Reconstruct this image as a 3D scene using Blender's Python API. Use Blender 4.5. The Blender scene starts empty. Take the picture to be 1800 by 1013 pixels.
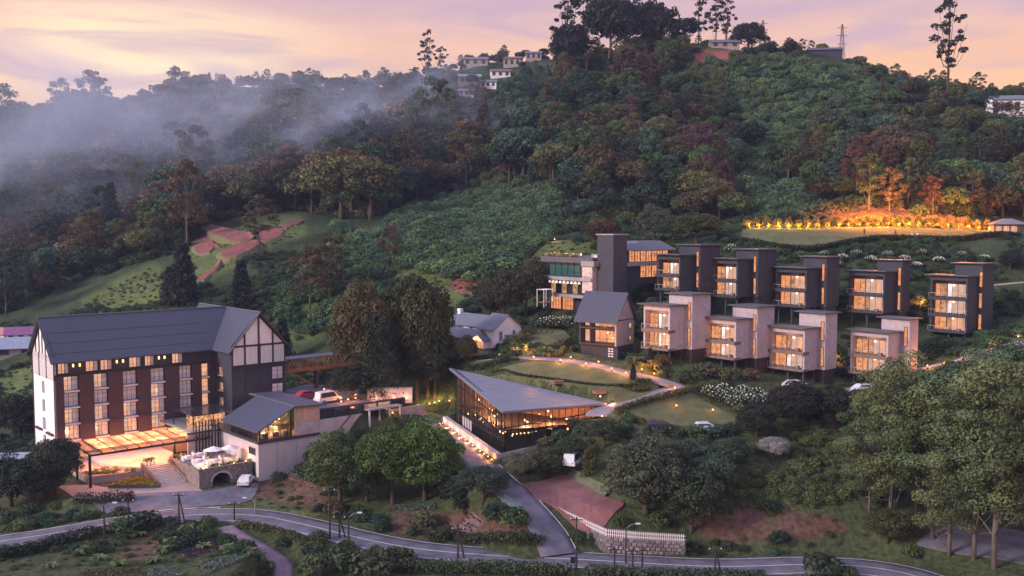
import bpy, bmesh, math, random
import numpy as np
from mathutils import Vector, Matrix
random.seed(7)
RNG = np.random.default_rng(11)
SC = bpy.context.scene
COL = SC.collection

# ------------------------------------------------------------------ camera, sky, sun, exposure
F_PX, Y_HOR, CAMZ = 1730.0, 392.0, 60.0            # focal length and horizon in photo pixels (1800 x 1013)
TH = math.atan((506.5 - Y_HOR) / F_PX)
CT, ST = math.cos(TH), math.sin(TH)
cam_d = bpy.data.cameras.new('camera'); cam = bpy.data.objects.new('camera', cam_d); COL.objects.link(cam)
cam_d.sensor_width = 36.0; cam_d.lens = 36.0 * F_PX / 1800.0
cam_d.clip_start = 1.0; cam_d.clip_end = 30000.0
cam.location = (0, 0, CAMZ); cam.rotation_euler = (math.pi / 2 - TH, 0, 0)
SC.camera = cam
SC.render.engine = 'CYCLES'
SC.view_settings.view_transform = 'Standard'; SC.view_settings.look = 'None'
SC.view_settings.exposure = 0.95; SC.view_settings.gamma = 1.0; SC.view_settings.use_curve_mapping = False
SC.cycles.use_denoising = True
SC.cycles.max_bounces = 6; SC.cycles.diffuse_bounces = 2; SC.cycles.glossy_bounces = 2
SC.cycles.transmission_bounces = 4; SC.cycles.transparent_max_bounces = 8; SC.cycles.volume_bounces = 1
SC.cycles.sample_clamp_indirect = 3.0
SC.cycles.caustics_reflective = False; SC.cycles.caustics_refractive = False
SC.cycles.volume_step_rate = 1.0; SC.cycles.volume_max_steps = 64

SUN_AZ, SUN_EL = math.radians(-118), math.radians(24)      # azimuth from +Y towards +X; low in the west, left and behind the camera
W = bpy.data.worlds.new('World'); SC.world = W; W.use_nodes = True
nt = W.node_tree; nt.nodes.clear()
def wn(t, **k):
    n = nt.nodes.new(t)
    for a, b in k.items(): setattr(n, a, b)
    return n
def wl(a, b): nt.links.new(a, b)
tc = wn('ShaderNodeTexCoord'); sep = wn('ShaderNodeSeparateXYZ'); wl(tc.outputs['Generated'], sep.inputs[0])
sky = wn('ShaderNodeTexSky'); sky.sky_type = 'NISHITA'; sky.sun_disc = False
sky.sun_elevation = math.radians(3.0); sky.sun_rotation = SUN_AZ; sky.air_density = 1.0; sky.dust_density = 2.0
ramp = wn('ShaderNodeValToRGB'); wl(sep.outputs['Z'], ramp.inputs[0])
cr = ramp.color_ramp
cr.elements[0].position = 0.0; cr.elements[0].color = (0.82, 0.50, 0.26, 1)
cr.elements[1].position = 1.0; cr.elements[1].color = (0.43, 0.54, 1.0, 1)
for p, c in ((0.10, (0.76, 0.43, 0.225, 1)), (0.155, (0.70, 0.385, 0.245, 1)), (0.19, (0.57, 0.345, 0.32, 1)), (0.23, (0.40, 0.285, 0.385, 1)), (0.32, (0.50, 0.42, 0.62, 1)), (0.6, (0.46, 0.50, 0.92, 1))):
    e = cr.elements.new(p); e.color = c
# evening cloud veils: noise stretched along the horizon
mp = wn('ShaderNodeMapping'); mp.inputs['Scale'].default_value = (2.2, 2.2, 13.0); mp.inputs['Location'].default_value = (1.7, 0.4, 0.3)
wl(tc.outputs['Generated'], mp.inputs[0])
nz = wn('ShaderNodeTexNoise'); nz.inputs['Scale'].default_value = 1.6; nz.inputs['Detail'].default_value = 7; nz.inputs['Roughness'].default_value = 0.55; nz.inputs['Distortion'].default_value = 0.5
wl(mp.outputs[0], nz.inputs['Vector'])
cl = wn('ShaderNodeMapRange'); cl.inputs['From Min'].default_value = 0.40; cl.inputs['From Max'].default_value = 0.66; cl.interpolation_type = 'SMOOTHSTEP'
wl(nz.outputs['Fac'], cl.inputs['Value'])
mixc = wn('ShaderNodeMix', data_type='RGBA'); mixc.inputs[0].default_value = 0.5
clm = wn('ShaderNodeMath', operation='MULTIPLY'); wl(cl.outputs[0], clm.inputs[0]); clm.inputs[1].default_value = 0.36
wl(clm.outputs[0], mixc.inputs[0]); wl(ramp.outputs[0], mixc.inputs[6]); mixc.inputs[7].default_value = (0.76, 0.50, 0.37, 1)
# thin bright cloud where the afterglow breaks through above the left ridge
gdir = Vector((math.sin(math.radians(-20)) * math.cos(math.radians(8.6)), math.cos(math.radians(-20)) * math.cos(math.radians(8.6)), math.sin(math.radians(8.6))))
dv = wn('ShaderNodeVectorMath', operation='SUBTRACT'); wl(tc.outputs['Generated'], dv.inputs[0]); dv.inputs[1].default_value = gdir
dm = wn('ShaderNodeVectorMath', operation='MULTIPLY'); wl(dv.outputs[0], dm.inputs[0]); dm.inputs[1].default_value = (1, 1, 3.2)
dl = wn('ShaderNodeVectorMath', operation='LENGTH'); wl(dm.outputs[0], dl.inputs[0])
gr = wn('ShaderNodeMapRange'); gr.interpolation_type = 'SMOOTHSTEP'; gr.inputs['From Min'].default_value = 0.27; gr.inputs['From Max'].default_value = 0.02
wl(dl.outputs['Value'], gr.inputs['Value'])
gm = wn('ShaderNodeMath', operation='MULTIPLY'); wl(gr.outputs[0], gm.inputs[0]); wl(nz.outputs['Fac'], gm.inputs[1])
gm2 = wn('ShaderNodeMath', operation='MULTIPLY'); wl(gm.outputs[0], gm2.inputs[0]); gm2.inputs[1].default_value = 1.7; gm2.use_clamp = True
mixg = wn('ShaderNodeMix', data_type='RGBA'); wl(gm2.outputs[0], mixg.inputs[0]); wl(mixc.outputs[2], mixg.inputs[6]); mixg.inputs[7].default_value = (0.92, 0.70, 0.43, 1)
# darker mauve cloud bars
mp2 = wn('ShaderNodeMapping'); mp2.inputs['Scale'].default_value = (3.0, 3.0, 22.0); mp2.inputs['Location'].default_value = (4.1, 2.4, 1.3)
wl(tc.outputs['Generated'], mp2.inputs[0])
nz2 = wn('ShaderNodeTexNoise'); nz2.inputs['Scale'].default_value = 1.3; nz2.inputs['Detail'].default_value = 6; nz2.inputs['Distortion'].default_value = 0.8
wl(mp2.outputs[0], nz2.inputs['Vector'])
c2 = wn('ShaderNodeMapRange'); c2.inputs['From Min'].default_value = 0.46; c2.inputs['From Max'].default_value = 0.70; c2.inputs['To Max'].default_value = 0.75; c2.interpolation_type = 'SMOOTHSTEP'
wl(nz2.outputs['Fac'], c2.inputs['Value'])
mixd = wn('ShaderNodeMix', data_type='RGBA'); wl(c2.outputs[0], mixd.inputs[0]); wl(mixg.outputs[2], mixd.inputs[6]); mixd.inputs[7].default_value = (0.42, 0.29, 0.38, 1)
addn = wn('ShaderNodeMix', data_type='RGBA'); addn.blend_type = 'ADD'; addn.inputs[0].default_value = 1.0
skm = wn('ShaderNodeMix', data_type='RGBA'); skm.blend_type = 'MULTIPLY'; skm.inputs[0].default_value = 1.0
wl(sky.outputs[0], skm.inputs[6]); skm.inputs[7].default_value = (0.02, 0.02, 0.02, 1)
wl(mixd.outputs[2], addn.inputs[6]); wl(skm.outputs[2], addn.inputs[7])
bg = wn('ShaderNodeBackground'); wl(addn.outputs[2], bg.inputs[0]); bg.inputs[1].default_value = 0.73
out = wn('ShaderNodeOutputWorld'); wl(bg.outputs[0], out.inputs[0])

sun_d = bpy.data.lights.new('sun', 'SUN'); sun_d.energy = 2.0; sun_d.angle = math.radians(14); sun_d.color = (1.0, 0.87, 0.83)
sun = bpy.data.objects.new('sun', sun_d); COL.objects.link(sun)
sdir = Vector((math.sin(SUN_AZ) * math.cos(SUN_EL), math.cos(SUN_AZ) * math.cos(SUN_EL), math.sin(SUN_EL)))
sun.rotation_euler = sdir.to_track_quat('Z', 'Y').to_euler(); sun.location = sdir * 300

# ------------------------------------------------------------------ pixel <-> world
def ray(px, py):
    dx = (px - 900) / F_PX; dy = (506.5 - py) / F_PX
    return np.array([dx, CT + dy * ST, -ST + dy * CT])
def at(px, py, d):
    r = ray(px, py); p = r * (d / r[1]); p[2] += CAMZ; return p
def atz(px, py, z):
    r = ray(px, py); p = r * ((z - CAMZ) / r[2]); p[2] += CAMZ; return p
def proj(x, y, z):
    z = z - CAMZ; dep = y * CT - z * ST; up = y * ST + z * CT
    return 900 + F_PX * x / dep, 506.5 - F_PX * up / dep

# ------------------------------------------------------------------ materials
MATS = {}
def new_mat(name):
    m = bpy.data.materials.new(name); m.use_nodes = True
    n = m.node_tree; n.nodes.clear()
    o = n.nodes.new('ShaderNodeOutputMaterial')
    return m, n, o
def L(n, a, b): n.links.new(a, b)
def mat(name, col, rough=0.7, var=0.25, scale=1.5, bump=0.0, bscale=None, metal=0.0, spec=0.3, col2=None, stretch=(1, 1, 1), detail=6):
    if name in MATS: return MATS[name]
    m, n, o = new_mat(name)
    b = n.nodes.new('ShaderNodeBsdfPrincipled'); L(n, b.outputs[0], o.inputs[0])
    b.inputs['Roughness'].default_value = rough; b.inputs['Metallic'].default_value = metal
    b.inputs['Specular IOR Level'].default_value = spec
    tcn = n.nodes.new('ShaderNodeTexCoord'); mpn = n.nodes.new('ShaderNodeMapping'); L(n, tcn.outputs['Object'], mpn.inputs[0])
    mpn.inputs['Scale'].default_value = stretch
    t = n.nodes.new('ShaderNodeTexNoise'); t.inputs['Scale'].default_value = scale; t.inputs['Detail'].default_value = detail; t.inputs['Roughness'].default_value = 0.62
    L(n, mpn.outputs[0], t.inputs['Vector'])
    r = n.nodes.new('ShaderNodeValToRGB'); L(n, t.outputs['Fac'], r.inputs[0])
    c = np.array(col[:3]); c2 = np.array(col2[:3]) if col2 is not None else c * (1 + var); c1 = c * (1 - var)
    r.color_ramp.elements[0].position = 0.30; r.color_ramp.elements[0].color = (*np.clip(c1, 0, 1), 1)
    r.color_ramp.elements[1].position = 0.70; r.color_ramp.elements[1].color = (*np.clip(c2, 0, 1), 1)
    L(n, r.outputs[0], b.inputs['Base Color'])
    if bump:
        t2 = n.nodes.new('ShaderNodeTexNoise'); t2.inputs['Scale'].default_value = bscale or scale * 4; t2.inputs['Detail'].default_value = 5
        L(n, mpn.outputs[0], t2.inputs['Vector'])
        bp = n.nodes.new('ShaderNodeBump'); bp.inputs['Strength'].default_value = bump; bp.inputs['Distance'].default_value = 0.1
        L(n, t2.outputs['Fac'], bp.inputs['Height']); L(n, bp.outputs[0], b.inputs['Normal'])
    MATS[name] = m
    return m
def emis(name, col, strength=1.0, var=0.35, scale=1.2, bands=0.0, col2=None):
    """a lit window, lamp, flame or self-glowing wall panel: warm light with the uneven brightness of a lit room behind it"""
    if name in MATS: return MATS[name]
    m, n, o = new_mat(name)
    e = n.nodes.new('ShaderNodeEmission'); 
    tcn = n.nodes.new('ShaderNodeTexCoord'); g = n.nodes.new('ShaderNodeNewGeometry')
    t = n.nodes.new('ShaderNodeTexNoise'); t.inputs['Scale'].default_value = scale; t.inputs['Detail'].default_value = 3
    L(n, g.outputs['Position'], t.inputs['Vector'])
    r = n.nodes.new('ShaderNodeValToRGB'); L(n, t.outputs['Fac'], r.inputs[0])
    c = np.array(col[:3]); c2 = np.array(col2) if col2 is not None else c * (1 + var)
    r.color_ramp.elements[0].position = 0.32; r.color_ramp.elements[0].color = (*(c * (1 - var)), 1)
    r.color_ramp.elements[1].position = 0.68; r.color_ramp.elements[1].color = (*np.clip(c2, 0, 4), 1)
    last = r.outputs[0]
    if bands:
        w = n.nodes.new('ShaderNodeTexWave'); w.wave_type = 'BANDS'; w.bands_direction = 'X'; w.inputs['Scale'].default_value = bands
        w.inputs['Distortion'].default_value = 1.5; L(n, tcn.outputs['Object'], w.inputs['Vector'])
        mr = n.nodes.new('ShaderNodeMapRange'); mr.inputs['To Min'].default_value = 0.62; mr.inputs['To Max'].default_value = 1.08; L(n, w.outputs['Fac'], mr.inputs['Value'])
        mm = n.nodes.new('ShaderNodeMix'); mm.data_type = 'RGBA'; mm.blend_type = 'MULTIPLY'; mm.inputs[0].default_value = 1
        L(n, last, mm.inputs[6]); L(n, mr.outputs[0], mm.inputs[7]); last = mm.outputs[2]
    L(n, last, e.inputs[0]); e.inputs[1].default_value = strength
    gl = n.nodes.new('ShaderNodeBsdfGlossy'); gl.inputs['Roughness'].default_value = 0.15; gl.inputs[0].default_value = (0.07, 0.07, 0.08, 1)
    ad = n.nodes.new('ShaderNodeAddShader'); L(n, e.outputs[0], ad.inputs[0]); L(n, gl.outputs[0], ad.inputs[1]); L(n, ad.outputs[0], o.inputs[0])
    MATS[name] = m
    return m
def foliage(name, instancer=False):
    """leaf colour = the tree's own colour, varied from clump to clump"""
    if name in MATS: return MATS[name]
    m, n, o = new_mat(name)
    b = n.nodes.new('ShaderNodeBsdfPrincipled'); b.inputs['Roughness'].default_value = 0.65; b.inputs['Specular IOR Level'].default_value = 0.22
    a = n.nodes.new('ShaderNodeAttribute'); a.attribute_name = 'clump'
    if instancer:
        k = n.nodes.new('ShaderNodeAttribute'); k.attribute_type = 'INSTANCER'; k.attribute_name = 'tint'; kc = k.outputs['Color']
    else:
        k = n.nodes.new('ShaderNodeObjectInfo'); kc = k.outputs['Color']
    mm = n.nodes.new('ShaderNodeMix'); mm.data_type = 'RGBA'; mm.blend_type = 'MULTIPLY'; mm.inputs[0].default_value = 1
    L(n, kc, mm.inputs[6]); L(n, a.outputs['Color'], mm.inputs[7]); L(n, mm.outputs[2], b.inputs['Base Color'])
    tr = n.nodes.new('ShaderNodeBsdfTranslucent'); L(n, mm.outputs[2], tr.inputs[0])
    mx = n.nodes.new('ShaderNodeMixShader'); mx.inputs[0].default_value = 0.22; L(n, b.outputs[0], mx.inputs[1]); L(n, tr.outputs[0], mx.inputs[2])
    L(n, mx.outputs[0], o.inputs[0])
    MATS[name] = m
    return m
def glass(name, col=(0.03, 0.035, 0.045), rough=0.08):
    if name in MATS: return MATS[name]
    m, n, o = new_mat(name)
    b = n.nodes.new('ShaderNodeBsdfPrincipled'); b.inputs['Base Color'].default_value = (*col, 1); b.inputs['Roughness'].default_value = rough
    b.inputs['Specular IOR Level'].default_value = 0.6
    L(n, b.outputs[0], o.inputs[0]); MATS[name] = m; return m
def clear_glass(name, tint=(0.75, 0.8, 0.82), fac=0.75):
    if name in MATS: return MATS[name]
    m, n, o = new_mat(name)
    t = n.nodes.new('ShaderNodeBsdfTransparent'); t.inputs[0].default_value = (*tint, 1)
    g = n.nodes.new('ShaderNodeBsdfGlossy'); g.inputs['Roughness'].default_value = 0.06; g.inputs[0].default_value = (0.8, 0.8, 0.85, 1)
    fr = n.nodes.new('ShaderNodeFresnel'); fr.inputs[0].default_value = 1.45
    mx = n.nodes.new('ShaderNodeMixShader'); L(n, fr.outputs[0], mx.inputs[0]); L(n, t.outputs[0], mx.inputs[1]); L(n, g.outputs[0], mx.inputs[2])
    L(n, mx.outputs[0], o.inputs[0]); MATS[name] = m; return m

# ------------------------------------------------------------------ mesh builder
class MB:
    def __init__(s): s.v = []; s.f = []
    def quad(s, a, b, c, d):
        k = len(s.v); s.v += [tuple(a), tuple(b), tuple(c), tuple(d)]; s.f.append((k, k + 1, k + 2, k + 3)); return s
    def poly(s, pts):
        k = len(s.v); s.v += [tuple(p) for p in pts]; s.f.append(tuple(range(k, k + len(pts)))); return s
    def box(s, x0, x1, y0, y1, z0, z1):
        k = len(s.v)
        s.v += [(x0, y0, z0), (x1, y0, z0), (x1, y1, z0), (x0, y1, z0), (x0, y0, z1), (x1, y0, z1), (x1, y1, z1), (x0, y1, z1)]
        s.f += [tuple(k + i for i in q) for q in ((0, 3, 2, 1), (4, 5, 6, 7), (0, 1, 5, 4), (1, 2, 6, 5), (2, 3, 7, 6), (3, 0, 4, 7))]
        return s
    def bar(s, a, b, w, h=None, up=(0, 0, 1)):
        """a rectangular bar from a to b"""
        h = w if h is None else h
        a = Vector(a); b = Vector(b); d = (b - a).normalized(); u = Vector(up)
        if abs(d.dot(u)) > 0.98: u = Vector((0, 1, 0))
        x = d.cross(u).normalized(); u = x.cross(d).normalized()
        k = len(s.v)
        for p in (a, b):
            for i, j in ((-1, -1), (1, -1), (1, 1), (-1, 1)):
                s.v.append(tuple(p + x * (i * w / 2) + u * (j * h / 2)))
        s.f += [tuple(k + i for i in q) for q in ((0, 1, 2, 3), (7, 6, 5, 4), (0, 4, 5, 1), (1, 5, 6, 2), (2, 6, 7, 3), (3, 7, 4, 0))]
        return s
    def tube(s, pts, rad, n=7, cap=True):
        pts = [Vector(p) for p in pts]; rings = []
        for i, p in enumerate(pts):
            d = (pts[min(i + 1, len(pts) - 1)] - pts[max(i - 1, 0)]).normalized()
            u = Vector((0, 0, 1)) if abs(d.z) < 0.9 else Vector((0, 1, 0))
            x = d.cross(u).normalized(); y = d.cross(x).normalized()
            r = rad[i] if hasattr(rad, '__len__') else rad
            k = len(s.v); rings.append(k)
            for j in range(n):
                t = 2 * math.pi * j / n
                s.v.append(tuple(p + x * (r * math.cos(t)) + y * (r * math.sin(t))))
        for a, b in zip(rings, rings[1:]):
            for j in range(n): s.f.append((a + j, a + (j + 1) % n, b + (j + 1) % n, b + j))
        if cap:
            s.f.append(tuple(rings[0] + j for j in reversed(range(n)))); s.f.append(tuple(rings[-1] + j for j in range(n)))
        return s
    def prism(s, pts, z0, z1):
        """vertical prism over a plan polygon (counter-clockwise)"""
        n = len(pts); k = len(s.v)
        s.v += [(p[0], p[1], z0) for p in pts] + [(p[0], p[1], z1) for p in pts]
        s.f.append(tuple(k + i for i in reversed(range(n)))); s.f.append(tuple(k + n + i for i in range(n)))
        for i in range(n): s.f.append((k + i, k + (i + 1) % n, k + n + (i + 1) % n, k + n + i))
        return s
    def slab(s, pts, t):
        """a plate of thickness t (downwards) under a 3-D polygon"""
        n = len(pts); k = len(s.v)
        s.v += [(p[0], p[1], p[2]) for p in pts] + [(p[0], p[1], p[2] - t) for p in pts]
        s.f.append(tuple(k + i for i in range(n))); s.f.append(tuple(k + n + i for i in reversed(range(n))))
        for i in range(n): s.f.append((k + n + i, k + n + (i + 1) % n, k + (i + 1) % n, k + i))
        return s
    def lathe(s, prof, n=12, c=(0, 0, 0)):
        rings = []
        for r, z in prof:
            k = len(s.v); rings.append(k)
            for j in range(n):
                t = 2 * math.pi * j / n; s.v.append((c[0] + r * math.cos(t), c[1] + r * math.sin(t), c[2] + z))
        for a, b in zip(rings, rings[1:]):
            for j in range(n): s.f.append((a + j, a + (j + 1) % n, b + (j + 1) % n, b + j))
        s.f.append(tuple(rings[0] + j for j in reversed(range(n)))); s.f.append(tuple(rings[-1] + j for j in range(n)))
        return s
    def mesh(s, name, m=None):
        me = bpy.data.meshes.new(name); me.from_pydata(s.v, [], s.f); me.update()
        if m is not None: me.materials.append(m)
        return me
    def build(s, name, m, parent=None, smooth=False, loc=None):
        me = s.mesh(name, m)
        if smooth: me.polygons.foreach_set('use_smooth', [True] * len(me.polygons))
        o = bpy.data.objects.new(name, me); COL.objects.link(o)
        if parent is not None: o.parent = parent
        if loc is not None: o.location = loc
        return o
def tag(o, label=None, cat=None, group=None, kind=None):
    if label: o['label'] = label
    if cat: o['category'] = cat
    if group: o['group'] = group
    if kind: o['kind'] = kind
    return o
def thing(name, label, cat, loc=(0, 0, 0), rz=0.0, group=None, kind=None):
    o = bpy.data.objects.new(name, None); COL.objects.link(o); o.empty_display_size = 0.5
    o.location = loc; o.rotation_euler = (0, 0, rz)
    return tag(o, label, cat, group, kind)
def inst(name, me, parent=None, loc=(0, 0, 0), rz=0.0, sc=None, color=None):
    o = bpy.data.objects.new(name, me); COL.objects.link(o); o.location = loc; o.rotation_euler = (0, 0, rz)
    if sc is not None: o.scale = (sc, sc, sc) if not hasattr(sc, '__len__') else sc
    if color is not None: o.color = (*color, 1)
    if parent is not None: o.parent = parent
    return o
def box(name, m, parent, *b): return MB().box(*b).build(name, m, parent)
def lamp_light(parent, loc, power, col=(1.0, 0.55, 0.25), r=0.15):
    d = bpy.data.lights.new('bulb_light', 'POINT'); d.energy = power; d.color = col; d.shadow_soft_size = r
    o = bpy.data.objects.new('bulb_light', d); COL.objects.link(o); o.location = loc
    if parent is not None: o.parent = parent
    return o
# ------------------------------------------------------------------ the ground: a smooth surface through surveyed points
# (photo x, photo y, distance in metres, height of the vegetation that hides the ground there)
CP = [
 # road level and foreground
 (-150,960,129,0),(0,953,131,0),(200,925,136,0),(0,1013,112,0),(300,1013,112,1),(600,1013,112,2),(900,1030,110,2),(1300,1050,110,1),(1700,1060,106,0),(1950,1060,106,0),
 (300,908,139,0),(450,907,139,0),(550,927,133,0),(750,970,126,0),(1000,984,124,0),(1250,997,122,0),(1450,995,122,0),
 (600,905,138,0),(750,925,134,0),(900,930,132,0),
 # west of the hotel
 (-200,830,170,2),(20,840,160,2),(20,730,205,2),(-150,700,240,0),(50,610,260,0),(-250,560,330,0),(50,560,290,0),
 # hotel platform
 (270,866,148,0),(97,832,160,0),(250,790,172,0),(420,860,150,0),(530,840,152,0),(480,880,146,0),
 (560,712,184,0),(680,712,182,0),(560,690,200,0),(640,655,197,0),(500,660,215,0),
 (560,790,158,0),(640,800,155,0),(720,790,156,0),
 # behind the hotel and the centre slope
 (480,560,240,2),(600,560,235,1),(700,520,235,0),(760,480,245,0),(560,480,262,1),(680,430,270,1),(850,400,285,2),(700,380,300,3),
 (820,545,215,3),(900,520,215,4),(850,597,188,0),(790,560,205,1),(760,640,186,0),(860,625,180,0),(950,590,184,0),(930,620,176,0),
 # garden
 (890,650,168,0),(1000,650,165,0),(1100,670,160,0),(1150,700,155,0),(1060,722,151,0),(980,690,158,0),(1300,748,148,0),(1200,690,159,0),(1130,745,147,0),
 (770,735,175,0),(825,795,152,0),(900,855,138,0),(980,845,138,0),(1060,890,131,0),(1130,800,140,0),(945,905,131,0),
 # east slope
 (1400,850,133,1),(1250,860,133,1),(1350,935,126,0),(1550,930,127,0),(1480,780,143,1),(1600,700,156,0),(1700,628,168,0),(1800,600,172,0),(1950,560,180,0),(1750,760,150,0),(1800,900,132,0),(1950,850,140,0),
 # villas
 (1060,632,170,0),(1150,625,172,0),(1270,640,172,0),(1380,660,172,0),(1530,668,174,0),
 (1185,530,195,0),(1290,540,195,0),(1400,560,193,0),(1530,570,192,0),(1665,590,186,0),(1780,570,188,0),
 (1060,520,205,0),(1000,590,190,0),(1160,450,225,0),(1000,430,235,0),
 # terrace lawn
 (1330,440,214,0),(1480,442,212,0),(1600,430,217,0),(1760,424,220,0),(1320,396,248,0),(1500,402,246,0),(1740,405,242,0),(1900,430,225,0),
 # the hill
 (1500,352,262,1),(1580,340,266,1),(1650,338,266,1),(1700,350,262,2),(1250,380,262,5),(1100,400,260,5),(1780,300,285,6),(1400,260,315,6),(1150,250,330,8),(950,300,325,9),(1600,220,325,7),(1780,215,330,1),
 (1950,190,345,2),(1300,170,375,6),(1480,160,370,5),(1640,150,365,6),(1750,185,350,4),(1100,150,395,8),(950,210,390,9),(1300,98,430,3),(1420,95,425,3),(1100,88,430,5),(1000,130,435,5),(1560,125,400,5),
 (1300,110,470,0),(1200,130,540,0),(1600,190,470,0),(1900,230,460,0),(1400,200,600,0),
 # saddle with houses
 (880,125,560,3),(780,160,560,3),(820,200,500,6),(950,105,600,2),(860,300,390,8),
 (836,118,575,0),(900,120,572,0),(938,108,580,0),(858,160,545,0),(768,163,545,0),(826,152,550,0),(1275,88,425,0),(1385,88,420,0),(1452,100,410,0),
 # middle and left ridges
 (650,150,520,9),(700,230,450,9),(560,260,430,9),(600,350,350,8),(450,130,640,10),(480,200,560,10),(330,135,650,9),(150,194,660,9),(0,226,660,8),(-200,290,660,6),
 (300,260,510,10),(400,320,400,9),(150,300,500,9),(50,380,430,8),(250,360,400,8),(-150,380,430,6),
 (430,425,300,0),(380,460,285,0),(500,400,312,0),(300,480,290,1),(200,510,300,0),(130,530,300,1),(50,480,340,4),(520,440,290,0),
 (600,200,760,0),(300,260,820,0),(0,300,800,0),(900,250,760,0),(1300,280,800,0),(1800,300,700,0),
]
_p = []
for px, py, d, h in CP:
    q = at(px, py, d); _p.append((q[0], q[1], q[2] - h))
for q in [(-900, 900, 60), (0, 1300, 55), (900, 900, 60), (-500, 60, 12), (500, 60, 12), (0, 40, 10), (0, 80, 12), (-120, 85, 14), (120, 85, 14), (500, 300, 70), (-500, 250, 28), (260, 180, 38), (-260, 160, 20)]: _p.append(q)
_p = np.array(_p)
def _phi(r2): return 0.5 * r2 * np.log(r2 + 1e-9)
_S = 100.0
def _solve():
    X = _p[:, :2] / _S; n = len(X)
    d2 = ((X[:, None] - X[None]) ** 2).sum(-1)
    K = _phi(d2) + np.eye(n) * 2e-4
    Pm = np.c_[np.ones(n), X]
    A = np.zeros((n + 3, n + 3)); A[:n, :n] = K; A[:n, n:] = Pm; A[n:, :n] = Pm.T
    return X, np.linalg.solve(A, np.r_[_p[:, 2], np.zeros(3)])
_X, _Wt = _solve()
def base(x, y):
    x = np.asarray(x, float); y = np.asarray(y, float); sh = x.shape
    q = np.c_[x.ravel(), y.ravel()] / _S; n = len(_X); out_ = np.empty(len(q))
    for i in range(0, len(q), 40000):
        s = q[i:i + 40000]
        d2 = ((s[:, None, 0] - _X[None, :, 0]) ** 2 + (s[:, None, 1] - _X[None, :, 1]) ** 2)
        out_[i:i + 40000] = _phi(d2) @ _Wt[:n] + _Wt[n] + s @ _Wt[n + 1:]
    return np.clip(out_, 4, 190).reshape(sh)

def seg_dist(x, y, line):
    """distance to a polyline and the height interpolated along it"""
    best = np.full(x.shape, 1e9); zz = np.zeros(x.shape)
    for a, b in zip(line, line[1:]):
        dx, dy = b[0] - a[0], b[1] - a[1]; l2 = dx * dx + dy * dy + 1e-9
        t = np.clip(((x - a[0]) * dx + (y - a[1]) * dy) / l2, 0, 1)
        d = np.hypot(x - a[0] - t * dx, y - a[1] - t * dy)
        k = d < best; best = np.where(k, d, best); zz = np.where(k, a[2] + t * (b[2] - a[2]), zz)
    return best, zz
def in_poly(x, y, poly):
    r = np.zeros(x.shape, bool); n = len(poly); j = n - 1
    for i in range(n):
        xi, yi = poly[i][0], poly[i][1]; xj, yj = poly[j][0], poly[j][1]
        c = ((yi > y) != (yj > y)) & (x < (xj - xi) * (y - yi) / (yj - yi + 1e-12) + xi); r ^= c; j = i
    return r
def poly_dist(x, y, poly):
    """0 inside, distance outside"""
    d, _ = seg_dist(x, y, [(p[0], p[1], 0) for p in poly] + [(poly[0][0], poly[0][1], 0)])
    return np.where(in_poly(x, y, poly), 0, d)
def spline(pts, step=1.5):
    """Catmull-Rom through points, resampled"""
    P = [np.array(p, float) for p in pts]; P = [2 * P[0] - P[1]] + P + [2 * P[-1] - P[-2]]
    r = []
    for i in range(1, len(P) - 2):
        a, b, c, d = P[i - 1:i + 3]; n = max(2, int(np.linalg.norm(c - b) / step))
        for k in range(n):
            t = k / n
            r.append(0.5 * (2 * b + (c - a) * t + (2 * a - 5 * b + 4 * c - d) * t * t + (3 * b - a - 3 * c + d) * t ** 3))
    r.append(P[-2]); return r
def pz(l): return [atz(*p) for p in l]

ROADS = {}      # name: (line, half width, falloff)
ROADS['main_road'] = (spline(pz([(-220, 985, 17.4), (-60, 962, 17.5), (0, 953, 17.6), (100, 938, 18.0), (200, 921, 18.3), (300, 909, 18.5), (400, 905, 18.4), (470, 910, 18.3), (550, 927, 18.0), (650, 951, 17.7), (750, 968, 17.5), (900, 980, 17.4), (1000, 984, 17.4), (1250, 997, 17.4), (1420, 994, 17.4), (1540, 1000, 17.3), (1640, 1024, 17.2), (1740, 1075, 17.0), (1800, 1150, 16.9)])), 3.1, 5)
ROADS['footpath'] = (spline(pz([(398, 926, 18.2), (420, 943, 17.8), (455, 962, 17.0), (490, 985, 16.0), (498, 1005, 15.2), (488, 1040, 14.4), (450, 1090, 13.8)])), 1.25, 3)
ROADS['drive_road'] = (spline(pz([(985, 976, 17.6), (968, 940, 19.4), (945, 908, 21.2), (915, 878, 22.8), (880, 848, 23.8), (852, 822, 24.3), (825, 797, 24.6), (798, 770, 24.9), (778, 748, 25.1), (760, 733, 25.3), (720, 724, 26.3), (670, 719, 27.4), (630, 712, 28.4)])), 2.6, 4)
U1 = np.array([2000, 1730, 0.]) / math.hypot(2000, 1730); U2 = np.array([-U1[1], U1[0], 0])
HC = at(95, 628, 160)                                   # near eaves corner of the hotel
HZ = 19.2                                               # hotel forecourt level
def hot(x, y, z=0.0): return (HC[0] + x * U1[0] + y * U2[0], HC[1] + x * U1[1] + y * U2[1], HZ + z)
PADS = []       # polygon, level, falloff
def hp(*l): return [hot(*q)[:2] for q in l]
PADS.append((hp((-3, -19), (6, -23), (12, -27.5), (22, -28.5), (28, -27.5), (30, -18), (38, -6), (38, 16), (26, 16), (-3, 13)), HZ, 4))
PADS.append((hp((34.4, -26.6), (51, -25.8), (56, -12), (46, -1), (39.5, -5), (34.4, -12)), HZ + 9.2, 0.9))         # upper car park, behind its wall
GB = [at(798, 650, 170), at(887, 723, 147), at(1053.5, 710.5, 153.5)]               # roof corners of the glass hall
GBZ = 25.0
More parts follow.
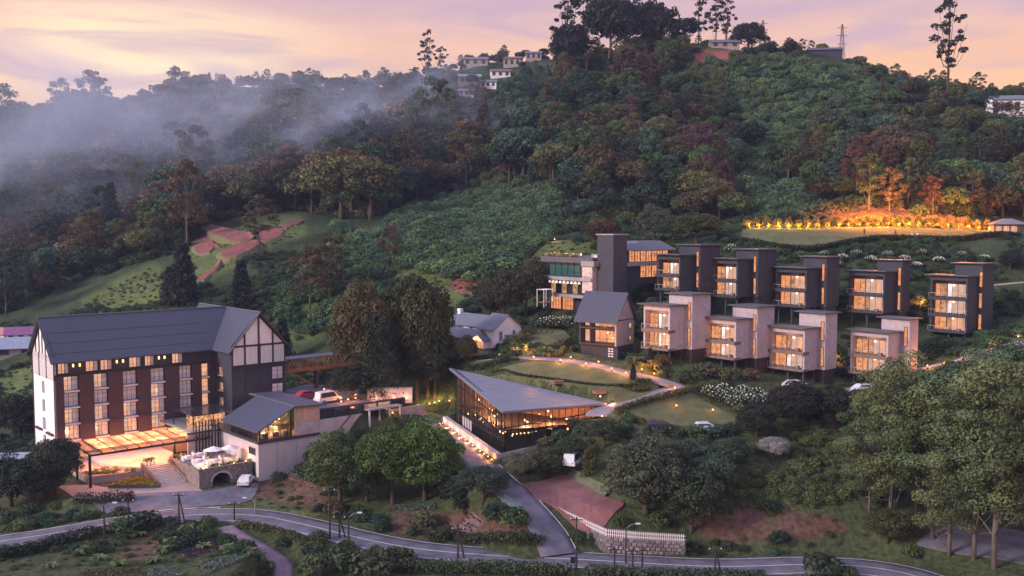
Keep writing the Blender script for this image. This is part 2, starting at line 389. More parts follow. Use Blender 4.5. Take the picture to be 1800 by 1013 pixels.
PADS.append(([(GB[0][0] - 1.5, GB[0][1] + 1), (GB[1][0] - 1.2, GB[1][1] - 2.5), (GB[2][0] + 0.5, GB[2][1] - 2.0), (GB[2][0] + 0.3, GB[2][1] + 0.5)], GBZ, 2.0))
WO = at(868, 611, 188)
def wh(x, y): return (WO[0] - x * U2[0] + y * U1[0], WO[1] - x * U2[1] + y * U1[1])
PADS.append(([wh(-17, -4.5), wh(3, -4.5), wh(4, 8), wh(-17, 8)], WO[2] - .25, 4))
LOP = at(1085, 632, 174); _u = np.array([.811, -.585]); _v = np.array([.585, .811])
PADS.append(([LOP[:2] + x * _u + y * _v for x, y in ((-10, -2.2), (1.5, -2.2), (1.5, 4), (-10, 4))], LOP[2] - .1, 2.5))
CARP = pz([(917, 860, 23.0), (995, 840, 23.4), (1060, 875, 22.2), (1097, 885, 22.0), (1067, 907, 21.3), (1030, 911, 21.2), (970, 887, 21.9), (943, 883, 22.2)])
def pad_plane(poly3):
    P = np.array(poly3); A = np.c_[P[:, :2], np.ones(len(P))]; return np.linalg.lstsq(A, P[:, 2], rcond=None)[0]
def pixpoly(l, d=None): return [base_hit(*p) for p in l]
def base_hit(px, py, f=None, d0=95.0, d1=900.0):
    """where the sight line through a photo pixel meets the ground"""
    f = f or base
    r = ray(px, py); ds = np.geomspace(d0, d1, 900); x = r[0] / r[1] * ds; z = CAMZ + r[2] / r[1] * ds
    g = f(x, ds); k = np.argmax(g >= z)
    if not (g >= z).any(): k = len(ds) - 1
    return (x[k], ds[k], g[k])

def bh(l, win=5):
    q = [np.array(base_hit(*p)) for p in l]; q = spline(q)
    z = np.array([base(np.array([p[0]]), np.array([p[1]]))[0] for p in q]); z = np.convolve(np.pad(z, 4, mode='edge'), np.ones(9) / 9, 'valid')
    return [np.array([p[0], p[1], a]) for p, a in zip(q, z)]
ROADS['garden_road'] = (bh([(735, 640), (800, 636), (870, 631), (930, 628), (990, 632), (1040, 640), (1090, 651), (1130, 661), (1170, 674), (1190, 683), (1165, 691), (1120, 702), (1075, 716), (1054, 728), (1050, 740)]), 1.9, 2.5)
ROADS['villa_lane'] = (bh([(1186, 682), (1240, 686), (1330, 692), (1430, 697), (1520, 682), (1600, 655), (1700, 629), (1800, 601), (1900, 570)]), 1.5, 2.5)
ROADS['upper_path'] = (bh([(1640, 520), (1700, 508), (1760, 501), (1830, 494)]), 1.0, 2)
PLANES = [(CARP, pad_plane(CARP), 2.0)]
def ground(x, y):
    x = np.asarray(x, float); y = np.asarray(y, float)
    z = base(x, y)
    far = np.hypot(x, y)
    z = z + np.where(far > 190, np.clip((far - 190) / 200, 0, 1) * 1.6 * np.sin(x * 0.09 + 1.3 * np.sin(y * 0.05)) * np.cos(y * 0.075 + 0.6), 0)
    def blend(poly, target, fall):
        nonlocal z
        P = np.array([p[:2] for p in poly]); lo = P.min(0) - fall; hi = P.max(0) + fall
        k = (x > lo[0]) & (x < hi[0]) & (y > lo[1]) & (y < hi[1])
        if not k.any(): return
        d = poly_dist(x[k], y[k], poly); w = np.clip(1 - d / fall, 0, 1); w = w * w * (3 - 2 * w)
        t = target(x[k], y[k]) if callable(target) else target
        z[k] = z[k] * (1 - w) + t * w
    for poly, c, fall in PLANES: blend(poly, lambda a, b, c=c: c[0] * a + c[1] * b + c[2], fall)
    for line, hw, fall in ROADS.values():
        P = np.array([p[:2] for p in line]); lo = P.min(0) - hw - fall; hi = P.max(0) + hw + fall
        k = (x > lo[0]) & (x < hi[0]) & (y > lo[1]) & (y < hi[1])
        if not k.any(): continue
        d, zz = seg_dist(x[k], y[k], line); w = np.clip(1 - (d - hw - 0.3) / fall, 0, 1); w = w * w * (3 - 2 * w)
        z[k] = z[k] * (1 - w) + zz * w
    for poly, lev, fall in PADS: blend(poly, lev, fall)
    return z
def gz(x, y): return float(ground(np.array([x]), np.array([y]))[0])
def gp(px, py): 
    p = base_hit(px, py); return p
def ghit(px, py): return base_hit(px, py, ground)

# sheets that lie on the ground (built after the terrain): lawns
LAWNS = []
def lawn(name, pts, label): LAWNS.append((name, [base_hit(*p) for p in pts], label))
lawn('garden_lawn', [(872, 652), (900, 643), (960, 640), (1020, 646), (1075, 657), (1112, 670), (1118, 680), (1060, 678), (980, 668), (900, 660)], 'upper crescent lawn between the garden road and the dark kerb line')
lawn('garden_lawn', [(868, 664), (905, 663), (975, 671), (1050, 681), (1120, 684), (1146, 687), (1110, 700), (1058, 713), (1000, 700), (900, 677), (845, 664)], 'lower crescent lawn behind the roof of the glass hall')
lawn('garden_lawn', [(1092, 728), (1140, 712), (1190, 699), (1225, 702), (1262, 720), (1300, 742), (1270, 751), (1190, 750), (1130, 742)], 'hedged lawn right of the glass hall with small garden lamps')
lawn('garden_lawn', [(918, 588), (945, 577), (985, 580), (1003, 592), (985, 602), (945, 608), (915, 603)], 'small round lawn right of the white house')
lawn('garden_lawn', [(764, 632), (800, 622), (830, 611), (880, 622), (862, 630), (810, 634)], 'hedged strip of lawn in front of the white house')
lawn('terrace_lawn', [(1303, 412), (1318, 397), (1500, 403), (1650, 406), (1742, 404), (1790, 414), (1700, 421), (1560, 422), (1490, 430), (1440, 439), (1360, 434), (1305, 426)], 'long terrace lawn below the lit rock face')

# ground colour zones in the photo (soil, turf, field): seen where the plants leave it open
Z_RED = [[(415, 862), (470, 846), (560, 850), (600, 900), (540, 885), (480, 875)], [(800, 480), (835, 482), (832, 508), (805, 506)],
         [(1230, 915), (1300, 893), (1420, 905), (1490, 925), (1440, 940), (1300, 948), (1230, 938)], [(230, 945), (290, 935), (270, 985), (215, 975)], [(700, 905), (940, 905), (950, 940), (690, 935)], [(1225, 98), (1290, 96), (1280, 106), (1230, 108)], [(100, 425), (120, 430), (120, 460), (100, 455)]]
Z_FIELD = [[(336, 450), (350, 405), (440, 400), (530, 385), (530, 410), (450, 450), (350, 492)], [(150, 530), (215, 495), (270, 470), (290, 500), (285, 530), (190, 545)], [(700, 470), (830, 490), (800, 540), (740, 530), (690, 490)], [(480, 560), (560, 520), (600, 540), (560, 590), (490, 600)], [(930, 430), (1050, 425), (1040, 450), (940, 450)], [(380, 880), (530, 870), (560, 910), (400, 890)], [(0, 660), (60, 640), (60, 700), (0, 710)]]
# ------------------------------------------------------------------ terrain mesh
def smooth_mask(px, py, polys, soft):
    m = np.zeros(px.shape)
    for q in polys:
        P = np.array(q); lo = P.min(0) - soft; hi = P.max(0) + soft
        k = (px > lo[0]) & (px < hi[0]) & (py > lo[1]) & (py < hi[1])
        if k.any():
            d = poly_dist(px[k], py[k], q); m[k] = np.maximum(m[k], np.clip(1 - d / soft, 0, 1))
    return m
NA, NR = 600, 640
ang = np.radians(np.linspace(-42, 42, NA)); rad = np.r_[np.geomspace(55, 100, 40)[:-1], np.geomspace(100, 300, 420)[:-1], np.geomspace(300, 820, 150)[:-1], np.geomspace(820, 9000, 34)]
NR = len(rad)
TX = (rad[:, None] * np.tan(ang)[None]) ; TY = np.repeat(rad[:, None], NA, 1)
TZ = ground(TX.ravel(), TY.ravel()).reshape(TX.shape)
TZ = np.where(TY > 1500, TZ * 0 + 40, TZ)
carve = np.zeros(TX.shape)
for line, hw, fall in ROADS.values():
    P = np.array([p[:2] for p in line]); lo = P.min(0) - hw; hi = P.max(0) + hw
    k = (TX > lo[0]) & (TX < hi[0]) & (TY > lo[1]) & (TY < hi[1])
    if k.any():
        d, _ = seg_dist(TX[k], TY[k], line); carve[k] = np.maximum(carve[k], (d < hw - 0.15) * 0.22)
TZ = TZ - carve
tpx, tpy = proj(TX, TY, TZ)
colr = np.zeros(TX.shape + (3,))
colr[:] = (0.040, 0.055, 0.024)
fld = smooth_mask(tpx, tpy, Z_FIELD, 14)[..., None]; red = smooth_mask(tpx, tpy, Z_RED, 14)[..., None]
red = np.clip(red * 1.1 - .55 * np.clip(.5 + .5 * np.sin(TX * .9 + 2 * np.sin(TY * .7)) * np.cos(TY * 1.1 + TX * .3), 0, 1)[..., None] * (TY < 200)[..., None], 0, 1)
colr = colr * (1 - fld) + np.array((0.085, 0.110, 0.036)) * fld
near = np.clip((190 - TY) / 20, 0, 1)[..., None] * 0.5
colr = colr * (1 - near) + np.array((0.070, 0.080, 0.035)) * near
colr = colr * (1 - red) + np.where(TY[..., None] < 200, np.array((0.115, 0.062, 0.048)), np.array((0.24, 0.08, 0.065))) * red
bm_v = np.stack([TX, TY, TZ], -1).reshape(-1, 3)
ii = np.arange(NR * NA).reshape(NR, NA)
fq = np.stack([ii[:-1, :-1], ii[:-1, 1:], ii[1:, 1:], ii[1:, :-1]], -1).reshape(-1, 4)
def np_mesh(name, v, f, m=None, smooth=False):
    me = bpy.data.meshes.new(name); n, k = len(v), f.shape[1]
    me.vertices.add(n); me.vertices.foreach_set('co', np.asarray(v, np.float32).ravel())
    me.loops.add(len(f) * k); me.loops.foreach_set('vertex_index', f.astype(np.int32).ravel())
    me.polygons.add(len(f)); me.polygons.foreach_set('loop_start', np.arange(0, len(f) * k, k, dtype=np.int32))
    if smooth: me.polygons.foreach_set('use_smooth', np.ones(len(f), bool))
    me.update(calc_edges=True)
    if m is not None: me.materials.append(m)
    return me
def add_color(me, name, c):
    a = me.attributes.new(name, 'FLOAT_COLOR', 'POINT')
    a.data.foreach_set('color', np.c_[c, np.ones(len(c))].astype(np.float32).ravel())
m_ground, n_, o_ = new_mat('ground_soil_and_turf')
b_ = n_.nodes.new('ShaderNodeBsdfPrincipled'); b_.inputs['Roughness'].default_value = 0.9; b_.inputs['Specular IOR Level'].default_value = 0.1; L(n_, b_.outputs[0], o_.inputs[0])
a_ = n_.nodes.new('ShaderNodeAttribute'); a_.attribute_name = 'Col'
g_ = n_.nodes.new('ShaderNodeNewGeometry')
def mulnoise(n, src, pos, scale, lo, hi, detail=6):
    t = n.nodes.new('ShaderNodeTexNoise'); t.inputs['Scale'].default_value = scale; t.inputs['Detail'].default_value = detail; L(n, pos, t.inputs['Vector'])
    mr = n.nodes.new('ShaderNodeMapRange'); mr.inputs['From Min'].default_value = 0.3; mr.inputs['From Max'].default_value = 0.7; mr.inputs['To Min'].default_value = lo; mr.inputs['To Max'].default_value = hi
    L(n, t.outputs['Fac'], mr.inputs['Value'])
    mm = n.nodes.new('ShaderNodeMix'); mm.data_type = 'RGBA'; mm.blend_type = 'MULTIPLY'; mm.inputs[0].default_value = 1
    L(n, src, mm.inputs[6]); L(n, mr.outputs[0], mm.inputs[7]); return mm.outputs[2], t
s_, t1_ = mulnoise(n_, a_.outputs['Color'], g_.outputs['Position'], 0.12, 0.65, 1.35)
s_, t2_ = mulnoise(n_, s_, g_.outputs['Position'], 1.4, 0.6, 1.4)
L(n_, s_, b_.inputs['Base Color'])
bp_ = n_.nodes.new('ShaderNodeBump'); bp_.inputs['Strength'].default_value = 0.8; bp_.inputs['Distance'].default_value = 0.35; L(n_, t2_.outputs['Fac'], bp_.inputs['Height']); L(n_, bp_.outputs[0], b_.inputs['Normal'])
tm = np_mesh('hillside_ground', bm_v, fq, m_ground, True); add_color(tm, 'Col', colr.reshape(-1, 3))
terrain = bpy.data.objects.new('hillside_ground', tm); COL.objects.link(terrain); tag(terrain, 'wooded hillside ground with red soil and turf', None, kind='structure')

# ------------------------------------------------------------------ roads: ribbons on the ground, edge lines on the ribbons
M_ASPH = mat('road_asphalt', (0.125, 0.118, 0.145), 0.75, 0.36, 0.45, 0.15, 8)
M_PAVE = mat('garden_paving', (0.19, 0.175, 0.205), 0.8, 0.2, 0.9, 0.2, 6)
M_PINK = mat('pink_path_paving', (0.22, 0.15, 0.17), 0.8, 0.2, 0.8, 0.2, 6)
M_PAINT = mat('road_paint', (0.62, 0.60, 0.58), 0.7, 0.25, 2.0)
M_KERB = mat('kerb_concrete', (0.36, 0.34, 0.33), 0.85, 0.2, 1.2)
def ribbon(line, off0, off1, dz, z_from_line=True, step=1, dash=None):
    """strip between two sideways offsets of a centre line"""
    mb = MB(); prev = None
    for i, p in enumerate(line):
        a = line[max(i - 1, 0)]; b = line[min(i + 1, len(line) - 1)]
        t = np.array([b[0] - a[0], b[1] - a[1]]); t /= np.linalg.norm(t) + 1e-9; n = np.array([t[1], -t[0]])
        q = [(p[0] + n[0] * o, p[1] + n[1] * o, p[2] + dz) for o in (off0, off1)]
        if prev is not None and (dash is None or (i // dash) % 2 == 0): mb.quad(prev[0], prev[1], q[1], q[0])
        prev = q
    return mb
def road_sheet(name, key, m, label, dz=0.05):
    line, hw, _ = ROADS[key]
    mb = MB(); k0 = None; W_ = 4
    for i, p in enumerate(line):
        a = line[max(i - 1, 0)]; b = line[min(i + 1, len(line) - 1)]
        t = np.array([b[0] - a[0], b[1] - a[1]]); t /= np.linalg.norm(t) + 1e-9; n = np.array([t[1], -t[0]])
        k = len(mb.v)
        for j in range(W_ + 1):
            o = -hw + 2 * hw * j / W_
            mb.v.append((p[0] + n[0] * o, p[1] + n[1] * o, p[2] + dz + 0.03 * (1 - (o / hw) ** 2)))
        mb.v.append((p[0] + n[0] * hw, p[1] + n[1] * hw, p[2] - 0.35)); mb.v.append((p[0] - n[0] * hw, p[1] - n[1] * hw, p[2] - 0.35))
        if i:
            for j in range(W_): mb.f.append((k0 + j, k0 + j + 1, k + j + 1, k + j))
            mb.f.append((k0 + W_, k0 + W_ + 1, k + W_ + 1, k + W_)); mb.f.append((k0 + W_ + 2, k0, k, k + W_ + 2))
        k0 = k
    o = mb.build(name, m, None, True); tag(o, label, None, kind='structure'); return o
r_main = road_sheet('road', 'main_road', M_ASPH, 'grey asphalt road curving along the bottom of the picture')
for s in (-1, 1): ribbon(ROADS['main_road'][0], s * 2.86, s * 2.72, 0.075).build('edge_line', M_PAINT, r_main)
ribbon(ROADS['main_road'][0], -0.08, 0.08, 0.105).build('centre_line', M_PAINT, r_main)
_l = ROADS['main_road'][0]; _k = [p for p in _l if 225 < proj(*p)[0] < 385]
ribbon(_k, -3.45, -3.15, 0.16, dash=1).build('painted_kerb', M_PAINT, r_main); ribbon(_k, -3.45, -3.15, 0.15).build('kerb', M_KERB, r_main)
r_drive = road_sheet('drive_road', 'drive_road', M_ASPH, 'asphalt drive climbing from the road to the glass hall', 0.06)
ribbon(ROADS['drive_road'][0][:-12], 2.45, 2.33, 0.09).build('edge_line', M_PAINT, r_drive)
road_sheet('path', 'footpath', M_PINK, 'narrow pinkish lane dropping from the road, bottom left', 0.055)
road_sheet('garden_road', 'garden_road', M_PAVE, 'grey lilac garden road winding round the lawns', 0.05)
road_sheet('villa_lane', 'villa_lane', M_PAVE, 'narrow lane running below the villas to the right edge', 0.06)
road_sheet('path', 'upper_path', mat('pale_path', (0.33, 0.27, 0.24), 0.9), 'pale path above the three storey villa', 0.05)

# ------------------------------------------------------------------ sheets with a given outline, draped on the ground
def drape(name, poly, m, label, dz=0.09, step=1.0, kind='structure', zf=None, skirt=0.5, jitter=0.0):
    P = [np.array(p[:2], float) for p in poly]
    S = [q for q in spline([(*p, 0) for p in P] + [(*P[0], 0)], step)][:-1] if jitter >= 0 else [np.array([*p, 0]) for p in P]
    bm = bmesh.new(); vs = [bm.verts.new((q[0], q[1], 0)) for q in S]; f = bm.faces.new(vs)
    xs = np.array([q[0] for q in S]); ys = np.array([q[1] for q in S])
    for ax, lo, hi in ((0, xs.min(), xs.max()), (1, ys.min(), ys.max())):
        k = lo + step
        while k < hi:
            co = [0, 0, 0]; no = [0, 0, 0]; co[ax] = k; no[ax] = 1
            bmesh.ops.bisect_plane(bm, geom=bm.verts[:] + bm.edges[:] + bm.faces[:], plane_co=co, plane_no=no); k += step
    ring = [e for e in bm.edges if e.is_boundary]
    r = bmesh.ops.extrude_edge_only(bm, edges=ring); low = {v for v in r['geom'] if isinstance(v, bmesh.types.BMVert)}
    co = np.array([v.co[:] for v in bm.verts]); z = (zf or ground)(co[:, 0], co[:, 1])
    for v, zz in zip(bm.verts, z): v.co.z = zz + (dz if v not in low else -skirt)
    bmesh.ops.recalc_face_normals(bm, faces=bm.faces[:])
    me = bpy.data.meshes.new(name); bm.to_mesh(me); bm.free(); me.materials.append(m)
    o = bpy.data.objects.new(name, me); COL.objects.link(o); tag(o, label, None, kind=kind); return o
M_LAWN = mat('lawn_turf', (0.115, 0.125, 0.052), 0.95, 0.28, 0.35, 0.5, 9, spec=0.1, col2=(0.15, 0.15, 0.075))
for nm, poly, lab in LAWNS: drape(nm, poly, M_LAWN, lab)
# ------------------------------------------------------------------ plants: crown meshes made of leaf-sized faces gathered in clumps
M_LEAF = foliage('leaf_foliage'); M_LEAF_I = foliage('leaf_foliage_wood', True)
M_BARK = mat('bark', (0.075, 0.055, 0.042), 0.9, 0.35, 3.0, 0.5, 10, stretch=(1, 1, 0.25))
M_BARK_P = mat('pale_bark', (0.13, 0.10, 0.088), 0.85, 0.4, 2.0, 0.4, 8, stretch=(1, 1, 0.2))
def leaf_mesh(name, lobes, per, size, rng, m, flat=0.0, up=0.25, jit=0.55, cvar=0.28):
    """lobes: (x, y, z, rx, rz); leaves sit near each lobe's skin"""
    V = []; Cc = []
    for lx, ly, lz, rx, rz in lobes:
        n = rng.normal(size=(per, 3)); n[:, 2] = n[:, 2] * 0.9 + up; n /= np.linalg.norm(n, axis=1)[:, None]
        r = rng.uniform(0.68, 1.06, per)[:, None]
        p = np.array([lx, ly, lz]) + n * r * np.array([rx, rx, rz])
        d = n + rng.normal(size=(per, 3)) * jit; d[:, 2] += flat; d /= np.linalg.norm(d, axis=1)[:, None]
        a = np.cross(d, rng.normal(size=(per, 3))); a /= np.linalg.norm(a, axis=1)[:, None] + 1e-9; b = np.cross(d, a)
        s = (size * rng.uniform(0.6, 1.35, per))[:, None]
        V.append(np.stack([p - a * s * 0.62, p - b * s * 0.36 + d * s * 0.12, p + a * s * 0.62, p + b * s * 0.36 + d * s * 0.12], 1).reshape(-1, 3))
        k = 1 + rng.uniform(-cvar, cvar); h = rng.uniform(-0.07, 0.07)
        lc = k * (1 + rng.uniform(-0.22, 0.22, per))[:, None] * np.array([1 + h, 1, 1 - h * 0.5])
        Cc.append(np.repeat(lc, 4, 0))
    V = np.concatenate(V); Cc = np.concatenate(Cc); f = np.arange(len(V)).reshape(-1, 4)
    me = np_mesh(name, V, f, m); add_color(me, 'clump', Cc); return me
def fib(n, rng, zmin=-0.25):
    i = np.arange(n) + 0.5; z = 1 - i / n * (1 - zmin); t = math.pi * (1 + 5 ** .5) * i + rng.uniform(0, 6.28); r = np.sqrt(np.clip(1 - z * z, 0, 1))
    return np.c_[r * np.cos(t), r * np.sin(t), z]
def trunk_mesh(name, h, r, tips, rng, m, bend=0.03, split=0.45):
    mb = MB(); n = 6; pts = [Vector((rng.normal() * bend * h * i / n, rng.normal() * bend * h * i / n, h * i / n)) for i in range(n + 1)]; pts[0] = Vector((0, 0, -1.2)) 
    mb.tube(pts, [r * (1.25 if i == 0 else 1.0) * (1 - 0.72 * i / n) for i in range(n + 1)], 7)
    for t in tips:
        t = Vector(t); k = rng.uniform(split, 0.9); i = min(int(k * n), n - 1); s = pts[i].lerp(pts[i + 1], k * n - i)
        if t.z < s.z + 0.2: s = pts[max(1, i - 2)]
        mid = s.lerp(t, 0.5) + Vector((0, 0, -0.06 * h + rng.normal() * 0.02 * h)); rr = r * 0.42
        mb.tube([s, mid, t], [rr, rr * 0.6, rr * 0.2], 5, False)
    me = mb.mesh(name, m); me.polygons.foreach_set('use_smooth', [True] * len(me.polygons)); return me
def broad(seed, R=5.0, H=11.0, lobes=30, per=110, leaf=0.55, zsc=0.75, m=None, low=-0.3):
    """domed broadleaf tree, H metres tall"""
    rng = np.random.default_rng(seed); cz = H - R * zsc - 0.4
    P = fib(lobes, rng, low); l = []
    for p in P:
        k = rng.uniform(0.62, 0.98); rr = R * rng.uniform(0.20, 0.36)
        l.append((p[0] * R * k * rng.uniform(0.85, 1.1), p[1] * R * k * rng.uniform(0.85, 1.1), cz + p[2] * R * zsc * k, rr, rr * 0.72))
    tips = [(q[0] * 0.8, q[1] * 0.8, q[2]) for q in l[::3]]
    return leaf_mesh('crown', l, per, leaf, rng, m or M_LEAF), trunk_mesh('trunk', cz + 0.3 * R, 0.035 * H, tips, rng, M_BARK)
def gum(seed, H=22.0, R=5.0, tiers=5, per=130, leaf=0.5, m=None, start=0.35, sp=1.0, lobe_k=1.0, cvar=.28):
    """tall eucalyptus: pale trunk, clumps of leaves held at the ends of rising limbs"""
    rng = np.random.default_rng(seed); l = []
    n = tiers * 5; rk_ = lobe_k
    for i in range(n):
        t = start + (1 - start) * (i + 0.5) / n; a = i * 2.4 + rng.uniform(-0.5, 0.5)
        w = R * (0.45 + 0.75 * math.sin(math.pi * min(1, (t - start) / (1 - start) * 0.85 + 0.12))) * rng.uniform(0.35, 1.0) * sp
        rr = R * rng.uniform(0.22, 0.38) * rk_
        l.append((w * math.cos(a), w * math.sin(a), H * t + rng.normal() * 0.4, rr, rr * 0.7))
    l.append((0, 0, H * 0.98, R * 0.3, R * 0.25))
    return leaf_mesh('crown', l, per, leaf, rng, m or M_LEAF, up=0.35, cvar=cvar), trunk_mesh('trunk', H * 0.93, 0.0085 * H + 0.08, [(q[0] * .9, q[1] * .9, q[2] - .3) for q in l[::2]], rng, M_BARK_P, 0.012, 0.3)
def cypress(seed, H=13.0, R=2.6, per=95, leaf=0.45, m=None, cone=0.75):
    """dense dark conifer"""
    rng = np.random.default_rng(seed); l = []
    n = 34
    for i in range(n):
        t = (i + 0.5) / n; w = R * (1 - cone * t) * math.sqrt(min(1, t * 6 + 0.35)); a = i * 2.4; rr = max(0.5, w * rng.uniform(0.45, 0.65))
        l.append((w * 0.62 * math.cos(a), w * 0.62 * math.sin(a), 0.9 + (H - 1.3) * t, rr, rr * 1.25))
    return leaf_mesh('crown', l, per, leaf, rng, m or M_LEAF, up=0.1), trunk_mesh('trunk', H * 0.9, 0.02 * H, [], rng, M_BARK, 0.004)
def umbrella(seed, H=22.0, R=3.8, n=21, per=46, leaf=0.5, m=None):
    """lone hilltop tree: bare stem, open flat tiers of foliage with sky between them"""
    rng = np.random.default_rng(seed); l = []; tips = []
    for i in range(n):
        t = 0.36 + 0.62 * (i / (n - 1)); a = i * 2.4 + rng.uniform(-.4, .4); w = R * rng.uniform(0.15, 1.0) * math.sin(math.pi * (.22 + .68 * (t - .36) / .62))
        x, y, z = w * math.cos(a), w * math.sin(a), H * t + rng.normal() * 0.3; tips.append((x, y, z))
        for k in range(2):
            rr = R * rng.uniform(0.12, 0.25); l.append((x + rng.normal() * .6, y + rng.normal() * .6, z + .2 + rng.normal() * .5, rr, rr * rng.uniform(.55, .9)))
    return leaf_mesh('crown', l, per, leaf, rng, m or M_LEAF, up=0.4), trunk_mesh('trunk', H * 0.96, 0.011 * H, tips, rng, M_BARK, 0.008, 0.35)
def bush(seed, R=1.6, lobes=12, per=55, leaf=0.3, zsc=0.8, m=None):
    rng = np.random.default_rng(seed); P = fib(lobes, rng, 0.0); l = []
    for p in P:
        rr = R * rng.uniform(0.32, 0.5); l.append((p[0] * R * .72, p[1] * R * .72, 0.25 * R + p[2] * R * zsc * .72, rr, rr * .85))
    return leaf_mesh('foliage', l, per, leaf, rng, m or M_LEAF)
def fronds(seed, n=11, Lf=2.2, m=None, w=0.28, rise=1.0):
    """banana or fern like plant: arching blades from one base"""
    rng = np.random.default_rng(seed); V = []; Fc = []; C_ = []
    for i in range(n):
        a = i * 2.4 + rng.uniform(-.3, .3); l = Lf * rng.uniform(.7, 1.15); e = rise * rng.uniform(.7, 1.3); s = 5; k0 = None
        tint = rng.uniform(.75, 1.3)
        for j in range(s + 1):
            t = j / s; rr = l * t * (0.8 - .15 * t); z = l * e * (t * 1.1 - t * t * 0.95); ww = w * math.sin(math.pi * (0.12 + .85 * t))
            c = np.array([rr * math.cos(a), rr * math.sin(a), z]); q = np.array([-math.sin(a), math.cos(a), 0.0])
            k = len(V); V += [c - q * ww + [0, 0, .05], c, c + q * ww + [0, 0, .05]]; C_ += [[tint] * 3] * 3
            if k0 is not None: Fc += [(k0, k0 + 1, k + 1, k), (k0 + 1, k0 + 2, k + 2, k + 1)]
            k0 = k
    me = np_mesh('fronds', np.array(V), np.array(Fc), m or M_LEAF); add_color(me, 'clump', np.array(C_)); return me

GREEN = (0.062, 0.105, 0.036); OLIVE = (0.100, 0.108, 0.040); RUST = (0.120, 0.088, 0.042); DARK = (0.030, 0.052, 0.030); BLUEG = (0.048, 0.095, 0.062); LIME = (0.085, 0.135, 0.035); PLUM = (0.090, 0.050, 0.045); GREY = (0.105, 0.115, 0.085)
def vary(c, rng=random, k=0.18):
    s = 1 + rng.uniform(-k, k); return tuple(max(0.008, v * s * (1 + rng.uniform(-k, k) * 0.5)) for v in c)

PB = [broad(i, R=5.2 + .4 * (i % 3), H=11 + (i % 2), zsc=(0.72, 0.9, 0.62, 0.8)[i % 4], lobes=26 + 3 * i) for i in range(5)]            # mid distance
PBN = [broad(40 + i, R=4.6, H=10.5, lobes=58, per=230, leaf=0.30, zsc=(0.95, 0.8, 1.05)[i], low=-0.55) for i in range(3)]         # close
PG = [gum(60 + i, H=19, R=4.6, per=90, leaf=0.55) for i in range(3)]
PGN = [gum(70 + i, H=22, R=5.0, tiers=9, per=400, leaf=0.27, start=0.20 + .05 * i, lobe_k=1.12, cvar=.42) for i in range(4)]
PC = [cypress(80 + i) for i in range(2)]; PCN = [cypress(85, H=20, R=5.2, per=300, leaf=0.34, cone=0.55)]
PU = [umbrella(90 + i) for i in range(3)]
PS = [bush(100 + i) for i in range(4)]
PF = [fronds(110), fronds(111, 14, 1.6, rise=1.3)]
TREES = []      # world position and radius of trees put down one by one, so that the woods leave them room
def tree(name, proto, label, loc, h, H0, rz=None, color=GREEN, group=None, wide=1.0):
    t = thing(name, label, 'tree', loc, random.uniform(0, 6.28) if rz is None else rz, group)
    s = h / H0; t.scale = (s * wide, s * wide, s)
    c = inst('crown', proto[0], t, color=color); inst('trunk', proto[1], t)
    TREES.append((loc[0], loc[1], 3.5)); return t
# ------------------------------------------------------------------ shared building materials and helpers
M_CHAR = mat('charcoal_render', (0.042, 0.045, 0.062), 0.75, 0.18, 0.8, 0.1, 5)
M_BRICKD = mat('dark_purple_brick', (0.062, 0.042, 0.048), 0.8, 0.25, 5.0, 0.3, 12, stretch=(1, 1, 3))
M_WHITE = mat('white_render', (0.79, 0.76, 0.77), 0.75, 0.10, 0.5, 0.05, 4)
M_CREAM = mat('concrete_pinkish', (0.46, 0.41, 0.42), 0.85, 0.18, 0.45, 0.12, 3, stretch=(1, 1, 0.35))
M_SLATE = mat('slate_roof', (0.056, 0.061, 0.090), 0.55, 0.16, 2.5, 0.25, 9, spec=0.4)
M_SLATE2 = mat('grey_metal_roof', (0.12, 0.13, 0.16), 0.5, 0.14, 1.2, 0.15, 5, spec=0.4)
M_BLACK = mat('black_steel', (0.018, 0.018, 0.022), 0.5, 0.2, 2.0)
M_FRAMEW = mat('white_trim', (0.62, 0.60, 0.62), 0.6, 0.1, 2)
M_TIMBER = mat('dark_timber', (0.055, 0.038, 0.032), 0.7, 0.3, 2.5, 0.2, 8)
M_WOOD = mat('warm_timber', (0.22, 0.125, 0.08), 0.65, 0.3, 2.0, 0.2, 8, stretch=(1, 1, 0.3))
M_STONE = mat('rubble_stone', (0.20, 0.165, 0.16), 0.9, 0.5, 2.2, 0.9, 3.2)
M_PALEST = mat('pale_stone_cladding', (0.44, 0.375, 0.385), 0.85, 0.2, 1.3, 0.35, 4)
M_BRICKR = mat('brown_brick', (0.22, 0.125, 0.10), 0.85, 0.25, 4, 0.3, 10)
M_CONC = mat('grey_concrete', (0.30, 0.28, 0.28), 0.85, 0.2, 0.8, 0.15, 4)
M_GLASSD = glass('dark_window_glass'); M_GLASSG = glass('green_tinted_glass', (0.035, 0.10, 0.095), 0.06)
M_CURT = mat('pale_curtain', (0.60, 0.61, 0.68), 0.35, 0.18, 1.0, stretch=(6, 6, 0.3), spec=0.6)
E_WARM = emis('lit_room_orange', (1.0, 0.36, 0.14), 0.42, 0.3, 1.1)
E_CURT = emis('lit_curtain_pink', (1.0, 0.49, 0.30), 0.50, 0.18, 0.7, bands=2.2)
E_PALE = emis('lit_curtain_pale', (0.95, 0.60, 0.46), 0.42, 0.2, 0.7, bands=2.2)
E_DIM = emis('dim_lit_room', (0.62, 0.30, 0.15), 0.42, 0.6, 1.0)
E_LAMP = emis('lamp_globe', (1.0, 0.55, 0.22), 5.0, 0.02)
E_GOLD = emis('golden_interior', (1.0, 0.40, 0.17), 0.40, 0.45, 2.2)
M_RAIL = mat('black_railing', (0.02, 0.02, 0.025), 0.5)
M_CLEAR = clear_glass('clear_pane')
Zv = Vector((0, 0, 1))
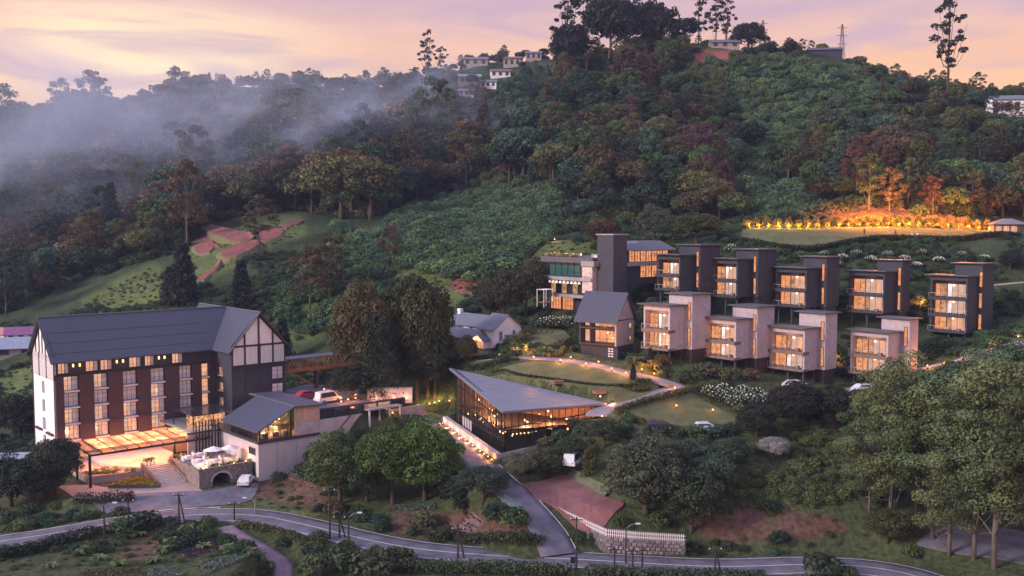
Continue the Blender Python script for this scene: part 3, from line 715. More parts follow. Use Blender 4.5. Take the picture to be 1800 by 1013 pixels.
def face(o, u, n): return (Vector(o), Vector(u).normalized(), Vector(n).normalized())
def fp(fr, u, v, w=0.0): return fr[0] + fr[1] * u + Zv * v + fr[2] * w
def fb(mb, fr, u0, u1, v0, v1, w0, w1):
    k = len(mb.v)
    for w in (w0, w1):
        for u, v in ((u0, v0), (u1, v0), (u1, v1), (u0, v1)): mb.v.append(tuple(fp(fr, u, v, w)))
    mb.f += [tuple(k + i for i in q) for q in ((3, 2, 1, 0), (4, 5, 6, 7), (0, 1, 5, 4), (1, 2, 6, 5), (2, 3, 7, 6), (3, 0, 4, 7))]
    return mb
def window(parent, fr, u0, u1, v0, v1, panes, w=0.0, m=None, bars=(), fw=0.07, name='window', sill=None, rail=None, dp=0.08):
    """frame mesh as the part, every pane its child; panes are (from, to, material) in fractions of the width"""
    m = m or M_BLACK; mb = MB()
    fb(mb, fr, u0, u1, v0, v0 + fw, w, w + dp); fb(mb, fr, u0, u1, v1 - fw, v1, w, w + dp)
    fb(mb, fr, u0, u0 + fw, v0 + fw, v1 - fw, w, w + dp); fb(mb, fr, u1 - fw, u1, v0 + fw, v1 - fw, w, w + dp)
    W_ = u1 - u0
    cuts = sorted({round(a, 4) for a, b, c in panes if a > 0.001})
    for c in cuts: fb(mb, fr, u0 + W_ * c - fw / 2, u0 + W_ * c + fw / 2, v0 + fw, v1 - fw, w + .004, w + dp - .004)
    for h in bars: fb(mb, fr, u0 + fw, u1 - fw, v0 + (v1 - v0) * h - fw / 3, v0 + (v1 - v0) * h + fw / 3, w + .008, w + dp - .008)
    o = mb.build(name, m, parent)
    for a, b, c in panes:
        p = MB(); fb(p, fr, u0 + W_ * a + 0.01, u0 + W_ * b - 0.01, v0 + 0.01, v1 - 0.01, w - 0.02, w + 0.03); p.build('pane', c, o)
    if sill: s = MB(); fb(s, fr, u0 - .06, u1 + .06, v0 - .12, v0 - .002, w, w + sill); s.build('sill', M_FRAMEW, o)
    if rail:
        s = MB(); fb(s, fr, u0, u1, v0 + rail[0] - .03, v0 + rail[0], w + rail[1], w + rail[1] + .03)
        n = max(3, int(W_ / 0.22))
        for i in range(n + 1): s.bar(fp(fr, u0 + W_ * i / n, v0, w + rail[1] + .015), fp(fr, u0 + W_ * i / n, v0 + rail[0], w + rail[1] + .015), 0.018)
        s.build('railing', M_RAIL, o)
    return o
def roof_plane(name, pts, m, parent, t=0.22): return MB().slab(pts, t).build(name, m, parent)
def seams(name, a0, a1, b0, b1, n, m, parent, w=0.05, h=0.05):
    """standing seams running from line a to line b on a roof plane"""
    mb = MB(); a0, a1, b0, b1 = map(Vector, (a0, a1, b0, b1))
    for i in range(n + 1):
        p = a0.lerp(a1, i / n); q = b0.lerp(b1, i / n); mb.bar(p + Zv * h / 2, q + Zv * h / 2, w, h)
    o = mb.build(name, m, parent); o['kind'] = 'stuff'; return o
KEEP = []       # footprints that the plants must leave free: (polygon, margin)
RZH = math.atan2(U1[1], U1[0])

# ------------------------------------------------------------------ the hotel block
H = thing('hotel', 'large charcoal hotel block with slate roof and white timbered gables, six storeys', 'hotel', hot(0, 0, 0), RZH)
KEEP.append((hp((-2, -2), (30, -2), (30, -9), (40, -9), (40, 18), (26, 18), (26, 14), (-2, 14)), 1.0))
KEEP.append((hp((-4, -20), (14, -29), (36, -30), (40, -8), (30, 0), (-4, 0)), 0.5)); KEEP.append((hp((-2, -19), (21, -28.5), (17, -35), (9, -33), (1, -28)), 0.8))
EV, RG, DP = 18.87, 24.95, 12.4
wl_ = MB().box(0.2, 38, 0.7, DP, 0, EV); wl_.build('wall', M_CHAR, H)
FR = face((0, 0, 0), (1, 0, 0), (0, -1, 0))         # main front, u = x
bays = [(1.4, 3.8), (6.2, 8.5), (11.0, 13.4), (15.8, 18.3), (20.9, 23.2), (25.0, 26.4)]
edges = [0.0] + [v for b in bays for v in b] + [27.5]
for i in range(0, len(edges), 2):
    a, b = edges[i], edges[i + 1]
    MB().box(a, b, 0.0, 0.72, 3.2, 15.6).build('brick_pier', M_BRICKD, H)
MB().box(0, 27.5, -0.02, 0.73, 0, 3.2).build('ground_floor_wall', M_CREAM, H)
MB().box(0, 27.5, 0.10, 0.74, 15.6, EV).build('top_storey_wall', M_CHAR, H)
MB().box(0, 27.5, -0.12, 0.10, 15.55, 15.85).build('string_course', M_BLACK, H)
MB().box(-0.4, 27.5, -0.30, 0.12, 18.25, 18.55).build('eaves_beam', M_TIMBER, H)
rows = [13.06, 10.32, 7.58, 4.84]
# lit pattern seen in the photo: w warm room beside a pale curtain, c curtains only
lit = ['wwww', 'wcww', 'cccw', 'cwww', 'cccc', 'ooo.']
lit = ['wcww', 'wcww', 'ccww', 'cwww', 'ccc.', 'ooo.']
for bi, (a, b) in enumerate(bays):
    for ri, z0 in enumerate(rows):
        k = lit[bi][ri]
        if k == '.': continue
        if k == 'w': p = [(0, .30, E_CURT), (.30, .56, E_PALE), (.56, 1, M_CURT)] if (bi + ri) % 2 == 0 else [(0, .34, E_PALE), (.34, .62, E_CURT), (.62, 1, M_CURT)]
        elif k == 'c': p = [(0, .33, M_CURT), (.33, .66, M_CURT), (.66, 1, M_CURT)]
        else: p = [(0, 1, E_CURT)]
        window(H, FR, a + .02, b - .02, z0, z0 + 2.32, p, w=-0.62, bars=(0.72,), rail=(0.9, 0.55), fw=0.06)
        MB().box(a, b, -0.28, 0.70, z0 - .26, z0 - .02).build('balcony_slab', M_FRAMEW, H)
for a, b, s in ((0.5, 2.2, 0), (4.9, 6.9, 0), (7.3, 9.2, 0), (12.1, 14.1, 0), (14.8, 16.4, 0), (19.6, 21.5, 0)):
    window(H, FR, a, b, 15.98, 17.95, [(0, .34, E_CURT), (.34, .62, E_CURT), (.62, 1, M_CURT)], w=-0.09, fw=0.07, rail=(0.6, 0.12))
for x in (2.95, 4.0, 10.05, 11.1, 17.3, 18.3):
    MB().box(x - .12, x + .12, -.06, .10, 16.95, 17.45).build('wall_lamp', E_LAMP if False else emis('wall_lamp_glow', (1, .55, .22), 1.6, .05), H)
# white end wall with louvred band and half-timbered gable
FL = face((0, DP, 0), (0, -1, 0), (-1, 0, 0))       # u runs from the far corner to the near corner
MB().box(-0.02, 0.2, 0.0, DP, 0, 14.9).build('white_end_wall', M_WHITE, H)
MB().box(-0.05, 0.19, 0.02, DP - .02, 14.9, EV).build('louvre_band', mat('pale_louvre', (0.5, 0.47, 0.5), 0.7, 0.2, 6, stretch=(1, 1, 8)), H)
for i in range(7): MB().box(-0.10, -0.05, .5, DP - .5, 15.3 + i * .38, 15.45 + i * .38).build('louvre', M_FRAMEW, H)
for y in (0.0, 4.1, 8.2, DP - .25): MB().box(-0.16, -0.02, y, y + .25, 14.9, EV).build('post', M_TIMBER, H)
for y in (0.06, DP - .3): MB().box(-0.14, -0.02, y, y + .24, 0, 14.9).build('corner_strip', M_CHAR, H)
for z0 in (12.2, 9.1, 6.0, 3.0): window(H, FL, 5.4, 6.5, z0, z0 + 1.9, [(0, .5, M_CURT), (.5, 1, E_PALE if z0 == 3.0 else M_CURT)], w=0.02, m=M_CHAR)
for y in (1.2, 7.6): MB().box(-0.5, -0.02, y, y + 3.2, 5.6, 5.85).build('ledge', M_TIMBER, H)
for y, z in ((1.6, 1.6), (8.2, 2.4)): MB().box(-0.2, -0.02, y, y + 2.2, z, z + .7).build('vent_grille', M_TIMBER, H)
mb = MB(); mb.poly([(-0.02, 0, EV), (-0.02, DP / 2, RG - .2), (-0.02, DP, EV)]); mb.poly([(0.3, 0, EV), (0.3, DP, EV), (0.3, DP / 2, RG - .2)]); mb.build('gable_panel', M_WHITE, H)
for t in (0.2, 0.36, 0.5, 0.64, 0.8):
    y = DP * t; zt = EV + (RG - EV) * (1 - abs(2 * t - 1)) - .3; MB().bar((-.08, y, EV), (-.08, y, zt), .22, .12).build('gable_post', M_TIMBER, H)
for s in (0, 1): MB().bar((-.10, s * DP, EV - .1), (-.10, DP / 2, RG - .35), .14, .34).build('barge_board', M_TIMBER, H)
# roofs
ov, oe = 0.9, 0.8
ze = EV - ov * (RG - EV) / (DP / 2)
XW0, XW1, YW0, YW1, XR = 27.5, 38.0, -7.0, 17.5, 32.75
rf = roof_plane('roof', [(-oe, -ov, ze), (XW0 + .2, -ov, ze), (XR, DP / 2, RG), (-oe, DP / 2, RG)], M_SLATE, H)
rb = roof_plane('roof', [(-oe, DP / 2, RG), (XR, DP / 2, RG), (XW0 + .2, DP + ov, ze), (-oe, DP + ov, ze)], M_SLATE, H)
MB().bar((-oe, DP / 2, RG + .05), (XR, DP / 2, RG + .05), .3, .18).build('ridge_cap', M_SLATE2, H)
WR = 24.8
zw = EV - .8 * (WR - EV) / (XR - XW0)
roof_plane('roof', [(XW0 - .8, YW0 - .9, zw), (XR, YW0 - .9, WR), (XR, YW1 + .8, WR), (XW0 - .8, YW1 + .8, zw)][::-1], M_SLATE, H, .2)
roof_plane('roof', [(XW1 + .8, YW0 - .9, zw), (XR, YW0 - .9, WR), (XR, YW1 + .8, WR), (XW1 + .8, YW1 + .8, zw)], M_SLATE, H, .2)
MB().bar((XR, YW0 - .9, WR + .06), (XR, YW1 + .8, WR + .06), .3, .18).build('ridge_cap', M_SLATE2, H)
for i in range(3): MB().bar((-oe + .1, 1.6 * i + .4, ze + (i * 1.6 + 1.3) * .98 + .06), (26.5, 1.6 * i + .4, ze + (i * 1.6 + 1.3) * .98 + .06), .04, .03).build('roof_course', M_SLATE, rf)
# front wing with its gable
MB().box(XW0, XW1, YW0 + .02, 1.0, 0, EV).build('wing_wall', M_CHAR, H)
MB().box(XW0 + .01, XW1 - .01, 1.0, YW1, 0, EV).build('wing_wall', M_CHAR, H)
FW = face((XW0, YW0, 0), (1, 0, 0), (0, -1, 0)); WW = XW1 - XW0
mb = MB(); mb.poly([(XW0, YW0, EV), (XW1, YW0, EV), (XR, YW0, WR - .15)]); mb.poly([(XW0, YW0 + .3, EV), (XR, YW0 + .3, WR - .15), (XW1, YW0 + .3, EV)]); mb.build('gable_panel', M_WHITE, H)
for t in (0.24, 0.5, 0.76):
    x = XW0 + WW * t; zt = EV + (WR - EV) * (1 - abs(2 * t - 1)) - .3; MB().bar((x, YW0 - .08, 15.3), (x, YW0 - .08, zt), .3, .16).build('gable_post', M_TIMBER, H)
for s in (0, 1): MB().bar((XW0 + s * WW, YW0 - .10, EV - .1), (XR, YW0 - .10, WR - .4), .16, .45).build('barge_board', M_TIMBER, H)
for z in (EV - .1, 15.2): MB().box(XW0, XW1, YW0 - .16, YW0 + .01, z, z + .28).build('gable_beam', M_TIMBER, H)
for a, b in ((0.35, 4.95), (5.6, 10.2)): window(H, FW, a, b, 15.55, 18.7, [(i / 6, (i + 1) / 6, M_CURT) for i in range(6)], w=0.01, m=M_FRAMEW, bars=(.33, .66), fw=.06)
for z in (12.4, 9.3): window(H, FW, 7.7, 9.9, z, z + 2.3, [(0, .5, M_CURT), (.5, 1, M_CURT)], w=0.01, m=M_BLACK, bars=(.7,), rail=(.8, .2))
for x in (2.6, 5.3): MB().box(XW0 + x, XW0 + x + .04, YW0 - .02, YW0 + .01, 3, 15.2).build('wall_joint', M_BLACK, H)
FS = face((XW0, 0, 0), (0, -1, 0), (-1, 0, 0))
for z in rows[:3]: window(H, FS, 2.0, 3.6, z + .4, z + 1.9, [(0, .45, M_CURT), (.45, 1, E_DIM)], w=.01, m=mat('maroon_frame', (.10, .025, .03)), sill=.35)

# ------------------------------------------------------------------ porte-cochere: glass canopy on steel
CP_ = thing('entrance_canopy', 'wide steel and glass canopy over the hotel forecourt, lit from below', 'canopy', hot(0.5, -14.75, 0), RZH)
M_CANG, n_, o_ = new_mat('frosted_canopy_glass')
a_ = n_.nodes.new('ShaderNodeBsdfTranslucent'); a_.inputs[0].default_value = (.85, .80, .78, 1); b_ = n_.nodes.new('ShaderNodeBsdfTransparent'); b_.inputs[0].default_value = (.9, .86, .84, 1); c_ = n_.nodes.new('ShaderNodeBsdfGlossy'); c_.inputs['Roughness'].default_value = .1; c_.inputs[0].default_value = (.5, .5, .55, 1)
m1_ = n_.nodes.new('ShaderNodeMixShader'); m1_.inputs[0].default_value = .45; L(n_, a_.outputs[0], m1_.inputs[1]); L(n_, b_.outputs[0], m1_.inputs[2])
m2_ = n_.nodes.new('ShaderNodeMixShader'); m2_.inputs[0].default_value = .12; L(n_, m1_.outputs[0], m2_.inputs[1]); L(n_, c_.outputs[0], m2_.inputs[2]); L(n_, m2_.outputs[0], o_.inputs[0])
NX, LX, LY, CZ = 10, 19.4, 9.4, 5.25
for i in range(NX + 1): MB().bar((LX * i / NX, 0, CZ), (LX * i / NX, LY, CZ + .35), .14, .22).build('rafter', M_BLACK, CP_)
for y in (0.0, 2.3, LY - .1): MB().bar((-.1, y, CZ - .16 + .35 * y / LY), (LX + .1, y, CZ - .16 + .35 * y / LY), .2, .3).build('purlin', M_BLACK, CP_)
for i in range(NX):
    for y0, y1 in ((0.05, 2.2), (2.4, LY - .1)):
        x0, x1 = LX * i / NX + .08, LX * (i + 1) / NX - .08
        MB().slab([(x0, y0, CZ + .13 + .35 * y0 / LY), (x1, y0, CZ + .13 + .35 * y0 / LY), (x1, y1, CZ + .13 + .35 * y1 / LY), (x0, y1, CZ + .13 + .35 * y1 / LY)], .02).build('glass_panel', M_CANG, CP_)
for x, y, z in ((.1, .2, 0), (.1, 6.5, 0), (13.4, .3, 2.6)): MB().box(x - .16, x + .16, y - .16, y + .16, z, CZ - .05).build('column', M_BLACK, CP_)
for x in (3.4, 8.0, 12.0, 16.5):
    for y in (3.0, 7.5):
        MB().lathe([(.02, .25), (.16, .2), (.2, 0), (.05, -.08)], 8, (x, y, CZ - .25)).build('downlight', E_LAMP, CP_); lamp_light(CP_, (x, y, CZ - .6), 600, (1, .31, .11), .2)

# ------------------------------------------------------------------ podium, steps, planters, terrace
PD = thing('entrance_podium', 'raised stone podium under the entrance canopy with lit orange doors', 'podium', hot(0, 0, 0), RZH)
MB().prism([(8.6, -14.0), (16.5, -14.0), (16.5, -0.05), (5.0, -0.05), (5.0, -9.0)], 0, 1.8).build('platform', M_CREAM, PD)
for x, w in ((6.6, 2.6), (11.6, 2.6)): MB().box(x, x + w, -.12, -.03, 1.82, 3.15).build('lit_doorway', emis('orange_doorway', (1.0, .30, .04), .8, .2), PD)
MB().box(2.2, 4.6, -.14, -.03, 1.5, 2.6).build('lobby_window', E_DIM, PD)
MB().prism([(1.0, -12.2), (8.6, -14.0), (5.0, -9.0), (5.0, -.06), (1.0, -.06)], 0, 1.25).build('planter_wall', mat('salmon_stone', (.40, .29, .26), .85, .2, 1.4, .3, 5), PD)
ST_ = thing('entrance_steps', 'broad flight of pale stone steps up to the hotel entrance', 'steps', hot(9.0, -21.2, 0), RZH)
for i in range(13): MB().box(0, 4.0, i * .55, 7.4, i * .1385, (i + 1) * .1385).build('step', mat('pale_step_stone', (.50, .43, .39), .85, .15, 1.5, .2, 6), ST_)
for s, x in ((0, -.35), (1, 4.0)):
    MB().slab([(x, 0, .7), (x + .35, 0, .7), (x + .35, 7.4, 2.5), (x, 7.4, 2.5)], .9).build('parapet', M_STONE, ST_)
FBx = thing('flower_bed', 'triangular bed of yellow flowers beside the entrance steps', 'flower bed', hot(0, 0, 0), RZH)
fbp = [(2.6, -16.6), (8.5, -21.6), (8.5, -14.4), (7.6, -14.2)]
MB().prism(fbp, 0, .55).build('bed', mat('bed_soil', (.12, .09, .05)), FBx)
def tri_pts(poly, n, rng):
    P = np.array(poly); lo, hi = P.min(0), P.max(0); r = []
    while len(r) < n:
        q = rng.uniform(lo, hi)
        if in_poly(np.array([q[0]]), np.array([q[1]]), poly)[0]: r.append(q)
    return r
rg_ = np.random.default_rng(3)
def patch(poly, n, z, size, rng, zj=.25): 
    l = [(q[0], q[1], z + rng.uniform(0, zj), size, size * .6) for q in tri_pts(poly, n, rng)]; return l
o = inst('flowers', leaf_mesh('flowers', patch(fbp, 90, .55, .34, rg_), 22, .2, rg_, M_LEAF), FBx, color=(.34, .27, .03)); o['kind'] = 'stuff'
PLl = [(1.3, -11.8), (8.0, -13.6), (5.2, -9.5), (1.3, -9.4)]
PL = thing('planter_shrubs', 'pale flowering shrubs in the planter left of the entrance steps', 'shrubs', hot(0, 0, 1.25), RZH)
inst('foliage', leaf_mesh('foliage', patch(PLl, 40, 0, .42, rg_, .4), 40, .24, rg_, M_LEAF), PL, color=(.17, .20, .08))
inst('blossom', leaf_mesh('blossom', patch(PLl, 26, .3, .28, rg_, .5), 16, .16, rg_, M_LEAF), PL, color=(.75, .72, .60))
PL2 = thing('potted_shrub', 'round golden shrub in white pots at the head of the entrance steps', 'shrub', hot(9.3, -13.2, 1.8), RZH)
for i in range(4): MB().lathe([(.14, 0), (.2, .5), (.22, .52), (.18, .53)], 8, (i * .55, -.2, 0)).build('pot', M_WHITE, PL2)
inst('foliage', leaf_mesh('foliage', [(.3 + i * .4, .1, .85, .42, .36) for i in range(4)], 60, .2, rg_, M_LEAF), PL2, color=(.30, .26, .05))
TR = thing('terrace', 'stone walled dining terrace with an arched gateway beside the forecourt', 'terrace', hot(0, 0, 0), RZH)
KA = [(13.1, -26.0), (22.0, -27.0), (22.0, -19.2), (13.1, -19.2)]
MB().prism([(13.4, -21.0), (21.9, -21.0), (21.9, -14.0), (13.4, -14.0)], 0, 2.55).build('terrace_fill', M_STONE, TR)
MB().box(13.1, 15.2, -26, -21, 0, 2.55).build('pier', M_STONE, TR)
MB().box(18.2, 22.0, -26, -21, 0, 2.55).build('wall', M_STONE, TR)
# arch between pier and wall
arch = []
for i in range(13):
    t = math.pi * i / 12; arch.append((16.7 - 1.5 * math.cos(t), .7 + 1.25 * math.sin(t)))
mb = MB()
for (x0, z0), (x1, z1) in zip(arch, arch[1:]):
    mb.quad((x0, -26, z0), (x1, -26, z1), (x1, -26, 2.55), (x0, -26, 2.55)); mb.quad((x0, -26, z0), (x0, -21, z0), (x1, -21, z1), (x1, -26, z1))
mb.quad((15.2, -26, 2.55), (18.2, -26, 2.55), (18.2, -21, 2.55), (15.2, -21, 2.55)); mb.build('arch', M_STONE, TR)
mb = MB()
for (x0, z0), (x1, z1) in zip(arch, arch[1:]):
    c = Vector((16.7, 0, .7)); f_ = lambda x, z, k: (16.7 + (x - 16.7) * k, -26.06, .7 + (z - .7) * k)
    mb.quad(f_(x0, z0, 1.0), f_(x1, z1, 1.0), f_(x1, z1, 1.22), f_(x0, z0, 1.22))
mb.build('arch_ring', M_PALEST, TR)
for a, b in (((13.15, -25.9), (22, -25.9)), ((13.15, -25.9), (13.15, -14.5))): MB().bar((*a, 2.75), (*b, 2.75), .3, .42).build('parapet', M_STONE, TR)
M_CLOTH = mat('white_linen', (.78, .72, .70), .8, .06, 2)
for i, (x, y) in enumerate([(15.0, -17.2), (17.2, -16.6), (15.4, -20.5), (14.6, -23.4), (17.4, -22.0), (19.8, -22.6)]):
    tb = thing('dining_table', 'white linen covered table on the dining terrace', 'table', hot(x, y, 2.55), RZH, 'terrace dining tables')
    MB().lathe([(.62, .1), (.56, .4), (.55, .74), (.5, .76)], 12).build('tablecloth', M_CLOTH, tb); MB().lathe([(.25, 0), (.06, .05), (.06, .6)], 8).build('pedestal', M_BLACK, tb)
    for k in range(4):
        a = k * 1.57 + .5; ch = thing('dining_chair', 'white covered chair at a terrace dining table', 'chair', hot(x + 1.05 * math.cos(a), y + 1.05 * math.sin(a), 2.55), RZH + a, 'terrace dining chairs')
        MB().box(-.24, .24, -.24, .24, 0.02, .46).build('seat', M_CLOTH, ch); MB().box(.18, .26, -.24, .24, .46, .98).build('backrest', M_CLOTH, ch)
for i, (x, y, lab) in enumerate([(17.3, -21.9, 'left of the two white parasols on the dining terrace'), (19.8, -22.5, 'right of the two white parasols on the dining terrace')]):
    u = thing('parasol', lab, 'parasol', hot(x, y, 2.55), RZH)
    MB().tube([(0, 0, 0), (0, 0, 2.6)], .04, 6).build('pole', M_BLACK, u); MB().lathe([(1.5, 2.15), (1.48, 2.2), (.75, 2.5), (.06, 2.78)], 8).build('canopy', M_CLOTH, u)
    MB().lathe([(.3, 0), (.3, .08), (.06, .1)], 8).build('base', M_CONC, u)
HGt = thing('terrace_hedge', 'clipped hedge along the outer parapet of the dining terrace', 'hedge', hot(0, 0, 2.55), RZH)
inst('foliage', leaf_mesh('foliage', [(15.5 + i * .4, -25.3 + .1 * math.sin(i), .35, .34, .4) for i in range(17)], 45, .2, rg_, M_LEAF), HGt, color=(.10, .12, .04))
for x in (14.2, 16.8, 19.2, 21.2):
    lp = thing('terrace_lantern', 'small glowing lantern on the dining terrace parapet', 'lantern', hot(x, -25.1, 2.55), RZH, 'terrace lanterns')
    MB().box(-.1, .1, -.1, .1, .06, .42).build('glass', E_LAMP, lp); MB().box(-.13, .13, -.13, .13, 0, .06).build('base', M_BLACK, lp); MB().lathe([(.15, .43), (.02, .58)], 4).build('cap', M_BLACK, lp)
    lamp_light(lp, (0, 0, .9), 45, (1, .55, .25), .15)
PLM = thing('palm_plant', 'leafy plant beside the dining terrace column, lit from below', 'plant', hot(14.2, -15.6, 2.55), RZH)
inst('fronds', PF[0], PLM, color=(.22, .22, .06))
FC_ = MB().prism([(-3, -19), (6, -23), (13.0, -27.5), (13.1, -21), (9, -21.2), (3, -17), (1, -12.2), (-3, -10)], 0.0, .06)
fo = FC_.build('forecourt', mat('forecourt_paving', (.30, .25, .245), .8, .15, .7, .1, 5), None); fo.location = hot(0, 0, 0.0); fo.rotation_euler = (0, 0, RZH); tag(fo, 'paved hotel forecourt glowing under the canopy lights', None, kind='structure')
ap_ = drape('forecourt_apron', [hot(-2, -19.2), hot(6, -23.2), hot(13, -27.8), hot(21, -28.6), hot(17, -34), hot(9, -32.5), hot(1, -28)], M_ASPH, 'asphalt apron between the road and the hotel forecourt', dz=.10)

# ------------------------------------------------------------------ dining pavilion on its concrete base
PV = thing('dining_pavilion', 'low slate roofed dining pavilion with lit glazing on a tall concrete base', 'restaurant', hot(0, 0, 0), RZH)
MB().prism([(22, -28), (33, -28), (33, -7.2), (22, -7.2)], -3.0, 6.0).build('concrete_base', M_CREAM, PV)
FPl = face((22, -7.2, 0), (0, -1, 0), (-1, 0, 0)); FPf = face((22, -28, 0), (1, 0, 0), (0, -1, 0))
for u in (3.2, 6.6): q = MB(); fb(q, FPf, u, u + .05, -2.5, 6, 0, .03); q.build('wall_joint', M_CONC, PV)
for v0, v1 in ((4.0, 5.1), (.6, 2.9)): window(PV, FPl, 17.6, 19.8, v0, v1, [(0, .5, M_GLASSD), (.5, 1, M_GLASSD)], w=.01, m=M_CHAR)
MB().box(21.8, 33.0, -28.2, -7.3, 5.95, 6.35).build('floor_band', M_CHAR, PV)
MB().prism([(22.6, -18), (32.6, -18), (32.6, -17.8), (22.6, -17.8)], 6.3, 8.2).build('back_wall', emis('pavilion_back_wall', (.9, .42, .15), .40, .7, .8), PV)  # wall glows by itself, standing in for lamplight falling on it
MB().box(22.1, 32.9, -27.9, -17.9, 6.36, 6.4).build('floor', M_WOOD, PV)
for i in range(9): window(PV, FPl, 11.0 + i * 1.07, 12.0 + i * 1.07, 6.4, 8.25, [(0, .5, M_CLEAR), (.5, 1, M_CLEAR)], w=-.08, m=M_BLACK, bars=(.45,), fw=.05)
for i in range(6): MB().box(23.4 + (i % 3) * 1.9, 24.4 + (i % 3) * 1.9, -26.6 + (i // 3) * 4, -25.6 + (i // 3) * 4, 6.42, 7.15).build('dining_counter', M_FRAMEW, PV)
def zroof(x): return 8.3 + (x - 22) / 6 * 2.9 if x < 28 else 11.2 - (x - 28) * .04
for i in range(5):
    x0 = 22.15 + i * 1.25; x1 = x0 + 1.2; z1 = zroof(x0) - .15
    window(PV, FPf, x0 - 22, x1 - 22, 6.4, max(7.6, z1), [(0, 1, M_CLEAR)], w=-.1, m=M_BLACK, bars=(.5,), fw=.05)
MB().box(28.5, 33.0, -28.0, -27.8, 6.36, 10.9).build('rendered_panel', M_PALEST, PV)
q = MB(); fb(q, FPf, 6.7, 10.8, 8.6, 10.7, .01, .05); q.build('lit_panel', mat('salmon_blind', (.55, .36, .30)), PV)
rp = [(21.4, -28.8, 8.05), (28, -28.8, 11.35), (28, -15.5, 11.35), (21.4, -15.5, 8.05)]
roof_plane('roof', rp, M_SLATE, PV); roof_plane('roof', [(28, -28.8, 11.35), (33.8, -28.8, 11.1), (33.8, -12.5, 11.1), (28, -12.5, 11.35)], M_SLATE, PV)
MB().bar((28, -28.8, 11.4), (28, -13, 11.4), .25, .14).build('ridge_cap', M_SLATE2, PV)
for x in (22.3, 27.8): MB().box(x - .1, x + .1, -27.9, -27.7, 6.3, zroof(x)).build('column', M_BLACK, PV)
for x, y in ((24.5, -25.5), (27.5, -23), (30.5, -25.5), (25, -20)): lamp_light(PV, (x, y, 7.9), 330, (1, .5, .2), .2); MB().lathe([(.1, .05), (.14, 0), (.05, -.1)], 7, (x, y, 8.15)).build('pendant_lamp', E_LAMP, PV)
MB().lathe([(.05, .3), (.2, .15), (.2, 0), (.05, -.1)], 8, (26.0, -27.2, 9.4)).build('pendant_lamp', E_LAMP, PV)
# slatted wall and open lounge canopy between pavilion and hotel
SW = thing('slatted_wall', 'pinkish wall with dark vertical slats between the terrace and the dining pavilion', 'wall', hot(17.4, -14.0, 0), RZH)
MB().box(-1.0, 4.5, .0, .3, 2.55, 6.0).build('panel', M_CREAM, SW)
for i in range(8): MB().box(.3 + i * .55, .42 + i * .55, -.3, -.02, 2.4, 8.0).build('slat', M_BLACK, SW)
MB().box(-1.1, 4.55, -.34, .34, 6.0, 6.2).build('coping', M_CHAR, SW)
LG = thing('lounge_canopy', 'flat dark glass canopy over the lit lounge terrace at the hotel corner', 'canopy', hot(17.5, -13.0, 6.0), RZH)
MB().slab([(0, -.5, 2.9), (7.6, -.5, 2.9), (7.6, 8.2, 2.9), (0, 8.2, 2.9)], .16).build('roof', glass('smoked_glass', (.03, .03, .035), .15), LG)
for x, y in ((.2, -.2), (7.3, -.2), (.2, 8), (7.3, 8), (3.7, -.2)): MB().box(x - .07, x + .07, y - .07, y + .07, .2, 2.74).build('post', M_BLACK, LG)
MB().box(-.4, 9.8, -.9, 12.8, -.1, .2).build('deck', M_CONC, LG)
q = MB(); fb(q, face((0, 0, 0), (1, 0, 0), (0, -1, 0)), .4, 7.2, .22, 2.5, -3.0, -2.9); q.build('bar_back', emis('bar_back', (.75, .35, .16), .45, .9, 2.2), LG)  # back panel emits its own glow in place of a lamplit surface
mb = MB(); mb.box(-.4, 9.8, -.95, -.9, 1.1, 1.15)
for i in range(22): mb.box(-.4 + i * .46, -.37 + i * .46, -.94, -.91, .2, 1.1)
mb.build('railing', M_RAIL, LG)
for x in (1.5, 4, 6.5): lamp_light(LG, (x, 2.5, 2.2), 90, (1, .55, .3), .15)

# ------------------------------------------------------------------ upper car park with its wall, footbridge
CW = thing('car_park_wall', 'long pinkish concrete retaining wall below the upper car park', 'wall', hot(33, -28, 0), RZH)
MB().box(0.02, 17, 0.0, .5, 0.5, 8.4).build('wall', M_CREAM, CW)
for i in range(4): MB().box(3.0 + i * 3.4, 3.05 + i * 3.4, -.03, 0, .5, 8.4).build('wall_joint', M_CONC, CW)
MB().box(0.02, 17, -.02, .5, 9.9, 10.15).build('coping', M_CHAR, CW)
for i in range(7): MB().box(.02 + i * 2.8, .2 + i * 2.8, .0, .45, 8.4, 9.9).build('post', M_CHAR, CW)
for i in range(6): MB().box(.24 + i * 2.8, 2.78 + i * 2.8, .2, .26, 8.42, 9.88).build('infill', E_DIM if i in (3, 4) else M_GLASSD, CW)
MB().bar((.2, -.12, 3.2), (6.0, -.12, 8.6), .12, .12).build('handrail', M_CHAR, CW)
cp_ = MB().prism([(33.6, -27.4), (52, -26.5), (57, -12), (46, 0), (38.5, -4), (33.6, -12)], 9.3, 9.38).build('car_park', M_ASPH); cp_.location = hot(0, 0, 0); cp_.rotation_euler = (0, 0, RZH); tag(cp_, 'upper asphalt car park beside the hotel', None, kind='structure')
KEEP.append((hp((33, -28), (53, -27), (58, -12), (48, 2), (38, 0), (33, -10)), 1.0))
BR = thing('footbridge', 'covered timber truss footbridge running from the hotel to the garden', 'footbridge', hot(38.3, -4.5, 13.1), RZH)
BL = 20.5
MB().box(0, BL, -.95, .95, -.25, 0).build('deck', M_WOOD, BR); 
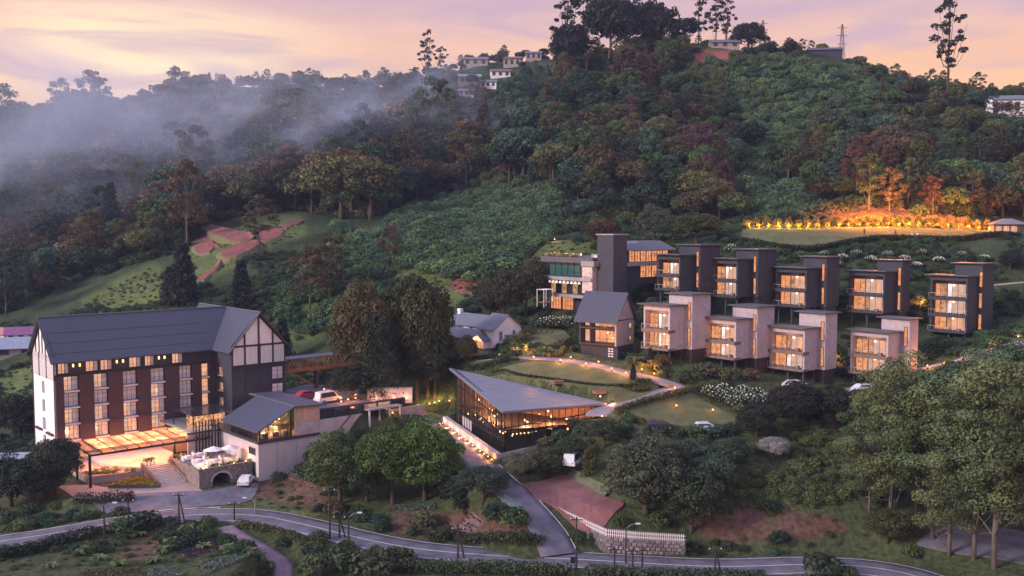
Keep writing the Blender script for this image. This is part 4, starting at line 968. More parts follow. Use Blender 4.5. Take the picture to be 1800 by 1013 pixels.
for y in (-1, 1):
    MB().bar((0, y, 2.35), (BL, y, 2.35), .16, .2).build('top_chord', M_WOOD, BR); MB().bar((0, y, .1), (BL, y, .1), .16, .3).build('bottom_chord', M_WOOD, BR)
    n = 22
    for i in range(n):
        x0, x1 = BL * i / n, BL * (i + 1) / n
        MB().bar((x0, y, .2 if i % 2 else 2.3), (x1, y, 2.3 if i % 2 else .2), .10).build('brace', M_WOOD, BR)
MB().slab([(-.4, -1.7, 2.5), (BL + .4, -1.7, 2.5), (BL + .4, 0, 2.8), (-.4, 0, 2.8)], .1).build('roof', M_SLATE2, BR); MB().slab([(-.4, 0, 2.8), (BL + .4, 0, 2.8), (BL + .4, 1.7, 2.5), (-.4, 1.7, 2.5)], .1).build('roof', M_SLATE2, BR)
for x in (7.4, 9.4): MB().box(x - .2, x + .2, -.5, .5, -6.5, -.25).build('pier', M_CHAR, BR)
for x0, x1 in ((8.4, 2.0), (8.4, 14.8)): MB().bar((x0, 0, -4.0), (x1, 0, -.3), .3).build('strut', M_WOOD, BR)
for i in range(7): lamp_light(BR, (1.4 + i * 3, 0, 2.1), 48, (1, .45, .18), .1)
# ------------------------------------------------------------------ glass hall with the pointed roof
g0, g1, g2 = [np.array(q) for q in GB]
GH = thing('glass_hall', 'glass walled hall under a pointed three cornered metal roof, lamps glowing inside', 'hall', (g1[0], g1[1], GBZ))
def gl(p, z=None): return Vector((p[0] - g1[0], p[1] - g1[1], (p[2] if z is None else z) - GBZ))
KEEP.append(([g0[:2] + [-3, 2], g1[:2] + [-2.5, -3.5], g2[:2] + [2, -2.5], g2[:2] + [1, 1.5]], 0.5))
A, Bc, Cc_ = gl(g0), gl(g1), gl(g2); top = Bc.z
inw = lambda p, k: p + ((A + Bc + Cc_) / 3 - p) * k
MB().slab([A + Vector((-.9, .8, .2)), Bc + Vector((-.3, -1.1, .2)), Cc_ + Vector((1.2, -.1, .2))], .32).build('roof', mat('blue_grey_metal_roof', (.17, .185, .23), .45, .12, 1.0, .1, 4, spec=.4), GH)
_ra, _rb, _rc = A + Vector((-.9, .8, .2)), Bc + Vector((-.3, -1.1, .2)), Cc_ + Vector((1.2, -.1, .2))
for i in range(1, 22):
    t = i / 22; MB().bar(_ra.lerp(_rb, t) + Zv * .02, _ra.lerp(_rc, t) + Zv * .02, .03, .03).build('roof_seam', MATS['blue_grey_metal_roof'], GH)
for a, b in ((A, Bc), (Bc, Cc_)):
    d = (b - a); MB().bar(a + Zv * -.05, b + Zv * -.05, .28, .5).build('fascia', M_CHAR, GH)
fa, fb_, fc = inw(A, .02), inw(Bc, .02), inw(Cc_, .02)
def facade(a, b, n, base_a, base_b, levels, pm):
    a0, b0 = Vector((a.x, a.y, base_a)), Vector((b.x, b.y, base_b)); at_, bt_ = a - Zv * .25, b - Zv * .25
    for i in range(n + 1): MB().bar(a0.lerp(b0, i / n), at_.lerp(bt_, i / n), .13, .16).build('mullion', M_BLACK, GH)
    for l in levels: MB().bar(a0.lerp(at_, l), b0.lerp(bt_, l), .12, .16 if 0 < l < 1 else .3).build('transom', M_BLACK, GH)
    for i in range(n):
        for j in range(len(levels) - 1):
            q = [a0.lerp(b0, t).lerp(at_.lerp(bt_, t), l) for t, l in ((i / n, levels[j]), ((i + 1) / n, levels[j]), ((i + 1) / n, levels[j + 1]), (i / n, levels[j + 1]))]
            c = sum(q, Vector()) / 4; MB().poly([c + (p - c) * .96 for p in q]).build('pane', pm(i, j), GH)
facade(fa, fb_, 19, .1, .1, (0, .26, .5, .76, 1), lambda i, j: M_PALEST if (i in (3, 4, 5, 6) and j == 0) else M_CLEAR)
facade(fb_, fc, 14, .1, 3.5, (0, .34, .62, 1), lambda i, j: M_GLASSD if j == 0 and i % 3 else M_CLEAR)
# inside: floors, back wall, furniture line, pendant lamps
for z, k in ((.12, .04), (3.6, .10)): MB().prism([tuple(inw(p, k))[:2] for p in (Bc, Cc_, A)], z - .2, z).build('floor', M_TIMBER, GH)
bw0, bw1 = inw(A, .05), inw(Cc_, .05)
mb = MB(); mb.quad((bw0.x, bw0.y, 0), (bw1.x, bw1.y, 0), (bw1.x, bw1.y, top - .3), (bw0.x, bw0.y, A.z - .5)); mb.build('back_wall', mat('hall_brick', (.20, .10, .07), .85, .3, 1.2), GH)
for i in range(9):
    t = .1 + .8 * i / 8; p = inw(A.lerp(Bc, t), .12); MB().box(p.x - .12, p.x + .12, p.y - .12, p.y + .12, .1, A.z + (Bc.z - A.z) * t - .3).build('column', M_TIMBER, GH)
E_WARMLAMP = emis('pendant_glow', (1, .45, .14), 3.5, .05)
rg5 = random.Random(5)
for i in range(34):
    t = rg5.uniform(.06, .97); k = rg5.uniform(.08, .35); e = A.lerp(Bc, t) if i % 2 else Bc.lerp(Cc_, t)
    p = inw(e, k); z = (2.6 if i % 3 else top - rg5.uniform(.9, 2.2))
    MB().lathe([(.03, .14), (.13, .06), (.13, -.06), (.03, -.14)], 7, (p.x, p.y, z)).build('pendant_lamp', E_WARMLAMP, GH)
    if i % 3 == 0: lamp_light(GH, (p.x, p.y, z - .5), 420, (1, .42, .17), .15)
for i in range(7):
    p = inw(Bc.lerp(Cc_, .08 + .3 * i / 7), .06); MB().lathe([(.03, .1), (.1, .04), (.1, -.04), (.03, -.1)], 6, (p.x, p.y, 2.9)).build('bar_lamp', E_WARMLAMP, GH)
# stone plinth with recessed lights along the lane
GP = thing('stone_plinth_wall', 'low pale stone wall with a row of lights along the glass hall lane', 'wall', (g1[0], g1[1], GBZ))
pa, pb = gl(g0, GBZ) + Vector((-2.0, .5, -.3)), gl(g1, GBZ) + Vector((-1.2, -2.6, -.8))
MB().slab([pa + Vector((0, 0, 1.5)), pb + Vector((0, 0, 1.5)), pb + Vector((.7, .3, 1.5)), pa + Vector((.7, .3, 1.5))], 2.4).build('wall', M_PALEST, GP)
pc = gl(g2, GBZ) + Vector((-9.5, -3.4, -.8)); MB().slab([pb + Vector((.05, 0, 1.49)), pc + Vector((0, 0, 1.49)), pc + Vector((0, .6, 1.49)), pb + Vector((.7, .6, 1.49))], 2.4).build('wall', M_PALEST, GP)
for i in range(15):
    p = pa.lerp(pb, (i + .5) / 15); MB().lathe([(.11, 0), (.11, .2), (.02, .24)], 6, (p.x - .32, p.y - .12, p.z + .35)).build('wall_light', emis('wall_light_glow', (1, .45, .14), 2.6, .05), GP)
    if i % 2 == 0: lamp_light(GP, (p.x - .7, p.y - .3, p.z + .8), 85, (1, .36, .12), .1)

# ------------------------------------------------------------------ villas
RZV = math.atan2(-U2[1], -U2[0])        # their fronts look left of the camera: local x runs right and towards the camera, y inwards
def solve_px(o, u, px):
    """how far along u from o until the photo column px"""
    k = (px - 900) / F_PX; dz = 0
    # x + t ux = k ((y + t uy) CT - (z - CAMZ) ST)
    z = o[2] - CAMZ
    return (k * (o[1] * CT - z * ST) - o[0]) / (u[0] - k * u[1] * CT)
def villa(name, label, fl, fr_, yb, ytop, tw, ts, ytt, d, dark, storeys=2, sh=3.15, tower_low=0.0, pale_win=False, group=None):
    o = at(fr_, yb, d); w = -solve_px(o, -U2, fl); t = thing(name, label, 'villa', tuple(o), RZV, group)
    ppm = F_PX / d
    hgt = (yb - ytop) / ppm
    c = o.copy(); 
    v = 4.2; ct = o + U1 * v; e = solve_px(ct, -U2, tw); e = min(max(e, .8), 3.2)
    ct = ct - U2 * e; vs = solve_px(ct, U1, ts) if ts else 5.0; vs = min(max(vs, 3.0), 7.0)
    mw = M_CHAR if dark else mat('villa_pale_stone', (.42, .345, .375), .85, .16, 1.0, .3, 4)
    mslab = M_CHAR if dark else mat('villa_brown_band', (.17, .125, .115), .8, .25, 2)
    m_roof = mat('villa_roof_metal', (.075, .075, .09), .5, .15, 1.5, spec=.4)
    base = .35; inset = 1.35; sp = (hgt - base - .95) / storeys
    # carcass around the open loggias
    MB().box(-w, -w + .35, 0, v, 0, hgt - .15).build('side_wall', mw, t); MB().box(-.35, 0, 0, v, 0, hgt - .15).build('side_wall', mw, t)
    MB().box(-w + .352, -.352, inset + .12, v, .01, hgt - .16).build('core_wall', mw, t)
    MB().box(-w + .351, -.351, 0.002, inset + .12, hgt - 1.0, hgt - .16).build('parapet_wall', mw, t)
    MB().box(-w - .12, .06, -.55, inset + .1, -.06, base - .05).build('floor_slab', mslab, t)
    Fv = face((-w, inset, 0), (1, 0, 0), (0, -1, 0))
    for s in range(storeys):
        z0 = base + s * sp
        if s:
            MB().box(-w - .10, .05, -.5, inset + .1, z0 - .62, z0 - .06).build('balcony_front', mslab, t)
        ww = w - .7; E1 = E_WARM if not pale_win else E_CURT
        rv = random.Random(int(fl) * 7 + s); sp_ = rv.uniform(.34, .62)
        window(t, Fv, .36, .36 + ww * .36, z0, z0 + sp - .68, [(0, sp_, rv.choice((E_WARM, E_WARM, E_GOLD))), (sp_, 1, rv.choice((E_GOLD, E_DIM, E_GOLD)))], w=0.0, m=M_TIMBER, fw=.06)
        window(t, Fv, .36 + ww * .37, w - .36, z0, z0 + sp - .68, [(0, .22, rv.choice((E_PALE, M_CURT, E_DIM))), (.22, .50, rv.choice((E_CURT, E_PALE))), (.50, .78, rv.choice((E_CURT, E_CURT, E_PALE))), (.78, 1, rv.choice((E_PALE, E_CURT, M_CURT)))], w=0.0, m=M_TIMBER, fw=.05)
        mb = MB(); Fb = face((-w - .08, -.46, 0), (1, 0, 0), (0, -1, 0)); fb(mb, Fb, 0, w + .1, z0 + .72, z0 + .77, 0, .04)
        for i in range(7): fb(mb, Fb, i * (w + .06) / 6, i * (w + .06) / 6 + .04, z0 - .05, z0 + .72, 0, .04)
        mb.build('railing', mat('pale_rail', (.45, .40, .38), .5), t)
        lamp_light(t, (-w * .5, .55, z0 + sp - 1.0), 34, (1, .5, .3), .2)
        if s == 0 or not dark:
            MB().box(-w * .3, -w * .3 + .7, .35, .9, z0 - .04, z0 + .4).build('balcony_seat', M_WOOD, t)
    MB().slab([(-w - .9, -.85, hgt + .12), (.45, -.85, hgt + .12), (.45, v + .1, hgt + .02), (-w - .9, v + .1, hgt + .02)], .2).build('roof', m_roof, t)
    # stair tower behind, stepping out to the right
    th_ = hgt + (ytop - ytt) / ppm + .35; tx0 = max(-w + .6, e - 5.2)
    MB().box(tx0, e, v + .002, v + vs, tower_low, th_).build('stair_tower', mw, t)
    MB().slab([(tx0 - .7, v - .65, th_ + .2), (e + .5, v - .65, th_ + .2), (e + .5, v + vs + .7, th_ + .12), (tx0 - .7, v + vs + .7, th_ + .12)], .2).build('tower_roof', m_roof, t)
    Ft = face((0, v, 0), (1, 0, 0), (0, -1, 0)); n = storeys; tz = th_ / n
    for s in range(n):
        u0 = e * .42 - .05
        window(t, Ft, u0, u0 + .62, .35 + s * tz * .93 + .2, .35 + s * tz * .93 + tz * .72, [(0, 1, E_GOLD if s % 2 == 0 else E_WARM)], w=.01, m=M_BLACK, fw=.06, name='strip_window')
    # legs down to the slope
    for x, y in ((-w + .5, .6), (-w * .5, .6), (-.5, .6), (-w + .5, v - .5), (-.5, v - .5)):
        p = np.array([o[0], o[1]]) + x * -U2[:2] + y * U1[:2]; g = gz(p[0], p[1]) - o[2]
        if g < -.1: MB().box(x - .16, x + .16, y - .16, y + .16, g - .5, -.07).build('stilt', M_CHAR, t)
    pc_ = [np.array([o[0], o[1]]) + x * -U2[:2] + y * U1[:2] for x, y in ((-w - 1, -1.2), (e + .8, -1.2), (e + .8, v + vs + .8), (-w - 1, v + vs + .8))]
    gl_ = min(gz(*(np.array([o[0], o[1]]) + x * -U2[:2] + y * U1[:2])) for x, y in ((-w, v + vs), (e, v), (e, v + vs), (-w, v))) - o[2]
    MB().box(tx0 + .3, e - .3, v + .3, v + vs - .3, gl_ - 1.5, tower_low + .01).build('undercroft', M_TIMBER if not dark else M_CHAR, t)
    KEEP.append((pc_, .6)); return t, w, v
VU, VL = 'dark villas of the upper row', 'pale villas of the lower row'
villa('villa', 'dark two storey villa next to the restaurant, first of the upper row', 1155, 1195, 512, 448, 1230.5, 1265, 435, 187, True, group=VU)
villa('villa', 'second dark villa of the upper row, behind the pale villa with the tall grey tower', 1250, 1296, 523.5, 455, 1332, 1364, 443, 187, True, group=VU)
villa('villa', 'middle dark villa of the upper row with lit undercroft below it', 1362.5, 1417, 541.5, 471, 1452, 1474, 456, 186, True, group=VU)
villa('villa', 'fourth dark villa of the upper row, with an unlit stair tower', 1491, 1553.5, 552, 477, 1584, 1594, 462, 186, True, group=VU)
villa('villa', 'dark three storey villa at the right end of the upper row', 1633.5, 1698.5, 587, 485, 1723, 0, 468, 182, True, 3, group=VU)
villa('villa', 'pale stone villa beside the gabled lodge, first of the lower row', 1131, 1177, 617, 537, 1216, 1248, 523, 168, False, group=VL)
villa('villa', 'second pale stone villa of the lower row, white flowers below it', 1239, 1293, 633, 561, 1330, 1360, 545, 168, False, group=VL)
villa('villa', 'third pale stone villa of the lower row with cars parked beneath', 1352, 1413.5, 653.5, 577, 1449.5, 1470, 556, 167, False, group=VL)
villa('villa', 'pale stone villa at the right end of the lower row behind the gum trees', 1494, 1560, 663, 584, 1597, 1600, 566, 167, False, group=VL)

# ------------------------------------------------------------------ restaurant with chimney tower
RO = at(1046, 553, 196); RB = thing('restaurant', 'dark terraced restaurant with green glass front and tall chimney tower', 'restaurant', tuple(RO), RZV)
rw = -solve_px(RO, -U2, 963); ppm = F_PX / 196
def rz_(y): return (553 - y) / ppm
KEEP.append(([(RO[:2] + x * -U2[:2] + y * U1[:2]) for x, y in ((-rw - 1, -2), (4, -2), (4, 22), (-rw - 1, 12))], .5))
MB().box(-rw, -.1, 1.0, 9, -3, rz_(497)).build('lower_wall', M_CHAR, RB); MB().box(-rw, -.1, .8, 9, rz_(497), rz_(463)).build('core_wall', M_CHAR, RB)
MB().box(-rw - 1.2, 0, -1.2, 9.2, rz_(495), rz_(489)).build('upper_floor_slab', M_CONC, RB); MB().box(-rw - .4, 0, -.8, 9, rz_(526), rz_(521)).build('middle_floor_slab', M_CONC, RB)
MB().box(-rw - 1.2, .2, -1.0, 9.2, rz_(463), rz_(453)).build('parapet', mat('grey_parapet', (.11, .10, .115), .8), RB)
Fr = face((-rw, .5, 0), (1, 0, 0), (0, -1, 0))
for i in range(7): a = rw * .93 * i / 7; window(RB, Fr, a + .05, a + rw * .93 / 7, rz_(488.6), rz_(463.4), [(0, 1, M_GLASSG)], w=0, m=M_BLACK, fw=.06, bars=(.3,))
for i in range(6): a = rw * .70 * i / 6; window(RB, Fr, a + .05, a + rw * .70 / 6, rz_(520.6), rz_(496.4), [(0, 1, M_GLASSD if i % 2 else E_DIM)], w=-.4, m=M_BLACK, fw=.06)
for i in range(9): MB().lathe([(.16, 0), (.3, -.45), (.28, -.5)], 8, (-rw + .8 + i * 1.1, -.3, rz_(497))).build('lamp_shade', emis('white_shade', (.95, .82, .78), .5, .1), RB)
for i in range(2): a = .2 + i * 3.6; window(RB, Fr, a, a + 3.2, rz_(550), rz_(527), [(k / 4, (k + 1) / 4, E_WARM) for k in range(4)], w=-.2, m=M_TIMBER, bars=(.33, .66), fw=.07)
mb = MB(); mb.box(-rw - 1.1, -.1, -1.15, -1.1, rz_(487), rz_(486.5))
for i in range(24): mb.box(-rw - 1.1 + i * .5, -rw - 1.06 + i * .5, -1.14, -1.1, rz_(489), rz_(487))
mb.build('railing', M_RAIL, RB)
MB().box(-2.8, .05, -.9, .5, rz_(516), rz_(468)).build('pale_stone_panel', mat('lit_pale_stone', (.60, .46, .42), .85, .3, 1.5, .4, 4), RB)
MB().box(-2.8, .8, -1.3, 1.4, rz_(468), rz_(459)).build('stone_cap', M_CONC, RB)
MB().box(.2, 4.6, .3, 4.2, -3, rz_(413)).build('chimney_tower', mat('charcoal_tower', (.058, .056, .072), .8, .15, .8, .1, 4), RB)
MB().box(0, 4.8, .1, 4.4, rz_(413), rz_(411)).build('tower_cap', M_CONC, RB)
MB().box(-2.0, .18, .9, 2.6, rz_(459), rz_(447)).build('vent_box', M_CONC, RB); q = MB(); fb(q, face((-2, .9, 0), (1, 0, 0), (0, -1, 0)), .8, 1.9, rz_(456), rz_(449), .01, .05); q.build('white_louvre', M_FRAMEW, RB)
# wing running back from the tower along the slope
FWr = face((4.2, 4.6, 0), (0, 1, 0), (1, 0, 0))
MB().box(-1, 4.2, 4.6, 18.0, rz_(500), rz_(449)).build('wing_wall', M_CHAR, RB)
for zb, zt, u0, n in ((461, 440, .6, 7), (489, 468, 4.0, 5)):
    for i in range(n): window(RB, FWr, u0 + i * 1.7, u0 + i * 1.7 + 1.6, rz_(zb), rz_(zt), [(0, .5, E_GOLD), (.5, 1, E_WARM)], w=.02, m=M_BLACK, bars=(.5,), fw=.06)
MB().box(3.9, 4.7, 4.4, 18.2, rz_(468), rz_(461.5)).build('wing_slab', M_CONC, RB)
for a, b, c in (((-1.6, 6), (4.8, 6), 0), ((4.8, 6), (4.8, 18.6), 0)): pass
rt = rz_(440); rr_ = rz_(424)
MB().slab([(-1.6, 6, rt), (4.9, 6, rt), (3.2, 9, rr_), (.2, 9, rr_)], .2).build('roof', M_SLATE2, RB); MB().slab([(4.9, 6, rt), (4.9, 19, rt), (3.2, 16, rr_), (3.2, 9, rr_)], .2).build('roof', M_SLATE2, RB)
MB().slab([(.2, 9, rr_), (3.2, 9, rr_), (3.2, 16, rr_), (.2, 16, rr_)], .2).build('roof', M_SLATE2, RB); MB().slab([(-1.6, 6, rt), (.2, 9, rr_), (.2, 16, rr_), (-1.6, 19, rt)], .2).build('roof', M_SLATE2, RB)
MB().box(-1.0, 4.2, 6.2, 18.8, rz_(449.5), rt - .2).build('pavilion_core', M_TIMBER, RB)
for i in range(16):
    p = (-rw + .2 + i * .62, -.4 + .5 * (i % 2), rz_(453)); inst('terrace_flowers', PS[i % 4], RB, p, i, .42, (.30, .22, .06) if i % 3 else (.45, .38, .30))
for i in range(5): MB().lathe([(.06, 0), (.1, .2), (.02, .3)], 6, (-rw + 1.2 + i * 2.2, -.2, rz_(452) + .3)).build('terrace_lamp', E_LAMP, RB); 
for i in range(3): lamp_light(RB, (-rw + 2 + i * 3.5, .2, rz_(446)), 60, (1, .55, .25), .2)
DKs = thing('pergola', 'small white framed pergola on the restaurant side deck', 'pergola', tuple(at(956, 532, 197)), RZV)
for x in (-2, 0):
    for y in (0, 2.5): MB().box(x - .06, x + .06, y - .06, y + .06, -1, 2.5).build('post', M_FRAMEW, DKs)
for i in range(5): MB().box(-2.2, .2, i * .6 - .05, i * .6 + .05, 2.5, 2.6).build('rafter', M_FRAMEW, DKs)
MB().box(-2.2, .2, -.2, 2.7, -.1, .02).build('deck', M_WOOD, DKs)

# ------------------------------------------------------------------ gabled lodge
ul = np.array([.811, -.585, 0]); vl = np.array([.585, .811, 0]); LO = at(1085, 632, 174); RZL = math.atan2(ul[1], ul[0])
LD = thing('lodge', 'small gabled lodge with slate roof, lit loggias and dark slatted base', 'lodge', tuple(LO), RZL)
lw = -solve_px(LO, ul, 1020); pl = F_PX / 174; ld = 6.0
def lz(y): return (632 - y) / pl
KEEP.append(([(LO[:2] + x * ul[:2] + y * vl[:2]) for x, y in ((-lw - 1, -1.2), (1, -1.2), (1, ld + 1), (-lw - 1, ld + 1))], .5))
MB().box(-lw, 0, .2, ld, -1.5, lz(609)).build('base', M_CHAR, LD)
for i in range(6): MB().box(-lw - .02, .02, .1, .2, .15 + i * .38, .32 + i * .38).build('slat', M_TIMBER, LD)
MB().box(-.3, 0, -.4, ld, lz(609), lz(565)).build('side_wall', mat('lodge_brick', (.36, .30, .32), .85, .2, 2, .3, 6), LD); MB().box(-lw, -lw + .3, -.4, ld, lz(609), lz(565)).build('side_wall', M_CHAR, LD)
MB().box(-lw + .3, -.3, 1.2, ld - .01, lz(609), lz(565)).build('core_wall', M_BRICKR, LD)
for y in (609, 580): MB().box(-lw + .302, -.302, -.42, 1.19, lz(y) - .02, lz(y) + .28).build('floor_slab', M_TIMBER, LD)
MB().box(-lw * .72, -lw * .72 + .25, -.38, 1.19, lz(606), lz(565)).build('post', M_TIMBER, LD)
Fl = face((-lw, 1.15, 0), (1, 0, 0), (0, -1, 0))
for y0, y1 in ((605, 583), (577, 565)):
    window(LD, Fl, .35, lw * .26, lz(y0), lz(y1), [(0, 1, E_CURT)], m=M_TIMBER, w=.02); window(LD, Fl, lw * .32, lw - .35, lz(y0), lz(y1), [(0, .2, E_CURT), (.2, .5, E_WARM), (.5, .8, E_GOLD), (.8, 1, E_WARM)], m=M_TIMBER, w=.02)
    mb = MB(); mb.box(-lw * .7, -.3, -.40, -.36, lz(y0) + .8, lz(y0) + .85); [mb.box(-lw * .7 + i * .5, -lw * .7 + i * .5 + .03, -.39, -.37, lz(y0), lz(y0) + .8) for i in range(int(lw * .7 / .5))]; mb.build('railing', M_RAIL, LD)
    lamp_light(LD, (-lw * .4, .4, lz(y1) - .5), 30, (1, .5, .2), .15)
rdg = lz(517) + .2; ev_ = lz(563)
roof_plane('roof', [(-lw - .8, -1.0, ev_ - .4), (.5, -1.0, ev_ - .4), (.5, ld / 2, rdg), (-lw - .8, ld / 2, rdg)], M_SLATE, LD); roof_plane('roof', [(-lw - .8, ld / 2, rdg), (.5, ld / 2, rdg), (.5, ld + .9, ev_ - .4), (-lw - .8, ld + .9, ev_ - .4)], M_SLATE, LD)
for x in (0, -lw):
    mb = MB(); mb.poly([(x, 0, ev_), (x, ld, ev_), (x, ld / 2, rdg - .25)]); mb.poly([(x - .25, 0, ev_), (x - .25, ld / 2, rdg - .25), (x - .25, ld, ev_)]); mb.build('gable', MATS['lodge_brick'] if x == 0 else M_CHAR, LD)
Fg = face((0, 0, 0), (0, 1, 0), (1, 0, 0))
for v_ in (lz(603), lz(580)): window(LD, Fg, 4.0, 5.0, v_, v_ + 1.0, [(0, 1, E_DIM)], w=.01, m=M_TIMBER)
for i in range(2):
    for k in range(4): MB().box(-1.9 + i * .6, -1.5 + i * .6, .05, .12, .3 + k * .45, .55 + k * .45).build('white_vent', M_FRAMEW, LD)

# ------------------------------------------------------------------ white house
WO = at(868, 611, 188); WH = thing('white_house', 'white colonial house with grey tiled gables and a lit porch', 'house', tuple(WO), RZV); pw = F_PX / 188
def wz(y): return (611 - y) / pw
KEEP.append(([(WO[:2] + x * -U2[:2] + y * U1[:2]) for x, y in ((-19, -3), (1.5, -3), (1.5, 10), (-19, 12))], .8))
def gable_block(par, x0, x1, y0, y1, zb, ze_, zr, along='x', wm=None, rm=None, ov=.5):
    wm = wm or M_WHITE; rm = rm or M_SLATE2
    MB().box(x0, x1, y0, y1, zb, ze_).build('wall', wm, par)
    if along == 'x':
        yc = (y0 + y1) / 2; sl = (zr - ze_) / (yc - y0)
        for ya, yb in ((y0 - ov, yc), (y1 + ov, yc)):
            pts = [(x0 - ov, ya, ze_ - ov * sl), (x1 + ov, ya, ze_ - ov * sl), (x1 + ov, yb, zr), (x0 - ov, yb, zr)]; MB().slab(pts if ya < yb else pts[::-1], .15).build('roof', rm, par)
        for x in (x0, x1): mb = MB(); mb.poly([(x, y0, ze_), (x, y1, ze_), (x, yc, zr - .1)]); mb.build('gable', wm, par)
    else:
        xc = (x0 + x1) / 2; sl = (zr - ze_) / (xc - x0)
        for xa, xb in ((x0 - ov, xc), (x1 + ov, xc)):
            pts = [(xa, y0 - ov, ze_ - ov * sl), (xb, y0 - ov, zr), (xb, y1 + ov, zr), (xa, y1 + ov, ze_ - ov * sl)]; MB().slab(pts[::-1] if xa < xb else pts, .15).build('roof', rm, par)
        for y in (y0, y1): mb = MB(); mb.poly([(x0, y, ze_), (x1, y, ze_), (xc, y, zr - .1)]); mb.build('gable', wm, par)
gw = 7.0
gable_block(WH, -4.2, 0, 0, gw, -1.0, wz(577), wz(577) + 2.5)
gable_block(WH, -16, -4.21, 1.2, 6.2, -1.0, wz(577) + .1, wz(577) + 1.9)
gable_block(WH, -9.5, -3.2, -3.0, 1.19, -1.0, wz(593), wz(593) + 1.3); gable_block(WH, -15.5, -9.6, -2.5, 1.18, -1.0, wz(592), wz(592) + 1.3, 'y')
gable_block(WH, -4.0, -1.2, -1.6, -.01, -.8, wz(596), wz(596) + 1.0, 'y')
Fe = face((0, 0, 0), (0, 1, 0), (1, 0, 0)); Fk = face((-16, 1.2, 0), (1, 0, 0), (0, -1, 0)); Fs = face((-4.2, 0, 0), (1, 0, 0), (0, -1, 0)); Fq = face((-9.5, -3, 0), (1, 0, 0), (0, -1, 0))
for u in (1.3, 4.7): window(WH, Fe, u, u + .8, 1.2, 3.0, [(0, .5, M_GLASSD), (.5, 1, M_GLASSD)], w=.01, m=M_FRAMEW, bars=(.5,), sill=.15)
for u in (1.5, 4.0, 7.0, 9.6): window(WH, Fk, u, u + 1.1, 2.2, 3.3, [(0, .5, M_GLASSD), (.5, 1, M_GLASSD)], w=.01, m=M_FRAMEW, sill=.15)
for u in (1.0, 3.4): window(WH, Fq, u, u + .9, .3, 1.6, [(0, .5, M_GLASSD), (.5, 1, M_GLASSD)], w=.01, m=M_FRAMEW, sill=.12)
q = MB(); fb(q, face((-4, -1.6, 0), (1, 0, 0), (0, -1, 0)), .6, 2.2, -.8, 1.3, .01, .06); q.build('porch_door', E_WARM, WH); lamp_light(WH, (-2.6, -2.2, 1.2), 60, (1, .5, .22), .15)
MB().box(-15.6, -14.6, 3.2, 4.0, wz(577) + 1.4, wz(577) + 2.6).build('chimney', M_WHITE, WH); MB().box(.01, 3.0, 3.0, 6.8, -1, 1.8).build('annexe', M_WHITE, WH)
MB().slab([(-.02, 2.7, 2.2), (3.3, 2.7, 1.7), (3.3, 7, 1.7), (-.02, 7, 2.2)], .12).build('annexe_roof', M_SLATE2, WH)
# ------------------------------------------------------------------ hedges: clipped bands of leaves along a line
def hedge(line, label, h=.9, w=.8, color=(.055, .075, .026), leaf=.24, per=46, name='hedge', step=.55, dz=0.0, group=None):
    line = spline(line, step); rng = np.random.default_rng(int(abs(line[0][0]) * 97) % 9999)
    x = np.array([p[0] for p in line]); y = np.array([p[1] for p in line]); z = ground(x, y) + dz
    o = (x[0], y[0], z[0]); lob = []
    for i in range(len(x)):
        for k in (-.25, .25): lob.append((x[i] - o[0] + rng.normal() * .08, y[i] - o[1] + k * w + rng.normal() * .08, z[i] - o[2] + h * .5, w * .45, h * .55 * rng.uniform(.9, 1.12)))
    t = thing(name, label, 'hedge', o, 0, group); inst('foliage', leaf_mesh('foliage', lob, per, leaf, rng, M_LEAF), t, color=color)
    for a, b in zip(line[:-1:6], line[6::6]): TREES.append((a[0], a[1], w + .4))
    return t
def bl(l): return [np.array(ghit(*p)) for p in l]
hedge(bl([(1086, 727), (1135, 711), (1180, 698), (1200, 694), (1225, 688), (1260, 684)]), 'long clipped hedge between the garden road and the hedged lawn', 1.0, 1.0, (.085, .095, .032))
hedge(bl([(1084, 728), (1105, 738), (1132, 747)]), 'short hedge curving round the left tip of the hedged lawn', .9, .9, (.095, .10, .035))
hedge(bl([(865, 656), (905, 660), (980, 669), (1060, 680), (1112, 686)]), 'low dark hedge line dividing the two crescent lawns', .35, .5, (.06, .065, .03))
hedge(bl([(1098, 684), (1122, 676), (1136, 671), (1143, 680), (1140, 687), (1115, 690)]), 'low looped hedge at the tip of the crescent lawns', .5, .5, (.10, .12, .035))
hedge(bl([(1110, 640), (1150, 655), (1185, 668), (1215, 676)]), 'hedge on the uphill side of the garden road bend', .8, .8, (.075, .085, .03))
hedge(bl([(940, 622), (960, 628), (985, 625), (1005, 617)]), 'golden hedge round the verge below the lodge', .8, 1.0, (.16, .14, .035))
hedge(bl([(770, 640), (820, 637), (860, 632), (885, 622), (868, 610), (845, 606)]), 'dark hedge framing the lawn strip of the white house', 1.0, 1.0, (.035, .05, .022))
hedge(bl([(820, 660), (850, 650), (880, 640), (900, 636)]), 'dark hedge below the garden road left of the crescent lawns', 1.2, 1.3, (.04, .06, .026))
hedge(bl([(1302, 428), (1350, 436), (1410, 443), (1455, 440), (1490, 431), (1545, 424), (1620, 424), (1700, 424), (1790, 418)]), 'long dark hedge along the front of the terrace lawn', 1.3, 1.3, (.022, .035, .018), .3, 40)
hedge([np.array(p) for p in (hot(-3.2, -20.5), hot(0, -22.3), hot(3.4, -24.2))], 'clipped dark hedge beside the hotel forecourt', 1.6, 1.1, (.035, .04, .02))
hedge(bl([(760, 945), (800, 950), (860, 955), (905, 958), (950, 962)]), 'bushy roadside hedge left of the drive junction', 1.3, 1.6, (.05, .065, .03), .28)
hedge(bl([(-20, 990), (50, 975), (110, 958), (165, 945)]), 'thick dark roadside hedge at the bottom left corner', 1.5, 1.8, (.035, .055, .03), .28, 60)
